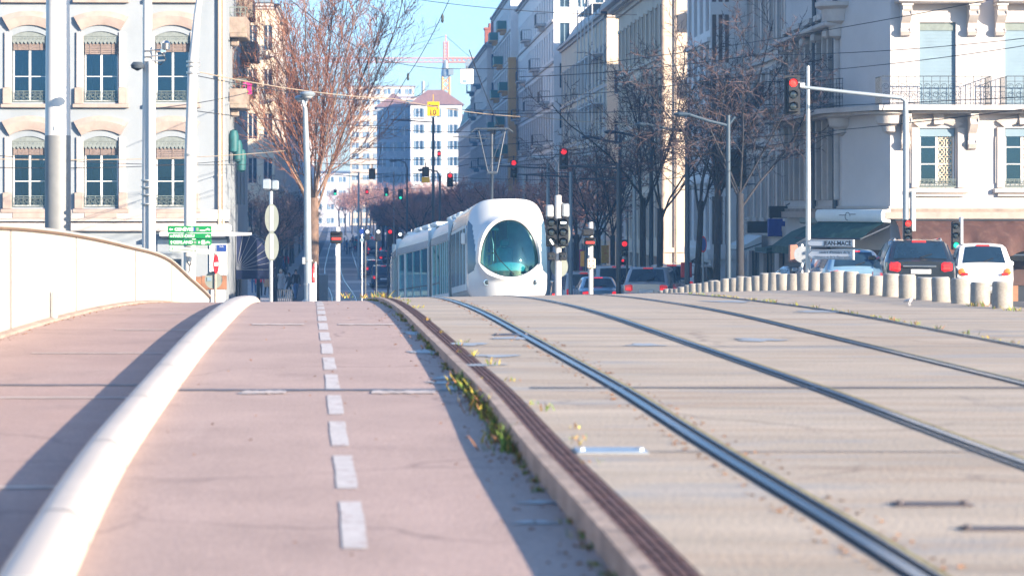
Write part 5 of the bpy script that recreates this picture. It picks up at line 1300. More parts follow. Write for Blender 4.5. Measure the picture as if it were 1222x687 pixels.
# twin headed lamp post
Y = 64.0; s = FPX/Y; x0_, zb = ax(368, Y), prof(64)-.1
t = thing('street_lamp', 'grey street lamp post with two disc heads before the big bare tree', 'street lamp', (x0_, Y, zb))
mb = MB(); mb.tube([(x0_, Y, zb-.3), (ax(366.5, Y), Y, az(200, Y)), (ax(364, Y), Y, az(128, Y))], [.105, .085, .06], 14); mb.lathe((x0_, Y, zb), [(.16, 0), (.16, .25), (.11, .3)], 14); mb.build('post', 'pole_blue_grey', t)
mb = MB(); xt = ax(363.5, Y); zt = az(128, Y)
mb.tube([(xt, Y, zt-.02), (xt-.05, Y, zt+.16), (xt-.12, Y+.1, zt+.24)], .03, 8); mb.tube([(xt, Y, zt-.02), (xt+.05, Y, zt+.16), (xt+.08, Y-.1, zt+.24)], .03, 8); mb.build('fork', 'pole_blue_grey', t)
for (dx, dy, dz, rr_) in ((-.11, .1, .22, .15), (.08, -.1, .31, .20)):
    mb = MB(); mb.lathe((xt+dx, Y+dy, zt+dz), [(.05, -.07), (rr_*.85, -.03), (rr_, .02), (rr_*.8, .07), (rr_*.3, .09)], 18); hd = mb.build('lamp_head', 'pole_blue_grey', t)
    mb = MB(); mb.lathe((xt+dx, Y+dy, zt+dz-.05), [(.04, -.045), (rr_*.6, -.015), (rr_*.7, .012)], 16); mb.build('lens', 'lamp_glass', hd)
mb = MB()
for v in (312, 340): mb.lathe((x0_, Y, az(v, Y)), [(.115, 0), (.115, .05)], 12)
mb.box((x0_-.12, Y-.05, az(311, Y)), (.08, .08, .18), 0, 0, .01); mb.build('collar', 'galvanised', t)
Y = 60.0; x = ax(372, Y)
t = thing('short_post', 'short white post at the foot of the twin-headed lamp', 'post', (x, Y, lane(-1, 55)-.3))
mb = MB(); mb.lathe((x, Y, 0), [(.09, lane(-1, 55)-.6), (.09, az(339, Y)), (.075, az(337.5, Y)), (.0, az(337, Y))], 16); mb.build('shaft', 'pole_white', t)
Y = 66; x = ax(375, Y)
t = thing('traffic_sign', 'small red and white sign seen edge-on behind the lamp post', 'sign', (x, Y, prof(Y)))
pole_mb(x+.03, Y+.08, prof(Y), az(313, Y), .03, .03, 8).build('post', 'galvanised', t)
o = disc('disc', t, x, Y, az(328, Y), .30, .30, 'sign_red', .01, R(83)); mb = MB(); mb.box((0, 0, 0), (.40, .024, .10)); q = mb.build('white_bar', 'sign_white', o, local=True); q.rotation_euler = (0, 0, R(83))

# ------------ traffic signals
def lens(parent, x, y, z, r, m, hood=True):
    mb = MB(); mb.lathe((x, y, z), [(r, -.005), (r*.8, -.03), (r*.3, -.04), (0.001, -.042)], 16, 0, False, 'y'); o = mb.build('lens', m, parent)
    if hood:
        mb = MB(); rings = []
        for d in (0, -.13): rings.append([(x+r*1.12*math.cos(a), y+d*(.35+.65*max(0, math.sin(a)*.5+.5)), z+r*1.12*math.sin(a)) for a in [R(-20)+R(220)*k/12 for k in range(13)]])
        mb.loft(rings, closed=False); mb.build('visor', 'black_plastic', parent)
    return o
def head(parent, x, y, zt, w, h, lamps, m='black_plastic', backplate=False, name='signal_head'):
    mb = MB(); mb.box((x, y, zt-h/2), (w, w*.75, h), 0, 0, w*.1); b = mb.build(name, m, parent)
    if backplate: mb = MB(); mb.box((x, y+w*.2, zt-h/2), (w*1.5, .02, h*1.12), 0, 0, .005); mb.build('backplate', 'black_plastic', b)
    n = len(lamps)
    for i, l in enumerate(lamps):
        if l: lens(b, x, y-w*.375-.005, zt-h*(i+.5)/n, min(w*.38, h/n*.40), l)
    return b
# right mast arm
Y = 71.0; s = FPX/Y; xp = ax(1081, Y); zb = terr(14, Y)
t = thing('traffic_signal', 'grey mast arm signal with one red light hung over the cars', 'traffic light', (xp, Y, zb))
mb = MB(); mb.tube([(xp, Y, zb-.3), (xp, Y, az(160, Y)), (ax(1080.5, Y), Y, az(121, Y)), (ax(1076, Y), Y, az(117, Y)), (ax(1020, Y), Y, az(111, Y)), (ax(957, Y), Y, az(104, Y))], [.095, .085, .075, .06, .055, .05], 12); mb.build('mast', 'pole_blue_grey', t)
mb = MB(); mb.box((ax(957, Y), Y, az(102, Y)), (.16, .12, .16), 0, 0, .02); mb.tube([(ax(957, Y), Y, az(100, Y)), (ax(945, Y), Y, az(97, Y))], .03, 6); mb.build('bracket', 'galvanised', t)
head(t, ax(945.5, Y), Y-.05, az(92.5, Y), .30, 42/s, ['lamp_red_bright', 'lamp_off', 'lamp_off'], backplate=True)
hd = head(t, xp, Y-.22, az(262, Y), .23, 27/s, ['lamp_red_bright', 'lamp_off', 'lamp_off'])
mb = MB(); mb.box((ax(1089, Y), Y-.05, az(252, Y)), (.14, .16, 1.15), 0, 0, .02); mb.box((ax(1089, Y), Y-.05, az(296, Y)), (.16, .16, .5), 0, 0, .02); mb.build('control_box', 'galvanised', t)
Y = 71.5; s = FPX/Y; x = ax(1147, Y)
t = thing('traffic_signal', 'post signal showing green between the black and white cars', 'traffic light', (x, Y, terr(16, Y)))
pole_mb(x, Y, terr(16, Y), az(259, Y), .06, .06).build('post', 'galvanised', t)
head(t, ax(1139.5, Y), Y-.06, az(264, Y), .22, 34/s, ['lamp_off', 'lamp_off', 'lamp_green'])
# tall thin mast
Y = 72.0; s = FPX/Y; x = ax(964.5, Y)
t = thing('thin_mast', 'tall thin pale mast rising beside the hung red light', 'mast', (x, Y, terr(12.5, Y)))
mb = MB(); mb.tube([(x, Y, terr(12.5, Y)-.2), (x, Y, az(200, Y)), (x-.01, Y, az(79, Y))], [.075, .07, .05], 12); mb.build('shaft', 'galvanised', t)
# white arrow signs
t = thing('direction_sign', 'two white pointed direction boards stacked on the thin pale mast', 'sign', (x, Y-.15, az(296, Y)))
def arrow_board(u0, u1, v0, v1, tip):
    w = (u1-u0)/s; h = (v1-v0)/s; X0 = ax(u0, Y)
    P = [(0, 0), (tip, h/2), (w, h/2), (w, -h/2), (tip, -h/2)]; zc = az((v0+v1)/2, Y)
    mb = MB(); mb.prism([(X0+px, Y-.18, zc+pz) for px, pz in P], (0, 0, 0), (0, .06, 0)); b = mb.build('board', 'sign_white', t)
    e = .02; Pi = [(e*1.8, 0), (tip+e*.4, h/2-e), (w-e*1.5, h/2-e), (w-e*1.5, -h/2+e), (tip+e*.4, -h/2+e)]
    mb = MB()
    for i in range(5): a, c = Pi[i], Pi[(i+1) % 5]; mb.tube([(X0+a[0], Y-.182, zc+a[1]), (X0+c[0], Y-.182, zc+c[1])], .009, 4)
    mb.build('border', 'letter_grey', b); return b, X0, zc, w, h
b, X0, zc, w, h = arrow_board(961, 1011, 285.5, 294, .11); lettering('JEAN-MACÉ', .155, 'letter_black', b, Vector((X0+w-.40, Y-.183, zc-.005))-wloc(b), sx=.85, bold=.004)
b, X0, zc, w, h = arrow_board(962, 1011, 297.5, 309, .14); lettering("centre d'histoire de la", .10, 'letter_black', b, Vector((X0+w-.47, Y-.183, zc+.065))-wloc(b), sx=.85); lettering('résistance et de la déportation', .095, 'letter_grey', b, Vector((X0+w-.53, Y-.183, zc-.065))-wloc(b), sx=.78)
t.rotation_euler = (0, 0, R(-38)); t.scale = (1.27, 1, 1)
t2 = thing('traffic_sign', 'round grey sign back beside the white pointed boards', 'sign', (ax(957, 73), 73, terr(12.4, 73)))
pole_mb(ax(957, 73), 73, terr(12.4, 73), az(291, 73), .035, .035, 8).build('post', 'galvanised', t2)
disc('disc', t2, ax(957, 73), 72.95, az(303.5, 73), .24, .24, 'car_silver')
# tram signal cluster right of the tram
Y = 58.0; s = FPX/Y; x = ax(666, Y); zb = deck(3.0, Y)
t = thing('tram_signal', 'tall white post with twin three-lamp tram signals beside the tram', 'tram signal', (x, Y, zb))
pole_mb(x, Y, zb, az(233, Y), .075, .075, 14).build('post', 'pole_white', t)
def bar_lens(parent, x, y, z, r, ang):
    mb = MB(); c, q = math.cos(ang), math.sin(ang); P = [(-1, -.28), (1, -.28), (1, .28), (-1, .28)]
    mb.prism([(x+r*(a*c-b*q), y-.05, z+r*(a*q+b*c)) for a, b in P], (0, 0, 0), (0, .012, 0)); mb.build('light_bar', 'lamp_white', parent)
for (u, litn) in ((657.5, (2, R(-58))), (671.5, (0, 0))):
    h = head(t, ax(u, Y), Y-.10, az(260, Y), 12.5/s, 34/s, ['lamp_off']*3)
    bar_lens(h, ax(u, Y), Y-.10-.375*12.5/s, az(260, Y)-(34/s)*(litn[0]+.5)/3, .07, litn[1])
    mb = MB(); mb.box((ax(u, Y), Y-.08, az(305.5, Y)), (.17, .14, .19), 0, 0, .02); bx = mb.build('indicator_box', 'black_plastic', t)
    mb = MB()
    for k in (-.035, .035): mb.lathe((ax(u, Y)+k, Y-.155, az(305.5, Y)), [(.028, 0), (.012, -.01)], 10, 0, False, 'y')
    mb.build('indicator', 'lamp_off', bx)
mb = MB(); mb.box((ax(656, Y), Y, az(252, Y)), (.17, .2, .30), 0, 0, .03); mb.box((ax(675, Y), Y, az(251, Y)), (.16, .2, .32), 0, 0, .03); mb.tube([(x, Y, az(238, Y)), (ax(676, Y), Y, az(247, Y))], .012, 5); mb.build('relay_box', 'galvanised', t)
disc('round_sign', t, ax(671, Y), Y+.14, az(279, Y), .20, .33, 'poster_orange' if 0 else 'sign_back'); disc('round_sign', t, ax(668, Y), Y+.12, az(318, Y), .20, .25, 'sign_back')
# small tram signals with a red bar
def small_signal(u, Y, v0, vh0, vh1, label, x_off=0.0, extras=True):
    s = FPX/Y; x = ax(u, Y); zb = gnd(x, Y)
    t = thing('tram_signal', label, 'tram signal', (x, Y, zb)); pole_mb(x, Y, zb, az(v0, Y), .06, .06, 12).build('post', 'pole_white', t)
    h = (vh1-vh0)/s; xc = ax(u+x_off, Y); mb = MB(); mb.box((xc, Y-.09, az((vh0+vh1)/2, Y)), (.30, .20, h), 0, 0, .03); hd = mb.build('signal_head', 'black_plastic', t)
    mb = MB(); mb.box((xc, Y-.195, az((vh0+vh1)/2, Y)-h*.12), (.22, .02, .05), 0, 0, .008); mb.build('light_bar', 'lamp_red_bright', hd)
    mb = MB(); mb.box((xc, Y-.24, az((vh0+vh1)/2, Y)+h*.36), (.30, .14, .03), 0, 0, .01); mb.build('visor', 'black_plastic', hd)
    return t, x, s
t, x, s = small_signal(403, 62, 271, 276, 290, 'white post with a red bar tram signal left of the tram', -1.5)
mb = MB(); mb.box((x, 61.93, az(300, 62)), (.10, .03, .22), 0, 0, .005); mb.build('label_plate', 'sign_white', t)
t, x, s = small_signal(705, 66, 265, 283, 293, 'white post with a red bar signal and black box right of the tram', -1.5)
mb = MB(); mb.box((ax(701, 66), 65.9, az(277, 66)), (.30, .22, .20), 0, 0, .03); mb.build('black_box', 'black_plastic', t)
mb = MB(); mb.box((x-.02, 65.9, az(300, 66)), (.12, .04, .20), 0, 0, .01); mb.build('label_plate', 'sign_white', t)
mb = MB(); mb.box((x, 65.88, az(314, 66)), (.22, .08, .26), 0, 0, .02); q = mb.build('call_box', 'stone_cream', t)
mb = MB(); [mb.lathe((x+a, 65.84, az(314, 66)+c), [(.018, 0), (.015, -.008)], 8, axis='y') for a in (-.05, .05) for c in (-.06, .06)]; mb.build('button', 'letter_black', q)
# hung signals
def hung(u, v0, v1, Y, lamps, label, w=.26, m='black_plastic', extra=None):
    s = FPX/Y; x = ax(u, Y); t = thing('hanging_signal', label, 'traffic light', (x, Y, az(v1, Y)))
    h = (v1-v0)/s; hd = head(t, x, Y, az(v0, Y), w, h, lamps, m)
    mb = MB(); mb.tube([(x, Y, az(v0, Y)-.02), (x, Y, az(v0-5, Y))], .025, 6); mb.build('hanger', 'pole_dark', t)
    if extra: mb = MB(); mb.box((x, Y-.02, az(v1, Y)-.12), (w*1.15, .12, .22), 0, 0, .02); mb.build('plate', extra, t)
    return t
hung(444, 201, 214, 100, [None], 'dark signal box hung on wires before the far white house', .26)
hung(508, 199, 211, 100, [None], 'hung signal back with a yellow lower plate', .28, extra='sign_yellow')
hung(537, 207, 223, 120, ['lamp_red', 'lamp_off', 'lamp_off'], 'small hung signal showing red above the tram tail', .30)
hung(613, 191, 212, 112, ['lamp_red', 'lamp_off', 'lamp_off'], 'hung signal showing red just right of the pantograph', .30)
hung(672.5, 177, 202, 100, ['lamp_red', 'lamp_off', 'lamp_off'], 'largest hung red signal above the twin tram signals', .34)
hung(461, 224, 234, 190, ['lamp_off', 'lamp_off', 'lamp_green'], 'left of two small hung green signals down the avenue', .34)
hung(478, 226, 238, 190, ['lamp_off', 'lamp_off', 'lamp_green'], 'right of two small hung green signals down the avenue', .40)
hung(524, 180, 187, 200, ['lamp_red'], 'tiny hung red signal before the lower windows of the white house', .3)
hung(438, 226, 232, 260, ['lamp_red'], 'tiny hung red signal far down the avenue', .34)
hung(400, 226, 233, 260, ['lamp_off', 'lamp_green'], 'tiny hung green signal far down the avenue on the left', .34)
# hanging boards
Y = 90.0; s = FPX/Y; x = ax(517, Y)
t = thing('speed_sign', 'small yellow hanging board with a bent arrow over the number ten', 'sign', (x, Y, az(138, Y)))
mb = MB(); mb.box((x, Y, az(130, Y)), (14.5/s, .03, 17/s), 0, 0, .02); mb.tube([(x, Y, az(122, Y)), (x, Y, az(113, Y))], .012, 5); bd = mb.build('board', 'sign_yellow', t)
lettering('10', .26, 'letter_black', t, Vector((x-.02, Y-.018, az(134.6, Y)))-wloc(t), bold=.006)
mb = MB(); e = 1/s; z1 = az(126, Y)
mb.box2((x-.13, Y-.02, z1-.02), (x+.165, Y-.016, z1+.02)); mb.box2((x+.125, Y-.02, az(130.5, Y)), (x+.165, Y-.016, z1-.021)); mb.prism([(x-.20, Y-.02, z1), (x-.11, Y-.02, z1+.06), (x-.11, Y-.02, z1-.06)], (0, 0, 0), (0, .004, 0)); mb.build('arrow', 'letter_black', t)
Y = 88.0; s = FPX/Y; x = ax(557, Y)
t = thing('hanging_board', 'blank pale board hung on the wires before the right roofs', 'sign', (x, Y, az(100, Y)))
mb = MB(); mb.box((x, Y, az(91.5, Y)), (16/s, .05, 18/s), 0, 0, .04); mb.build('board', 'sign_white', t)
mb = MB(); mb.box((x-.08, Y-.028, az(97, Y)), (.14, .01, .12)); mb.build('sticker', 'shutter_grey', t); mb = MB(); mb.tube([(x, Y, az(82.6, Y)), (x, Y, az(79, Y))], .015, 5); mb.build('hanger', 'pole_dark', t)
# cobra street lamps right row
for i, (u, uh, vh, va) in enumerate(((869, 822, 137, 150), (820, 777, 149, 157), (777, 738, 158, 164), (740, 709, 164, 170))):
    X = 11.9 if i == 0 else 11.3; Y = X*FPX/(u-U0); xa = ax(uh, Y-1.5)
    if i == 0: xa = ax(uh, Y-.6)
    t = thing('street_lamp', '%s blue-shaded arm street lamp of the right pavement' % ORD[i], 'street lamp', (X, Y, gnd(X, Y)), 0, 'arm street lamps along the right pavement')
    mb = MB(); mb.tube([(X, Y, gnd(X, Y)-.2), (X, Y, az(va, Y)+.35)], [.10, .075], 12); mb.build('post', 'lamp_in_shade', t)
    mb = MB(); mb.tube([(X, Y, az(va, Y)), (lerp(X, xa, .5), Y-.2, az((va+vh)/2+1, Y)), (xa, Y-.4, az(vh, Y))], .05, 8); mb.tube([(X, Y, az(va, Y)), (X+.22, Y, az(va, Y)+.3)], .05, 8); mb.build('arm', 'lamp_in_shade', t)
    mb = MB(); mb.loft([[(xa+d, Y-.4+r_*math.cos(a), az(vh, Y)+.6*r_*math.sin(a)) for a in [6.283*k/10 for k in range(10)]] for d, r_ in ((.08, .05), (-.1, .13), (-.32, .15), (-.46, .05))], True, True); mb.build('lamp_head', 'lamp_in_shade', t)
for i, (u, v, Y) in enumerate(((640, 188, 120), (605, 196, 150), (505, 203, 150), (470, 192, 190))):
    x = ax(u, Y); zb = prof(Y)
    t = thing('street_lamp', ['pale curved street lamp head over the tram front', 'small curved street lamp beyond the pantograph', 'dark lamp post with a bent arm left of the tram roof', 'far lamp post with a bent arm over the track'][i], 'street lamp', (x+1.0, Y, zb))
    mb = MB(); mb.tube([(x+1.0, Y, zb-.2), (x+1.0, Y, az(v+8, Y)), (x+.85, Y, az(v+2, Y)), (x+.3, Y, az(v-1, Y))], [.09, .07, .05, .04], 8); mb.build('post', 'galvanised' if i < 2 else 'pole_dark', t)
    mb = MB(); mb.loft([[(x+d, Y+r_*math.cos(a), az(v, Y)+.6*r_*math.sin(a)) for a in [6.283*k/10 for k in range(10)]] for d, r_ in ((.3, .04), (.1, .14), (-.2, .15), (-.35, .04))], True, True); mb.build('lamp_head', 'pole_white' if i < 2 else 'pole_dark', t)
# catenary poles along the avenue
for i, (u, Y, vt) in enumerate(((517, 130, 140), (587, 140, 160), (654, 110, 195), (681, 104, 205), (428, 200, 205), (470, 240, 205), (738, 95, 195), (757, 100, 210))):
    x = ax(u, Y); zb = gnd(x, Y); t = thing('catenary_pole', 'slim dark catenary pole beside the avenue, %s' % ['under the yellow board', 'behind the pantograph', 'right of the tram roof', 'behind the twin tram signals', 'far left by the track', 'far right of the track', 'before the magenta posters', 'at the banner'][i], 'pole', (x, Y, zb))
    mb = MB(); mb.tube([(x, Y, zb-.2), (x, Y, az(vt, Y))], [.10, .07], 10); mb.lathe((x, Y, zb), [(.18, 0), (.18, .1), (.11, .14)], 10); mb.build('shaft', 'pole_dark' if i in (0, 1, 6) else 'pole_blue_grey', t)
    mb = MB(); mb.tube([(x, Y, az(vt+6, Y)), (x-2.2, Y, az(vt+3, Y))], .035, 6); mb.tube([(x, Y, az(vt+1, Y)), (x-1.9, Y, az(vt+3, Y))], .02, 5); mb.build('bracket_arm', 'pole_dark', t)
# small signal posts left of the tram, round blue sign
for i, (u, Y, vt, vh, m) in enumerate(((436, 150, 275, 283, 'lamp_white'), (449, 150, 275, 284, 'lamp_white'), (463, 140, 275, 290, 'lamp_red'), (475, 140, 278, 292, 'lamp_white'))):
    s = FPX/Y; x = ax(u, Y); zb = prof(Y); t = thing('signal_post', '%s dark pedestrian signal of the group left of the tram tail' % ['first', 'second', 'third, red lit,', 'fourth'][i], 'signal', (x, Y, zb))
    mb = MB(); mb.tube([(x, Y, zb-.1), (x, Y, az(vt, Y))], .055, 8); mb.build('post', 'pole_dark', t)
    mb = MB(); mb.box((x+.12, Y-.05, az((vt+vh)/2+1, Y)), (.30, .22, (vh-vt)/s+.25), 0, 0, .03); hd = mb.build('signal_head', 'black_plastic', t); lens(hd, x+.12, Y-.17, az(vt+1.5, Y), .10, m, False)
Y = 150; x = ax(432, Y); t = thing('traffic_sign', 'round pale blue sign on a thin post beside the far track', 'sign', (x, Y, prof(Y))); pole_mb(x, Y, prof(Y), az(272, Y), .04, .04, 8).build('post', 'galvanised', t); disc('disc', t, x, Y-.06, az(276, Y), .17, .17, 'sign_blue'); disc('disc', t, x, Y-.06, az(286.5, Y), .13, .12, 'shutter_grey')
# electrical cabinet and banners
Y = 118; x = ax(382, Y); t = thing('street_cabinet', 'grey electrical cabinet standing at the edge of the left pavement', 'cabinet', (x, Y, prof(Y)))
mb = MB(); mb.box((x, Y, prof(Y)+.95), (.75, .5, 1.95), 0, 0, .03); mb.build('body', 'pole_grey', t); mb = MB(); mb.box((x, Y-.26, prof(Y)+.95), (.62, .02, 1.7), 0, 0, .008); d = mb.build('door', 'pole_grey', t); mb = MB(); mb.box((x+.22, Y-.28, prof(Y)+1), (.03, .03, .14)); mb.build('handle', 'galvanised', d)
for i, (u, v0, v1, Y, w, m, lb) in enumerate(((722, 293, 314, 118, .36, 'poster_orange', 'orange and yellow poster banner on a dark pole'), (695, 300, 318, 140, .22, 'poster_orange', 'narrow orange banner behind the bare trunks'), (690, 298, 332, 150, .5, 'poster_magenta', 'magenta shop banner beyond the parked cars'), (741, 255, 289, 120, .42, 'sign_white', 'tall white banner with dark vertical strokes'), (717, 250, 285, 150, .3, 'sign_white', 'second tall white banner further along the pavement'))):
    s = FPX/Y; x = ax(u, Y); zb = prof(Y); t = thing('banner', lb, 'banner', (x, Y, zb))
    mb = MB(); mb.tube([(x+w/2+.12, Y+.04, zb-.1), (x+w/2+.12, Y+.04, az(v0, Y)+.3)], .04, 8); mb.build('post', 'pole_dark', t)
    mb = MB(); mb.box((x, Y, az((v0+v1)/2, Y)), (w, .04, (v1-v0)/s), 0, 0, .01); mb.tube([(x-w/2, Y+.02, az(v0, Y)), (x+w/2+.12, Y+.02, az(v0, Y))], .015, 5); b = mb.build('cloth', m, t)
    if i >= 3:
        mb = MB(); zc, h = az((v0+v1)/2, Y), (v1-v0)/s
        for (a, c, dw, dh) in ((-.2, .3, .12, .16), (.15, .3, .1, .3), (-.1, .05, .5, .04), (.2, -.05, .1, .25), (-.2, -.2, .14, .2), (.1, -.33, .4, .05)): mb.box((x+a*w, Y-.023, zc+c*h), (dw*w, .006, dh*h))
        mb.build('strokes', 'letter_grey', b)
# shop fronts along the right pavement: signs and awnings
def shop_piece(name, label, cat, u0, u1, v0, v1, Y, m, d=.25, kind='box'):
    xa, xb = ax(u0, Y), ax(u1, Y); z1, z0 = az(v0, Y), az(v1, Y); t = thing(name, label, cat, ((xa+xb)/2, Y, z0))
    mb = MB()
    if kind == 'box':
        mb.box2((xa, Y, z0), (xb, Y+d, z1), 0, .02); mb.build('board', m, t)
        mb = MB(); mb.tube([(xb-.05, Y+d*.5, z1+.02), (xb+.35, Y+d*.5, z1+.25)], .025, 6); mb.tube([(xb, Y+d*.5, z0+.1), (xb+.35, Y+d*.5, z0+.1)], .025, 6); mb.build('bracket', 'pole_dark', t)
    else:
        mb.loft([[(xb, y, z1), (lerp(xa, xb, .35), y, lerp(z0, z1, .55)), (xa, y, z0+.2), (xa, y, z0)] for y in frange(Y, Y+d, .5)], closed=False)
        mb.add([(xb, Y, z1), (xa, Y, z0+.2), (xa, Y, z0), (xb, Y, z0)], [(0, 1, 2, 3)]); mb.build('canvas', m, t)
        mb = MB(); mb.tube([(xb, Y, z0+.3), (xa+.03, Y, z0+.05)], .025, 6); mb.tube([(xa, Y, z0), (xa, Y+d, z0)], .025, 6); mb.build('awning_arm', 'pole_dark', t)
    return t
shop_piece('shop_sign', 'blue projecting shop board on the right pavement', 'sign', 917, 944, 261, 282, 99, 'shop_blue')
shop_piece('shop_sign', 'near black projecting shop board left of the blue one', 'sign', 892, 917, 264, 278, 101, 'shop_dark')
shop_piece('shop_awning', 'pale grey shop awning under the black board', 'awning', 887, 909, 281, 299, 103, 'awning_box', 4, 'awn')
shop_piece('shop_awning', 'dark green shop awning under the blue board', 'awning', 915, 943, 292, 302, 97.5, 'awning_green', 3, 'awn')
shop_piece('shop_sign', 'rust coloured upright shop panel by the round sign back', 'sign', 942.5, 952, 292, 313, 80, 'shop_rust')
shop_piece('shop_sign', 'dark notice board hung under the first balconies', 'sign', 918, 940, 246, 260, 96, 'shop_dark')
shop_piece('hanging_board', 'large dark framed board hung among the street trees', 'sign', 854, 891, 178, 223, 92, 'iron_dark', .15)
shop_piece('shop_sign', 'green pharmacy style shop board beyond the trees', 'sign', 820, 846, 250, 275, 124, 'iron_green')
shop_piece('shop_sign', 'blue and red poster cabinet behind the bollard row', 'sign', 813, 826, 313, 331, 90, 'shop_red', .2)
Y = 92.0; t = thing('traffic_sign', 'round no parking sign, blue with red rim, among the trunks', 'sign', (ax(839, Y), Y, gnd(11, Y)))
pole_mb(ax(839, Y), Y, gnd(11, Y), az(285, Y), .035, .035, 8).build('post', 'pole_blue_grey', t)
disc('disc', t, ax(839, Y), Y-.05, az(291.5, Y), .13, .30, 'sign_red'); disc('field', t, ax(839, Y), Y-.068, az(291.5, Y), .10, .24, 'sign_blue', .006)
# pedestrian crossing signals at the right
for (u, Y, v0, v1) in ((745, 100, 286, 306), (743, 110, 309, 316)):
    x = ax(u, Y); t = thing('traffic_signal', 'dark signal post showing red %s the bare tree trunks' % ('before' if Y == 100 else 'low down behind'), 'traffic light', (x, Y, gnd(x, Y)))
    pole_mb(x+.12, Y+.1, gnd(x, Y), az(v0, Y), .05, .05, 8).build('post', 'pole_dark', t); head(t, x, Y, az(v0, Y), .26, (v1-v0)*Y/FPX, ['lamp_red', 'lamp_off'])
# ------------ wires
GW = 'overhead wires above the tramway'
def wire(u1, v1, y1, u2, v2, y2, r=.012, m='wire_black', sag=.12, label='thin black overhead wire strung across the avenue', grp=GW):
    a, b = at(u1, v1, y1), at(u2, v2, y2); n = 14; mb = MB()
    mb.tube([a.lerp(b, i/n) - Vector((0, 0, sag*4*(i/n)*(1-i/n))) for i in range(n+1)], r, 5)
    return tag(mb.build('overhead_wire', m), label, 'wire', grp)
W_ = [(500, 0, 80, 760, 18, 80), (537, -2, 70, 487, 90, 84), (487, 90, 84, 420, 190, 110), (340, -5, 80, 450, 70, 84), (450, 70, 84, 560, 82, 86), (560, 82, 86, 760, 70, 80), (760, 70, 80, 1240, -12, 66),
      (620, 92, 90, 902, 66, 80), (902, 66, 80, 1240, 44, 70), (600, 118, 92, 896, 90, 80), (896, 90, 80, 1240, 52, 70), (560, 136, 96, 1240, 115, 78), (232, 90, 61, 470, 122, 84),
      (470, 122, 84, 640, 132, 100), (440, 152, 110, 600, 156, 110), (430, 176, 110, 660, 168, 110), (420, 190, 120, 690, 183, 105), (230, 132, 61, 470, 150, 95), (430, 213, 120, 560, 196, 120), (440, 226, 190, 560, 220, 170), (300, 186, 96, 460, 196, 100), (560, 200, 115, 960, 140, 85), (0, 186, 70, 300, 196, 96), (0, 200, 66, 290, 190, 92), (180, 130, 58, 330, 100, 96), (450, 200, 100, 455, 172, 100), (590, 172, 110, 590, 152, 95), (800, 170, 90, 1240, 128, 70), (700, 200, 100, 1010, 158, 80), (420, 205, 140, 700, 215, 120), (430, 240, 170, 540, 205, 140), (600, 160, 100, 560, 60, 70), (470, 220, 190, 480, 205, 150)]
for w_ in W_: wire(*w_, r=.011 if w_[2] < 90 else .014)
for w_ in ((232, 85, 61, 470, 118, 80), (470, 118, 80, 640, 140, 96), (640, 140, 96, 880, 150, 90)): wire(*w_, r=.013, m='wire_copper', label='pale copper feeder cable running from the leaning mast', grp='pale feeder cables')
wire(0, 190, 62, 340, 180, 90, .012, 'wire_copper', label='pale cable running level in front of the left building', grp='pale feeder cables')
for (u, v, y) in ((487, 90, 84), (528, 20, 72), (450, 70, 84)):
    mb = MB(); p = at(u, v, y); mb.lathe(p, [(.02, -.18), (.045, -.12), (.03, -.06), (.045, 0), (.02, .08)], 10); tag(mb.build('insulator', 'iron_dark'), 'small dark insulator clipped on the diagonal overhead wire', 'insulator', 'insulators on the diagonal wire')
# ================================================================ TRAM
def path_pt(y): return Vector((trackR(y), y, deck(trackR(y), y) if y < 157 else -4.37))
yF = 75.0
TR = thing('tram', 'white articulated tram with an oval windscreen climbing over the bridge crest', 'tram', path_pt(yF))
def module(y0, y1):
    a, b = path_pt(y0), path_pt(y1); d = b-a
    return a, math.atan2(-d.x, d.y), d.length, math.atan2(d.z, math.hypot(d.x, d.y))
def mod_empty(name, y0, y1):
    a, rz, L, pitch = module(y0, y1)
    return a, rz, pitch, L
def local_build(mb, name, mats, fr, parent, sm=40, recalc=True):
    a, rz, pitch, L = fr
    Mx = Matrix.Translation(a) @ Matrix.Rotation(rz, 4, 'Z') @ Matrix.Rotation(pitch, 4, 'X')
    mb.v = [tuple(Mx @ Vector(p)) for p in mb.v]
    return mb.build(name, mats, parent, smooth_deg=sm, recalc=recalc)
HW, HT = 1.20, 3.30
# --- cab: front shell as rings between windscreen edge and body outline
fr = mod_empty('cab', 75.0, 82.0); L = fr[3]
NA = 96
def egg(a):
    c, s = math.cos(a), math.sin(a)
    x = .88*math.copysign(abs(c)**.92, c); z = 1.34 + (1.30*s if s > 0 else -.42*s*s)
    return x, z
def outline(a):
    c, s = math.cos(a), math.sin(a); n = 4.3 if s > 0 else 9.0
    q = (abs(c)**n + abs(s)**n)**(-1/n)
    zc = 1.55; return HW*c*q, zc + (HT-zc if s > 0 else zc-.28)*s*q
def depth_(x, z):
    d = .95*abs(x/HW)**2.3
    d += .85*max(0, (z-1.25)/2.05)**1.7 + (.10*max(0, (.9-z)/.6)**2)
    return d
NR = 14
def ring_pt(i, a):
    t = i/NR; ex, ez = egg(a); ox, oz = outline(a); x, z = lerp(ex, ox, t), lerp(ez, oz, t)
    y = depth_(x, z)
    y -= .15*math.exp(-((t-.15)/.10)**2)*(1 if z > 1.0 else max(0, 1-(1.0-z)*3))   # raised hood round the screen
    return (x, y, z)
A_ = [2*math.pi*k/NA for k in range(NA)]
rings = [[ring_pt(i, a) for a in A_] for i in range(NR+1)]
side = [[(p[0], lerp(p[1], L-.1, t), p[2]) for p in rings[NR]] for t in (.08, .2, .4, .6, .8, 1.0)]
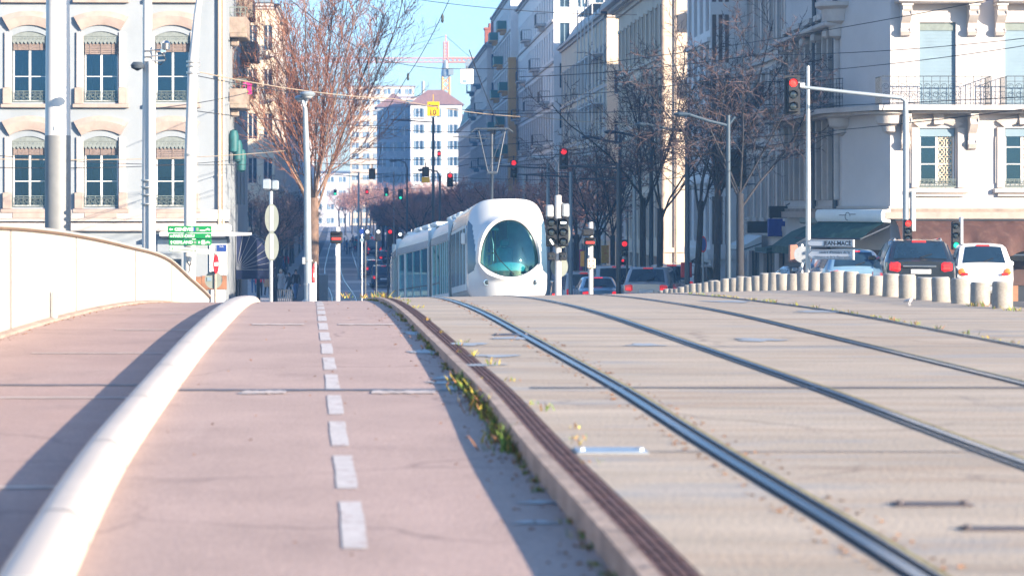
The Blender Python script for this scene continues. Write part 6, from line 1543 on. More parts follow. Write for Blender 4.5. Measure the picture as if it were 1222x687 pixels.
def is_fin(i, k):
    a = math.degrees(A_[k]+math.pi/NA); a = a if a <= 180 else a-360
    for cen in (0, 180):
        d = (a-cen+180) % 360 - 180
        d = d if cen == 0 else -d
        lo, hi = -22+max(0, 8-i)*4.0, 33-max(0, 10-i)*4.0
        if lo < d < hi: return True
    return False
body, fin = MB(), MB(); allr = rings+side
o_ = [p for r in allr for p in r]
for i in range(len(allr)-1):
    for k in range(NA):
        k2 = (k+1) % NA; f = (i*NA+k, i*NA+k2, (i+1)*NA+k2, (i+1)*NA+k)
        tgt = fin if (5 <= i < NR and is_fin(i, k)) else body
        tgt.f.append(f); tgt.m.append(0)
body.v = list(o_); fin.v = list(o_)
def clean(mb):
    u = sorted({i for f in mb.f for i in f}); mp = {o: n for n, o in enumerate(u)}; mb.v = [mb.v[i] for i in u]; mb.f = [tuple(mp[i] for i in f) for f in mb.f]
clean(body); clean(fin)
CAB = local_build(body, 'cab_shell', 'tram_white', fr, TR, 60)
local_build(fin, 'corner_window', 'window_blue', fr, CAB, 60)
# windscreen, gasket, lamps, console and cab interior
mb = MB(); rg = []
for q in (1.0, .92, .8, .6, .4, .2):
    rr_ = []
    for a in A_:
        ex, ez = egg(a); x, z = ex*q, 1.6+(ez-1.6)*q; rr_.append((x, depth_(x, z)+.02*q, z))
    rg.append(rr_)
mb.loft(rg, False, True); local_build(mb, 'windscreen', 'screen_glass', fr, TR, 80)
mb = MB(); pts = [(egg(a)[0], depth_(*egg(a))+.0, egg(a)[1]) for a in A_+[0]]; mb.tube(pts, .018, 6, caps=False); local_build(mb, 'gasket', 'tram_dark', fr, CAB)
for x in (-.70, .74):
    z = .76; y = depth_(x, z)
    mb = MB(); mb.lathe((x, y+.02, z), [(.10, -.045), (.085, -.05), (.08, -.02)], 18, 0, True, 'y'); lp = local_build(mb, 'tail_lamp', 'chrome', fr, TR)
    mb = MB(); mb.lathe((x, y+.015, z), [(.07, -.05), (.03, -.062), (.001, -.063)], 14, 0, False, 'y'); local_build(mb, 'lens', 'lamp_off', fr, lp)
mb = MB(); rg = []
for (yy, zt_) in ((.45, 1.12), (.75, 1.38), (1.15, 1.40), (1.35, 1.2)):
    rg.append([(-.75+1.5*k/12, yy+.25*abs(-1+k/6)**2, .95+(zt_-.95)*math.sqrt(max(.02, 1-abs(-1+k/6)**2.6))) for k in range(13)])
mb.loft(rg, closed=False); local_build(mb, 'console', 'console', fr, TR, 70)
mb = MB(); mb.box2((-1.1, .9, .42), (1.1, L-.2, .48)); mb.box2((-.9, 2.0, 2.9), (.9, L-.2, 2.94)); local_build(mb, 'floor', 'tram_floor', fr, TR)
mb = MB(); mb.box2((.15, 2.3, .5), (1.12, 2.38, 2.85)); mb.box2((-1.12, 2.3, .5), (-.55, 2.38, 2.85)); local_build(mb, 'bulkhead', 'tram_floor', fr, TR)
mb = MB(); mb.box((.05, 1.9, 1.0), (.5, .5, .14), 0, 0, .05); mb.box((.05, 2.15, 1.45), (.5, .14, .9), 0, 0, .05); mb.box((.05, 2.15, 2.02), (.28, .1, .22), 0, 0, .04); local_build(mb, 'driver_seat', 'seat_blue', fr, TR)
mb = MB(); 
for (x, y) in ((.2, 2.6), (-.5, 2.7), (.75, 3.6), (-.7, 4.4)): mb.tube([(x, y, .48), (x, y, 2.9)], .025, 8)
local_build(mb, 'grab_pole', 'yellow_rail', fr, TR)
mb = MB(); mb.box2((-.55, 1.0, 2.35), (-.25, 1.02, 2.75)); local_build(mb, 'sun_blind', 'tram_dark', fr, TR)
mb = MB(); mb.tube([(.1, depth_(.1, 1.0)-.03, .98), (-.35, depth_(-.35, 1.5)-.03, 1.45), (-.5, depth_(-.5, 1.8)-.03, 1.75)], .012, 5); local_build(mb, 'wiper', 'black_plastic', fr, TR)
# cab side doors as long glazed panels
for s in (-1, 1):
    for (ya, yb) in ((1.55, 2.45), (2.52, 3.5), (3.55, 4.9), (4.95, 6.6)):
        mb = MB(); mb.box2((s*(HW-.012), ya, .55), (s*(HW+.014), yb, 2.55), 0, .02); d = local_build(mb, 'side_door' if ya > 2.5 and ya < 4.9 else 'side_window', 'tram_side', fr, TR)
        mb = MB(); mb.box2((s*(HW+.010), ya+.07, .75), (s*(HW+.022), yb-.07, 2.45)); local_build(mb, 'pane', 'window_teal', fr, d)
    mb = MB(); mb.box2((s*(HW+.02), 1.42, 1.95), (s*(HW+.16), 1.55, 2.30), 0, .03); local_build(mb, 'mirror', 'tram_white', fr, TR)
# --- passenger modules
SEC = [(HW, .30), (HW, .62)], [(HW, 2.34), (HW-.02, 2.62), (HW-.10, 2.90), (.85, 3.10), (.45, 3.20), (0, 3.22)]
def passenger(y0, y1, wins, tail=False):
    fr = mod_empty('m', y0, y1); L = fr[3]
    mb = MB()
    top = SEC[1]; prof2 = [(x, z) for x, z in top] + [(-x, z) for x, z in reversed(top[:-1])]
    mb.loft([[(x, y, z) for x, z in prof2] for y in (.04, L*.5, L-.04)], closed=False, mi=0)
    for s in (-1, 1):
        mb.box2((s*(HW-.05), .04, .30), (s*HW, L-.04, .62), 1)
        e = 0.04
        edges = [(.04, wins[0][0])] + [(wins[i][1], wins[i+1][0]) for i in range(len(wins)-1)] + [(wins[-1][1], L-.04)]
        for (a, b) in edges:
            if b > a: mb.box2((s*(HW-.05), a, .622), (s*HW, b, 2.338), 1)
    for y in (.04, L-.06):
        mb.box2((-HW, y, .3), (-HW+.16, y+.02, 3.0), 1); mb.box2((HW-.16, y, .3), (HW, y+.02, 3.0), 1)
    sh = local_build(mb, 'body_shell', ['tram_grey', 'tram_side'], fr, TR, 40)
    mb = MB()
    for s in (-1, 1): mb.box2((s*(HW-.002), .05, 2.36), (s*(HW+.012), L-.05, 2.60), 0, .01)
    local_build(mb, 'fascia_band', 'tram_white', fr, TR)
    mb = MB(); mb.box2((-1.15, .05, .30), (1.15, L-.05, .36)); local_build(mb, 'floor', 'tram_floor', fr, TR)
    for s in (-1, 1):
        for (a, b) in wins:
            mb = MB(); mb.box2((s*(HW-.035), a+.012, .635), (s*(HW-.02), b-.012, 2.33)); local_build(mb, 'side_window', 'tram_glass', fr, TR)
        for (a, b) in wins: mb = MB(); mb.box2((s*(HW-.015), a, .622), (s*(HW+.006), a+.035, 2.338)); mb.box2((s*(HW-.015), a, 1.0), (s*(HW+.004), b, 1.03)) if b-a > .9 else None; local_build(mb, 'window_post', 'tram_dark', fr, sh)
    mb = MB(); y = .8
    while y < L-.5:
        for x in (-.45, .45): mb.tube([(x, y, .36), (x, y, 2.85)], .03, 8)
        mb.tube([(-.45, y, 1.95), (.45, y, 1.95)], .025, 6)
        for x in (-.9, .9): mb.box((x, y+.3, 1.66), (.08, .22, .30))
        y += 1.1
    local_build(mb, 'grab_pole', 'yellow_rail', fr, TR)
    y = .9
    while y < L-.8:
        for x in (-.85, .85):
            mb = MB(); mb.box((x, y, .82), (.44, .44, .10), 0, 0, .04); mb.box((x, y+.2, 1.2), (.44, .08, .72), 0, 0, .03); local_build(mb, 'seat', 'seat_blue', fr, TR)
        y += 1.5
    mb = MB()
    for y in (L*.25, L*.5, L*.75): mb.box((0, y, 3.25), (1.5, L*.18, .16), 0, 0, .05)
    local_build(mb, 'roof_unit', 'tram_side', fr, TR)
    return fr, L
def bellows(y):
    fr = mod_empty('b', y-.35, y+.35); L = fr[3]; mb = MB(); rg = []
    for k in range(9):
        q = .96 if k % 2 else 1.0; rg.append([(x*q, L*k/8, lerp(1.7, z, q)) for x, z in [(HW-.04, .35), (HW-.04, 2.5), (HW-.15, 2.9), (.8, 3.08), (0, 3.14), (-.8, 3.08), (-HW+.15, 2.9), (-HW+.04, 2.5), (-HW+.04, .35)]])
    mb.loft(rg, False, False); local_build(mb, 'bellows', 'tram_dark', fr, TR, 30)
bellows(82.35)
passenger(82.7, 88.2, [(.15, .75), (.8, 1.4), (1.45, 2.05), (2.1, 2.7), (2.8, 3.9), (4.0, 5.2)])
bellows(88.55)
passenger(88.9, 97.5, [(.35, 2.2), (2.25, 4.3), (4.35, 6.2), (6.7, 8.2)])
bellows(97.85)
passenger(98.2, 104.0, [(.3, 1.5), (1.55, 2.9), (3.0, 4.2)])
fr = mod_empty('c', 104.6, 110.5); mb = MB(); rg = []
for (y, q) in ((0, 1), (3.2, 1), (4.6, .97), (5.4, .86), (5.9, .6)): rg.append([(x*q, y, lerp(1.6, z, q)) for x, z in [(HW, .3), (HW, 2.34), (HW-.1, 2.9), (.85, 3.1), (0, 3.22), (-.85, 3.1), (-HW+.1, 2.9), (-HW, 2.34), (-HW, .3)]])
mb.loft(rg, True, True); local_build(mb, 'cab_shell', 'tram_white', fr, TR, 50); bellows(104.3)
# pantograph
fr = mod_empty('p', 83, 88); a = at(588, 235, 84.0); zt = az(153, 84)
mb = MB(); X = a.x; mb.tube([(X, 85, 1.0), (X, 84.2, az(206, 84))], .04, 8); mb.box((X, 85.2, .95), (1.0, 1.6, .14), 0, 0, .03); mb.tube([(X-.16, 84.2, az(206, 84)), (X+.16, 84.2, az(206, 84))], .05, 8); PG = mb.build('pantograph', 'pole_dark', TR)
mb = MB()
for s in (-1, 1): mb.tube([(X+s*.15, 84.2, az(206, 84)), (X+s*.46, 84.6, zt)], .024, 6)
mb.tube([(X-.15, 84.2, az(206, 84)), (X+.42, 84.6, zt-.05)], .012, 4); mb.build('upper_arm', 'pole_dark', PG)
mb = MB()
for dy in (-.15, .15): mb.tube([(X-.70, 84.6+dy, zt-.12), (X-.55, 84.6+dy, zt), (X+.55, 84.6+dy, zt), (X+.70, 84.6+dy, zt-.12)], .028, 6)
mb.tube([(X, 84.45, zt), (X, 84.75, zt)], .02, 5); mb.build('pan_head', 'pole_dark', PG)
# tram bogies
for (ya, yb) in ((75, 82), (88.9, 97.5), (104.6, 110.5)):
    fr = mod_empty('w', ya, yb); mb = MB()
    for x in (-.72, .72):
        for y in (2.0, 3.8): mb.lathe((x, y, .29), [(.29, -.06), (.29, .06)], 18, axis='x')
    mb.box((0, 2.9, .26), (1.2, 2.2, .12)); local_build(mb, 'bogie', 'tram_dark', fr, TR)

# ================================================================ CARS
def make_car(name, label, cat, loc, rz, st, paint, Wd, glass='car_glass', kind='hatch', lights='tail_red', rails=False, brake=False, group=None):
    """st: stations (y from rear, half width at sill, half width at belt, z sill, z belt, half width roof, z roof)"""
    t = thing(name, label, cat, loc, rz, group); mb = MB(); rings = []
    def sec(y, wl, wb, zl_, zb_, wr, zr_):
        h = [(0, zl_), (wl*.86, zl_), (wl, zl_+.10), (wb+.01, zl_+(zb_-zl_)*.55), (wb, zb_), (wr+.03, max(zb_+.005, zr_-.07)), (wr-.05, zr_), (wr*.5, zr_+.025), (0, zr_+.03)]
        return [(x, y, z) for x, z in h] + [(-x, y, z) for x, z in reversed(h[1:-1])]
    rings = [sec(*s_) for s_ in st]; mb.loft(rings, True, True); mb.build('body', paint, t, local=True, smooth_deg=42)
    # rear window: on the slanted face between the first cabin stations
    cab = [i for i, s_ in enumerate(st) if s_[6] > s_[4]+.18]; i0, i1 = cab[0], cab[-1]
    a, b = st[i0-1], st[i0]
    def rear(f, g, off=.012):
        y = lerp(a[0], b[0], g); w = lerp(a[5]-.04, b[5]-.08, g)*f; z = lerp(a[6], b[6], g) + .025*(1-f*f)
        return (w, y-off, z+off*.5)
    mb = MB(); mb.loft([[rear(-.92+1.84*k/10, g) for k in range(11)] for g in (.10, .4, .7, .90)], closed=False); mb.build('rear_window', glass if glass == 'window_dark' else 'window_dark', t, local=True, smooth_deg=80)
    # side windows
    for s in (-1, 1):
        for i in range(i0, i1):
            p, q = st[i], st[i+1]
            def sd(fy, fz, off=.012): 
                y = lerp(p[0], q[0], fy); wb, wr, zb_, zr_ = lerp(p[2], q[2], fy), lerp(p[5]+.03, q[5]+.03, fy), lerp(p[4], q[4], fy), lerp(max(p[4], p[6]-.07), max(q[4], q[6]-.07), fy)
                return (s*(lerp(wb, wr, fz)+off), y, lerp(zb_, zr_, fz))
            mb = MB(); mb.quad(sd(.06, .06), sd(.94, .06), sd(.94, .94), sd(.06, .94)); mb.build('side_window', 'window_blue' if s < 0 else 'window_dark', t, local=True)
    # windscreen
    if i1+1 < len(st):
        a2, b2 = st[i1], st[i1+1]; mb = MB()
        mb.quad(*[(f*lerp(a2[5]-.06, b2[5]-.06, g), lerp(a2[0], b2[0], g)+.01, lerp(a2[6], b2[6], g)+.035) for f, g in ((-.92, .08), (.92, .08), (.92, .92), (-.92, .92))]); mb.build('windscreen', 'window_dark', t, local=True)
    zb_ = st[0][4]; wl = st[0][2]
    for s in (-1, 1):
        mb = MB()
        if kind == 'smart':
            for z in (zb_-.08, zb_-.30): mb.lathe((s*(wl-.10), st[0][0]+.03, z), [(.10, 0), (.095, -.05), (.05, -.07), (.001, -.072)], 14, 0, False, 'y')
        elif kind == 'van': mb.box((s*(wl-.08), st[0][0]+.02, zb_-.25), (.14, .09, .75), 0, 0, .03)
        else: mb.box((s*(wl-.15), st[0][0]+.04, zb_-.10), (.32, .15, .26), 0, s*.18, .05)
        tl = mb.build('tail_light', 'tail_amber' if kind == 'smart' else ('brake_red' if brake else lights), t, local=True)
        mb = MB(); mb.box((s*(wl-.17), st[0][0]-.045, zb_-.14), (.18, .03, .07), 0, s*.18, .01); mb.build('reflector', 'lamp_red' if kind != 'smart' else 'tail_red', tl, local=True)
    mb = MB(); mb.box((0, st[0][0]-.03, st[0][3]+.22), (Wd*.94, .14, .24), 0, 0, .05); mb.build('bumper', paint if kind != 'van' else 'pole_grey', t, local=True)
    mb = MB(); mb.box((0, st[0][0]-.015, zb_-.22 if kind != 'smart' else zb_-.28), (.52, .02, .12), 0, 0, .004); mb.build('number_plate', 'plate', t, local=True)
    j = st[i0]; mb = MB(); mb.box((0, j[0]-.03, j[6]-.005), (.36, .05, .045), 0, 0, .01); mb.build('brake_light', 'lamp_red' if brake else 'tail_red', t, local=True)
    mb = MB(); w0 = rear(.0, .12, .03); w1 = rear(.42, .30, .03); mb.tube([w0, w1], .014, 5); mb.build('wiper', 'black_plastic', t, local=True)
    Lc = st[-1][0]
    for s in (-1, 1):
        for y in (Lc*.19, Lc*.81):
            mb = MB(); mb.lathe((s*(Wd/2-.12), y, .32), [(.20, -.10), (.30, -.11), (.33, -.07), (.33, .07), (.30, .11), (.20, .10)], 20, 0, True, 'x'); w_ = mb.build('wheel', 'tyre', t, local=True)
            mb = MB(); mb.lathe((s*(Wd/2-.02), y, .32), [(.19, -.02), (.19, .01), (.06, .02), (.001, .025)], 14, 0, False, 'x'); mb.build('rim', 'galvanised', w_, local=True)
        mb = MB(); m_ = st[i1]; mb.box((s*(m_[2]+.10), m_[0]+.1, m_[4]+.08), (.20, .10, .13), 0, 0, .03); mb.build('mirror', paint, t, local=True)
    if rails:
        for s in (-1, 1): mb = MB(); mb.tube([(s*(st[i0][5]-.1), st[i0][0]+.1, st[i0][6]), (s*(st[i0][5]-.1), st[i0][0]+.25, st[i0][6]+.07), (s*(st[i1][5]-.1), st[i1][0]-.3, st[i1][6]+.07), (s*(st[i1][5]-.1), st[i1][0]-.1, st[i1][6])], .022, 6); mb.build('roof_rail', 'chrome', t, local=True)
    return t
def stations(Lc, Wd, H, belt=.95, kind='hatch'):
    w = Wd/2; sill = .24
    if kind == 'suv': return [(0, w*.86, w*.90, .32, belt-.02, w*.86, belt), (.10, w*.95, w*.97, sill, belt, w*.88, belt+.03), (.55, w*.98, w, sill, belt+.02, w*.76, H), (1.7, w, w, sill, belt, w*.80, H+.02), (2.75, w, w, sill, belt-.02, w*.74, H-.05), (3.55, w, w, sill, belt-.03, w*.86, belt+.05), (4.3, w*.96, w*.94, sill, belt-.15, w*.80, belt-.10), (Lc, w*.84, w*.78, .34, belt-.35, w*.6, belt-.30)]
    if kind == 'sedan': return [(0, w*.86, w*.88, .34, belt-.06, w*.82, belt-.02), (.12, w*.95, w*.95, sill, belt-.02, w*.86, belt+.02), (.62, w*.98, w, sill, belt, w*.88, belt+.05), (1.35, w, w, sill, belt, w*.70, H-.02), (2.2, w, w, sill, belt-.02, w*.74, H), (2.75, w, w, sill, belt-.03, w*.68, H-.06), (3.5, w, w, sill, belt-.06, w*.84, belt+.02), (4.2, w*.95, w*.92, sill, belt-.18, w*.76, belt-.12), (Lc, w*.82, w*.76, .34, belt-.35, w*.6, belt-.3)]
    if kind == 'van': return [(0, w*.92, w*.95, .36, belt-.02, w*.90, belt), (.05, w*.97, w*.99, sill, belt, w*.93, belt+.04), (.22, w, w, sill, belt, w*.88, H), (2.0, w, w, sill, belt, w*.90, H+.02), (3.2, w, w, sill, belt, w*.84, H-.05), (4.0, w, w*.98, sill, belt-.05, w*.84, belt+.02), (Lc, w*.9, w*.84, .36, belt-.3, w*.66, belt-.25)]
    if kind == 'smart': return [(0, w*.84, w*.90, .36, belt-.06, w*.84, belt-.03), (.10, w*.95, w*.97, .26, belt, w*.86, belt+.03), (.42, w*.98, w, .22, belt, w*.74, H), (1.1, w, w, .22, belt-.02, w*.76, H+.02), (1.6, w, w, .22, belt-.03, w*.72, H-.06), (2.15, w*.98, w*.96, .22, belt-.06, w*.80, belt+.02), (Lc, w*.86, w*.8, .34, belt-.3, w*.62, belt-.22)]
    return [(0, w*.86, w*.90, .34, belt-.04, w*.84, belt-.01), (.10, w*.95, w*.96, sill, belt, w*.86, belt+.03), (.48, w*.98, w, sill, belt+.01, w*.72, H-.01), (1.4, w, w, sill, belt-.01, w*.76, H+.02), (2.2, w, w, sill, belt-.02, w*.70, H-.05), (2.9, w, w, sill, belt-.04, w*.84, belt+.04), (3.5, w*.96, w*.93, sill, belt-.15, w*.78, belt-.08), (Lc, w*.84, w*.78, .34, belt-.35, w*.6, belt-.3)]
def car_at(name, label, cat, u, Y, paint, Lc, Wd, H, belt, kind, yaw=0, z=None, **k):
    x = ax(u, Y); zz = terr(x, Y) if z is None else z
    return make_car(name, label, cat, (x, Y, zz), yaw, stations(Lc, Wd, H, belt, kind), paint, Wd, kind=kind, **k)
car_at('parked_car', 'black estate car with roof rails and wide rear window behind the bollards', 'car', 1099, 66, 'car_black', 4.7, 1.84, 1.66, 1.12, 'suv', R(-6.5), rails=True, brake=True, lights='tail_red')
mb = MB(); x = ax(1098, 65.9); mb.box((x, 65.9, terr(14, 66)+1.02), (.85, .05, .05), 0, R(-6.5), .01)
tt = [o for o in SC.objects if o.get('label', '').startswith('black estate')][0]; mb.build('chrome_strip', 'chrome', tt)
car_at('parked_car', 'tiny white two-seat car with round tail lights at the right edge', 'car', 1175, 67.5, 'car_white', 2.6, 1.56, 1.55, .98, 'smart', R(-7), brake=True)
car_at('parked_car', 'dark rear of a blue hatchback directly left of the black estate car', 'car', 1022, 73, 'car_blue', 4.0, 1.72, 1.46, .92, 'hatch', R(-1))
car_at('parked_car', 'blue-silver hatchback second from the left of the queue by the pointed signs', 'car', 999, 78, 'car_silver', 4.0, 1.72, 1.52, .95, 'hatch', R(-1))
car_at('parked_car', 'pale car mostly hidden behind the bollards under the pointed signs', 'car', 975, 88, 'car_silver', 4.2, 1.74, 1.46, .92, 'sedan', R(6))
car_at('moving_car', 'light blue saloon car with red tail lights right of the tram signals', 'car', 717, 103, 'car_blue', 4.3, 1.74, 1.42, .92, 'sedan', R(-1), brake=True)
car_at('moving_car', 'white small van with tall red tail lights ahead of the blue saloon', 'van', 697, 118, 'car_white', 4.2, 1.75, 1.85, 1.0, 'van')
car_at('moving_car', 'magenta hatchback half hidden behind the red bar signal post', 'car', 712, 124, 'car_magenta', 4.0, 1.7, 1.5, .95, 'hatch')
car_at('moving_car', 'white van with a wide dark rear window by the dark tree trunk', 'van', 736, 106, 'car_white', 4.6, 1.85, 1.95, 1.05, 'van', R(-2))
car_at('parked_car', 'silver estate car with dark side windows ahead of the bollards', 'car', 771, 92, 'car_silver', 4.5, 1.78, 1.55, .95, 'suv', R(-14))
car_at('parked_car', 'long white van parked beyond the bollard row', 'van', 800, 95, 'car_white', 4.8, 1.85, 1.75, 1.05, 'van', R(-22))
for i, (u, Y, p, k, lb) in enumerate(((447, 205, 'car_navy', 'hatch', 'dark blue car parked right of the far tram tracks'), (458, 178, 'car_navy', 'suv', 'dark estate car parked behind the signal posts'), (462, 250, 'car_navy', 'hatch', 'small blue car waiting further up the avenue'), (431, 340, 'car_blue', 'van', 'blue van coming down the far avenue'), (440, 420, 'car_silver', 'sedan', 'silver car far up the avenue'), (447, 300, 'car_navy', 'van', 'dark van far up the avenue behind the crowd'), (684, 150, 'car_navy', 'hatch', 'dark car queueing beyond the white small van'), (676, 135, 'car_black', 'suv', 'black estate car queueing just behind the tram signal post'))):
    car_at('distant_car', lb, 'car', u, Y, p, {'van': 4.6, 'suv': 4.7, 'sedan': 4.3}.get(k, 4.0), 1.76, {'van': 1.95, 'suv': 1.62}.get(k, 1.46), .95, k, R(2), brake=(i == 7))

# ================================================================ PEOPLE
def person(label, u, Y, coat, legs, hgt=1.72, yaw=0.0, stride=.25, coat_len=.0, hair='hair_dark', bag=None, group=None, arm=.15, hat=None):
    x = ax(u, Y); z = prof(Y)+(.08 if x < trackL(Y)-3.2 else (.10 if x > trackR(Y)+7 else .0))
    t = thing('person', label, 'person', (x, Y, z), yaw, group); k = hgt/1.72
    V = [((0, 0, .92), (.15, .105)), ((0, .0, 1.10), (.145, .10)), ((0, .0, 1.30), (.18, .11)), ((0, .01, 1.44), (.12, .085)), ((0, .0, 1.50), (.055, .055)), ((0, -.015, 1.60), (.078, .095)), ((0, -.01, 1.69), (.065, .08))]
    E = [(0, 1), (1, 2), (2, 3), (3, 4), (4, 5), (5, 6)]
    for s in (-1, 1):
        b = len(V); V += [((s*.20, 0, 1.41), (.062, .062)), ((s*.25, s*arm*.3, 1.13), (.048, .048)), ((s*.25, -.12+s*arm*.6, .90), (.036, .036)), ((s*.245, -.17+s*arm*.7, .81), (.030, .042)), ((s*.24, -.19+s*arm*.7, .755), (.018, .03))]
        E += [(3, b), (b, b+1), (b+1, b+2), (b+2, b+3), (b+3, b+4)]
        b = len(V); V += [((s*.095, 0, .84), (.092, .10)), ((s*.10, -.03+s*stride*.35, .49), (.066, .068)), ((s*.10, .04+s*stride*.75, .09), (.044, .048)), ((s*.105, -.12+s*stride*.75, .04), (.042, .035))]
        E += [(0, b), (b, b+1), (b+1, b+2), (b+2, b+3)]
    me = bpy.data.meshes.new('person_body'); me.from_pydata([tuple(c*k for c in v[0]) for v in V], E, [])
    o = bpy.data.objects.new('body', me); COL.objects.link(o)
    sk = o.modifiers.new('skin', 'SKIN'); sk.use_smooth_shade = True
    for i, v in enumerate(V): me.skin_vertices[0].data[i].radius = (v[1][0]*k, v[1][1]*k)
    me.skin_vertices[0].data[0].use_root = True
    ss = o.modifiers.new('sub', 'SUBSURF'); ss.levels = ss.render_levels = 1
    bpy.context.view_layer.update()
    m2 = bpy.data.meshes.new_from_object(o.evaluated_get(bpy.context.evaluated_depsgraph_get())); bpy.data.objects.remove(o)
    m2.materials.clear()
    for m_ in (coat, legs, 'skin', hair, 'tyre'): m2.materials.append(M[m_])
    for p in m2.polygons:
        c = p.center/k
        if c.z > 1.475: p.material_index = 3 if (c.z > 1.665 or c.y > .02) else 2
        elif c.z < .09: p.material_index = 4
        elif abs(c.x) > .17 and c.z < .87: p.material_index = 2
        elif c.z < .93-coat_len and abs(c.x) < .20: p.material_index = 1
        else: p.material_index = 0
        p.use_smooth = True
    b = bpy.data.objects.new('body', m2); COL.objects.link(b); b.parent = t
    if coat_len > .05:
        mb = MB(); rg = []
        for (zz, w, d) in ((1.02, .165, .125), (.85, .20, .155), (.92-coat_len, .24, .20)): rg.append([(w*k*math.cos(a), d*k*math.sin(a)-.01, zz*k) for a in [6.283*j/16 for j in range(16)]])
        mb.loft(rg, False, False); mb.build('coat_skirt', coat, t, local=True, smooth_deg=80)
    mb = MB(); rg = []                                          # hair
    for (zz, w, d, oy) in ((1.50, .05, .04, .06), (1.58, .088, .085, .03), (1.66, .092, .105, .012), (1.73, .075, .09, .0), (1.765, .03, .04, .0)): rg.append([(w*k*math.cos(a), (oy+d*math.sin(a))*k, zz*k) for a in [6.283*j/12 for j in range(12)]])
    mb.loft(rg, True, True); mb.build('hair', hat or hair, t, local=True, smooth_deg=80)
    return t
person('person in a red jacket and dark trousers walking under the navy awning', 310, 158, 'cloth_red', 'cloth_black', yaw=R(180), stride=.3)
person('person in a long tan coat beside the one in the red jacket', 319, 160, 'cloth_tan', 'cloth_black', yaw=R(160), coat_len=.35, stride=.2)
person('person in a grey knee-length coat with a scarf facing the bridge', 335, 157, 'cloth_grey', 'cloth_black', coat_len=.38, stride=.15, hair='stone_cream')
person('person in black leaning forward with a pushchair near the lamp post', 345, 158, 'cloth_black', 'cloth_black', 1.5, yaw=R(-50), stride=.4)
person('taller person in a dark jacket and blue jeans beside the lamp post', 353, 156, 'cloth_black', 'cloth_jeans', 1.82, stride=.45, yaw=R(15))
person('person in pale clothes half hidden behind the sign post', 303, 165, 'cloth_white', 'cloth_jeans', yaw=R(180))
person('person in a navy coat further along the left pavement', 338, 200, 'cloth_navy', 'cloth_black', yaw=R(90), coat_len=.2)
person('person in red far along the left pavement under the trees', 341, 214, 'cloth_red', 'cloth_black', stride=.2)
person('person in a teal jacket far along the left pavement', 329, 205, 'cloth_teal', 'cloth_jeans', yaw=R(180))
GC = 'crowd crossing the far tracks'
for (u, Y, c, l, lb) in ((414, 305, 'cloth_blue', 'cloth_navy', 'person in a bright blue coat at the front of the far crowd'), (418, 303, 'cloth_grey', 'cloth_navy', 'person in a pale grey coat beside the bright blue one'), (411, 330, 'cloth_white', 'cloth_jeans', 'person in white on the left of the far crowd'), (424, 318, 'cloth_teal', 'cloth_navy', 'person in a teal jacket in the middle of the far crowd'), (427, 330, 'cloth_red', 'cloth_navy', 'person in a red top in the far crowd'), (432, 322, 'cloth_navy', 'cloth_navy', 'person in dark blue on the right of the far crowd'), (406, 360, 'cloth_tan', 'cloth_jeans', 'person in tan well behind the far crowd'), (421, 352, 'cloth_navy', 'cloth_black', 'dark dressed person at the back of the far crowd'), (437, 345, 'cloth_black', 'cloth_black', 'person in black at the far right edge of the crowd')):
    person(lb, u, Y, c, l, 1.75, R(random.choice((0, 180, 60))), .2, group=GC, coat_len=.2 if u % 2 else 0)
person('dark silhouetted pedestrian left of the thin trunk above the cars', 757, 108, 'cloth_black', 'cloth_black', 1.78, 0, .1)
person('dark silhouetted pedestrian right of the thin trunk above the cars', 769, 106, 'cloth_black', 'cloth_navy', 1.75, 0, .1)
person('pedestrian in purple far among the right tree trunks', 735, 150, 'poster_magenta', 'cloth_black', 1.7, 0, .1)
# pushchair rail and cafe barrier at the crest
for (u0, u1, Y, v0, v1, lb) in ((331, 348, 150, 352, 362, 'low dark railing of the cafe terrace at the crest'),):
    t = thing('terrace_railing', lb, 'railing', (ax((u0+u1)/2, Y), Y, prof(Y))); mb = MB(); z0, z1 = prof(Y), prof(Y)+.75
    for k in range(8): mb.tube([(ax(lerp(u0, u1, k/7), Y), Y, z0), (ax(lerp(u0, u1, k/7), Y), Y, z1)], .03, 6)
    mb.tube([(ax(u0, Y), Y, z1), (ax(u1, Y), Y, z1)], .035, 6); mb.build('bars', 'pole_dark', t)

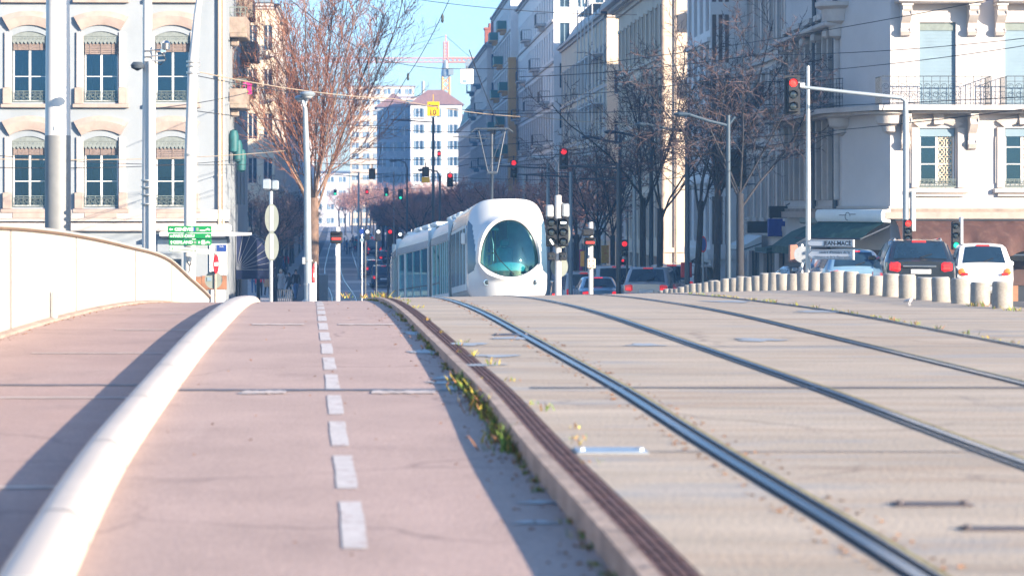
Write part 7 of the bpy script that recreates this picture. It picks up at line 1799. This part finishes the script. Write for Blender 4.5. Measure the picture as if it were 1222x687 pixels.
# ================================================================ AIR, SKY, SUN, CAMERA
mb = MB(); mb.box2((-420, -60, -6.2), (420, 1250, 90)); hz = mb.build('haze', 'room_dark', shade=False); hz['kind'] = 'stuff'
mh = bpy.data.materials.new('haze_air'); mh.use_nodes = True; N = mh.node_tree.nodes; N.remove(N['Principled BSDF'])
pv = N.new('ShaderNodeVolumePrincipled'); pv.inputs['Color'].default_value = (.22, .52, 1, 1); pv.inputs['Density'].default_value = HAZE; pv.inputs['Anisotropy'].default_value = .1
mh.node_tree.links.new(pv.outputs[0], N['Material Output'].inputs['Volume']); hz.data.materials.clear(); hz.data.materials.append(mh)
w = bpy.data.worlds.new('World'); SC.world = w; w.use_nodes = True; N = w.node_tree.nodes
sky = N.new('ShaderNodeTexSky'); sky.sky_type = 'NISHITA'; sky.sun_disc = False
EL, AZ = R(SUN_EL), R(SUN_AZ)
sdir = Vector((math.sin(AZ)*math.cos(EL), -math.cos(AZ)*math.cos(EL), math.sin(EL)))
sky.sun_elevation = EL; sky.sun_rotation = math.atan2(sdir.x, sdir.y)
sky.air_density = 1.0; sky.dust_density = .5; sky.ozone_density = 4.2
w.node_tree.links.new(sky.outputs[0], N['Background'].inputs['Color']); N['Background'].inputs['Strength'].default_value = SKY_S
sl = bpy.data.lights.new('sun', 'SUN'); sl.energy = SUN_E; sl.angle = R(.5); sl.color = (1, .83, .64)
so = bpy.data.objects.new('sun', sl); COL.objects.link(so); so.rotation_euler = (-sdir).to_track_quat('-Z', 'Y').to_euler(); so.location = sdir*50
cd = bpy.data.cameras.new('camera'); co = bpy.data.objects.new('camera', cd); COL.objects.link(co); SC.camera = co
co.location = (0, 0, EYE); co.rotation_euler = (R(90), 0, 0)
cd.sensor_width = 36; cd.lens = FPX/1222*36; cd.shift_x = (611-U0)/1222; cd.shift_y = -(343.5-V0)/1222
cd.clip_start = .1; cd.clip_end = 6000
cd.dof.use_dof = True; cd.dof.focus_distance = 62; cd.dof.aperture_fstop = FST
SC.view_settings.view_transform = 'Standard'; SC.view_settings.look = 'None'; SC.view_settings.exposure = EXPO; SC.view_settings.gamma = 1; SC.view_settings.use_curve_mapping = False
c = SC.cycles; c.use_denoising = True; c.max_bounces = 7; c.diffuse_bounces = 3; c.glossy_bounces = 3; c.transparent_max_bounces = 24; c.transmission_bounces = 4; c.volume_bounces = 1; c.volume_max_steps = 64; c.volume_step_rate = 8; c.sample_clamp_indirect = 8; c.caustics_reflective = False; c.caustics_refractive = False
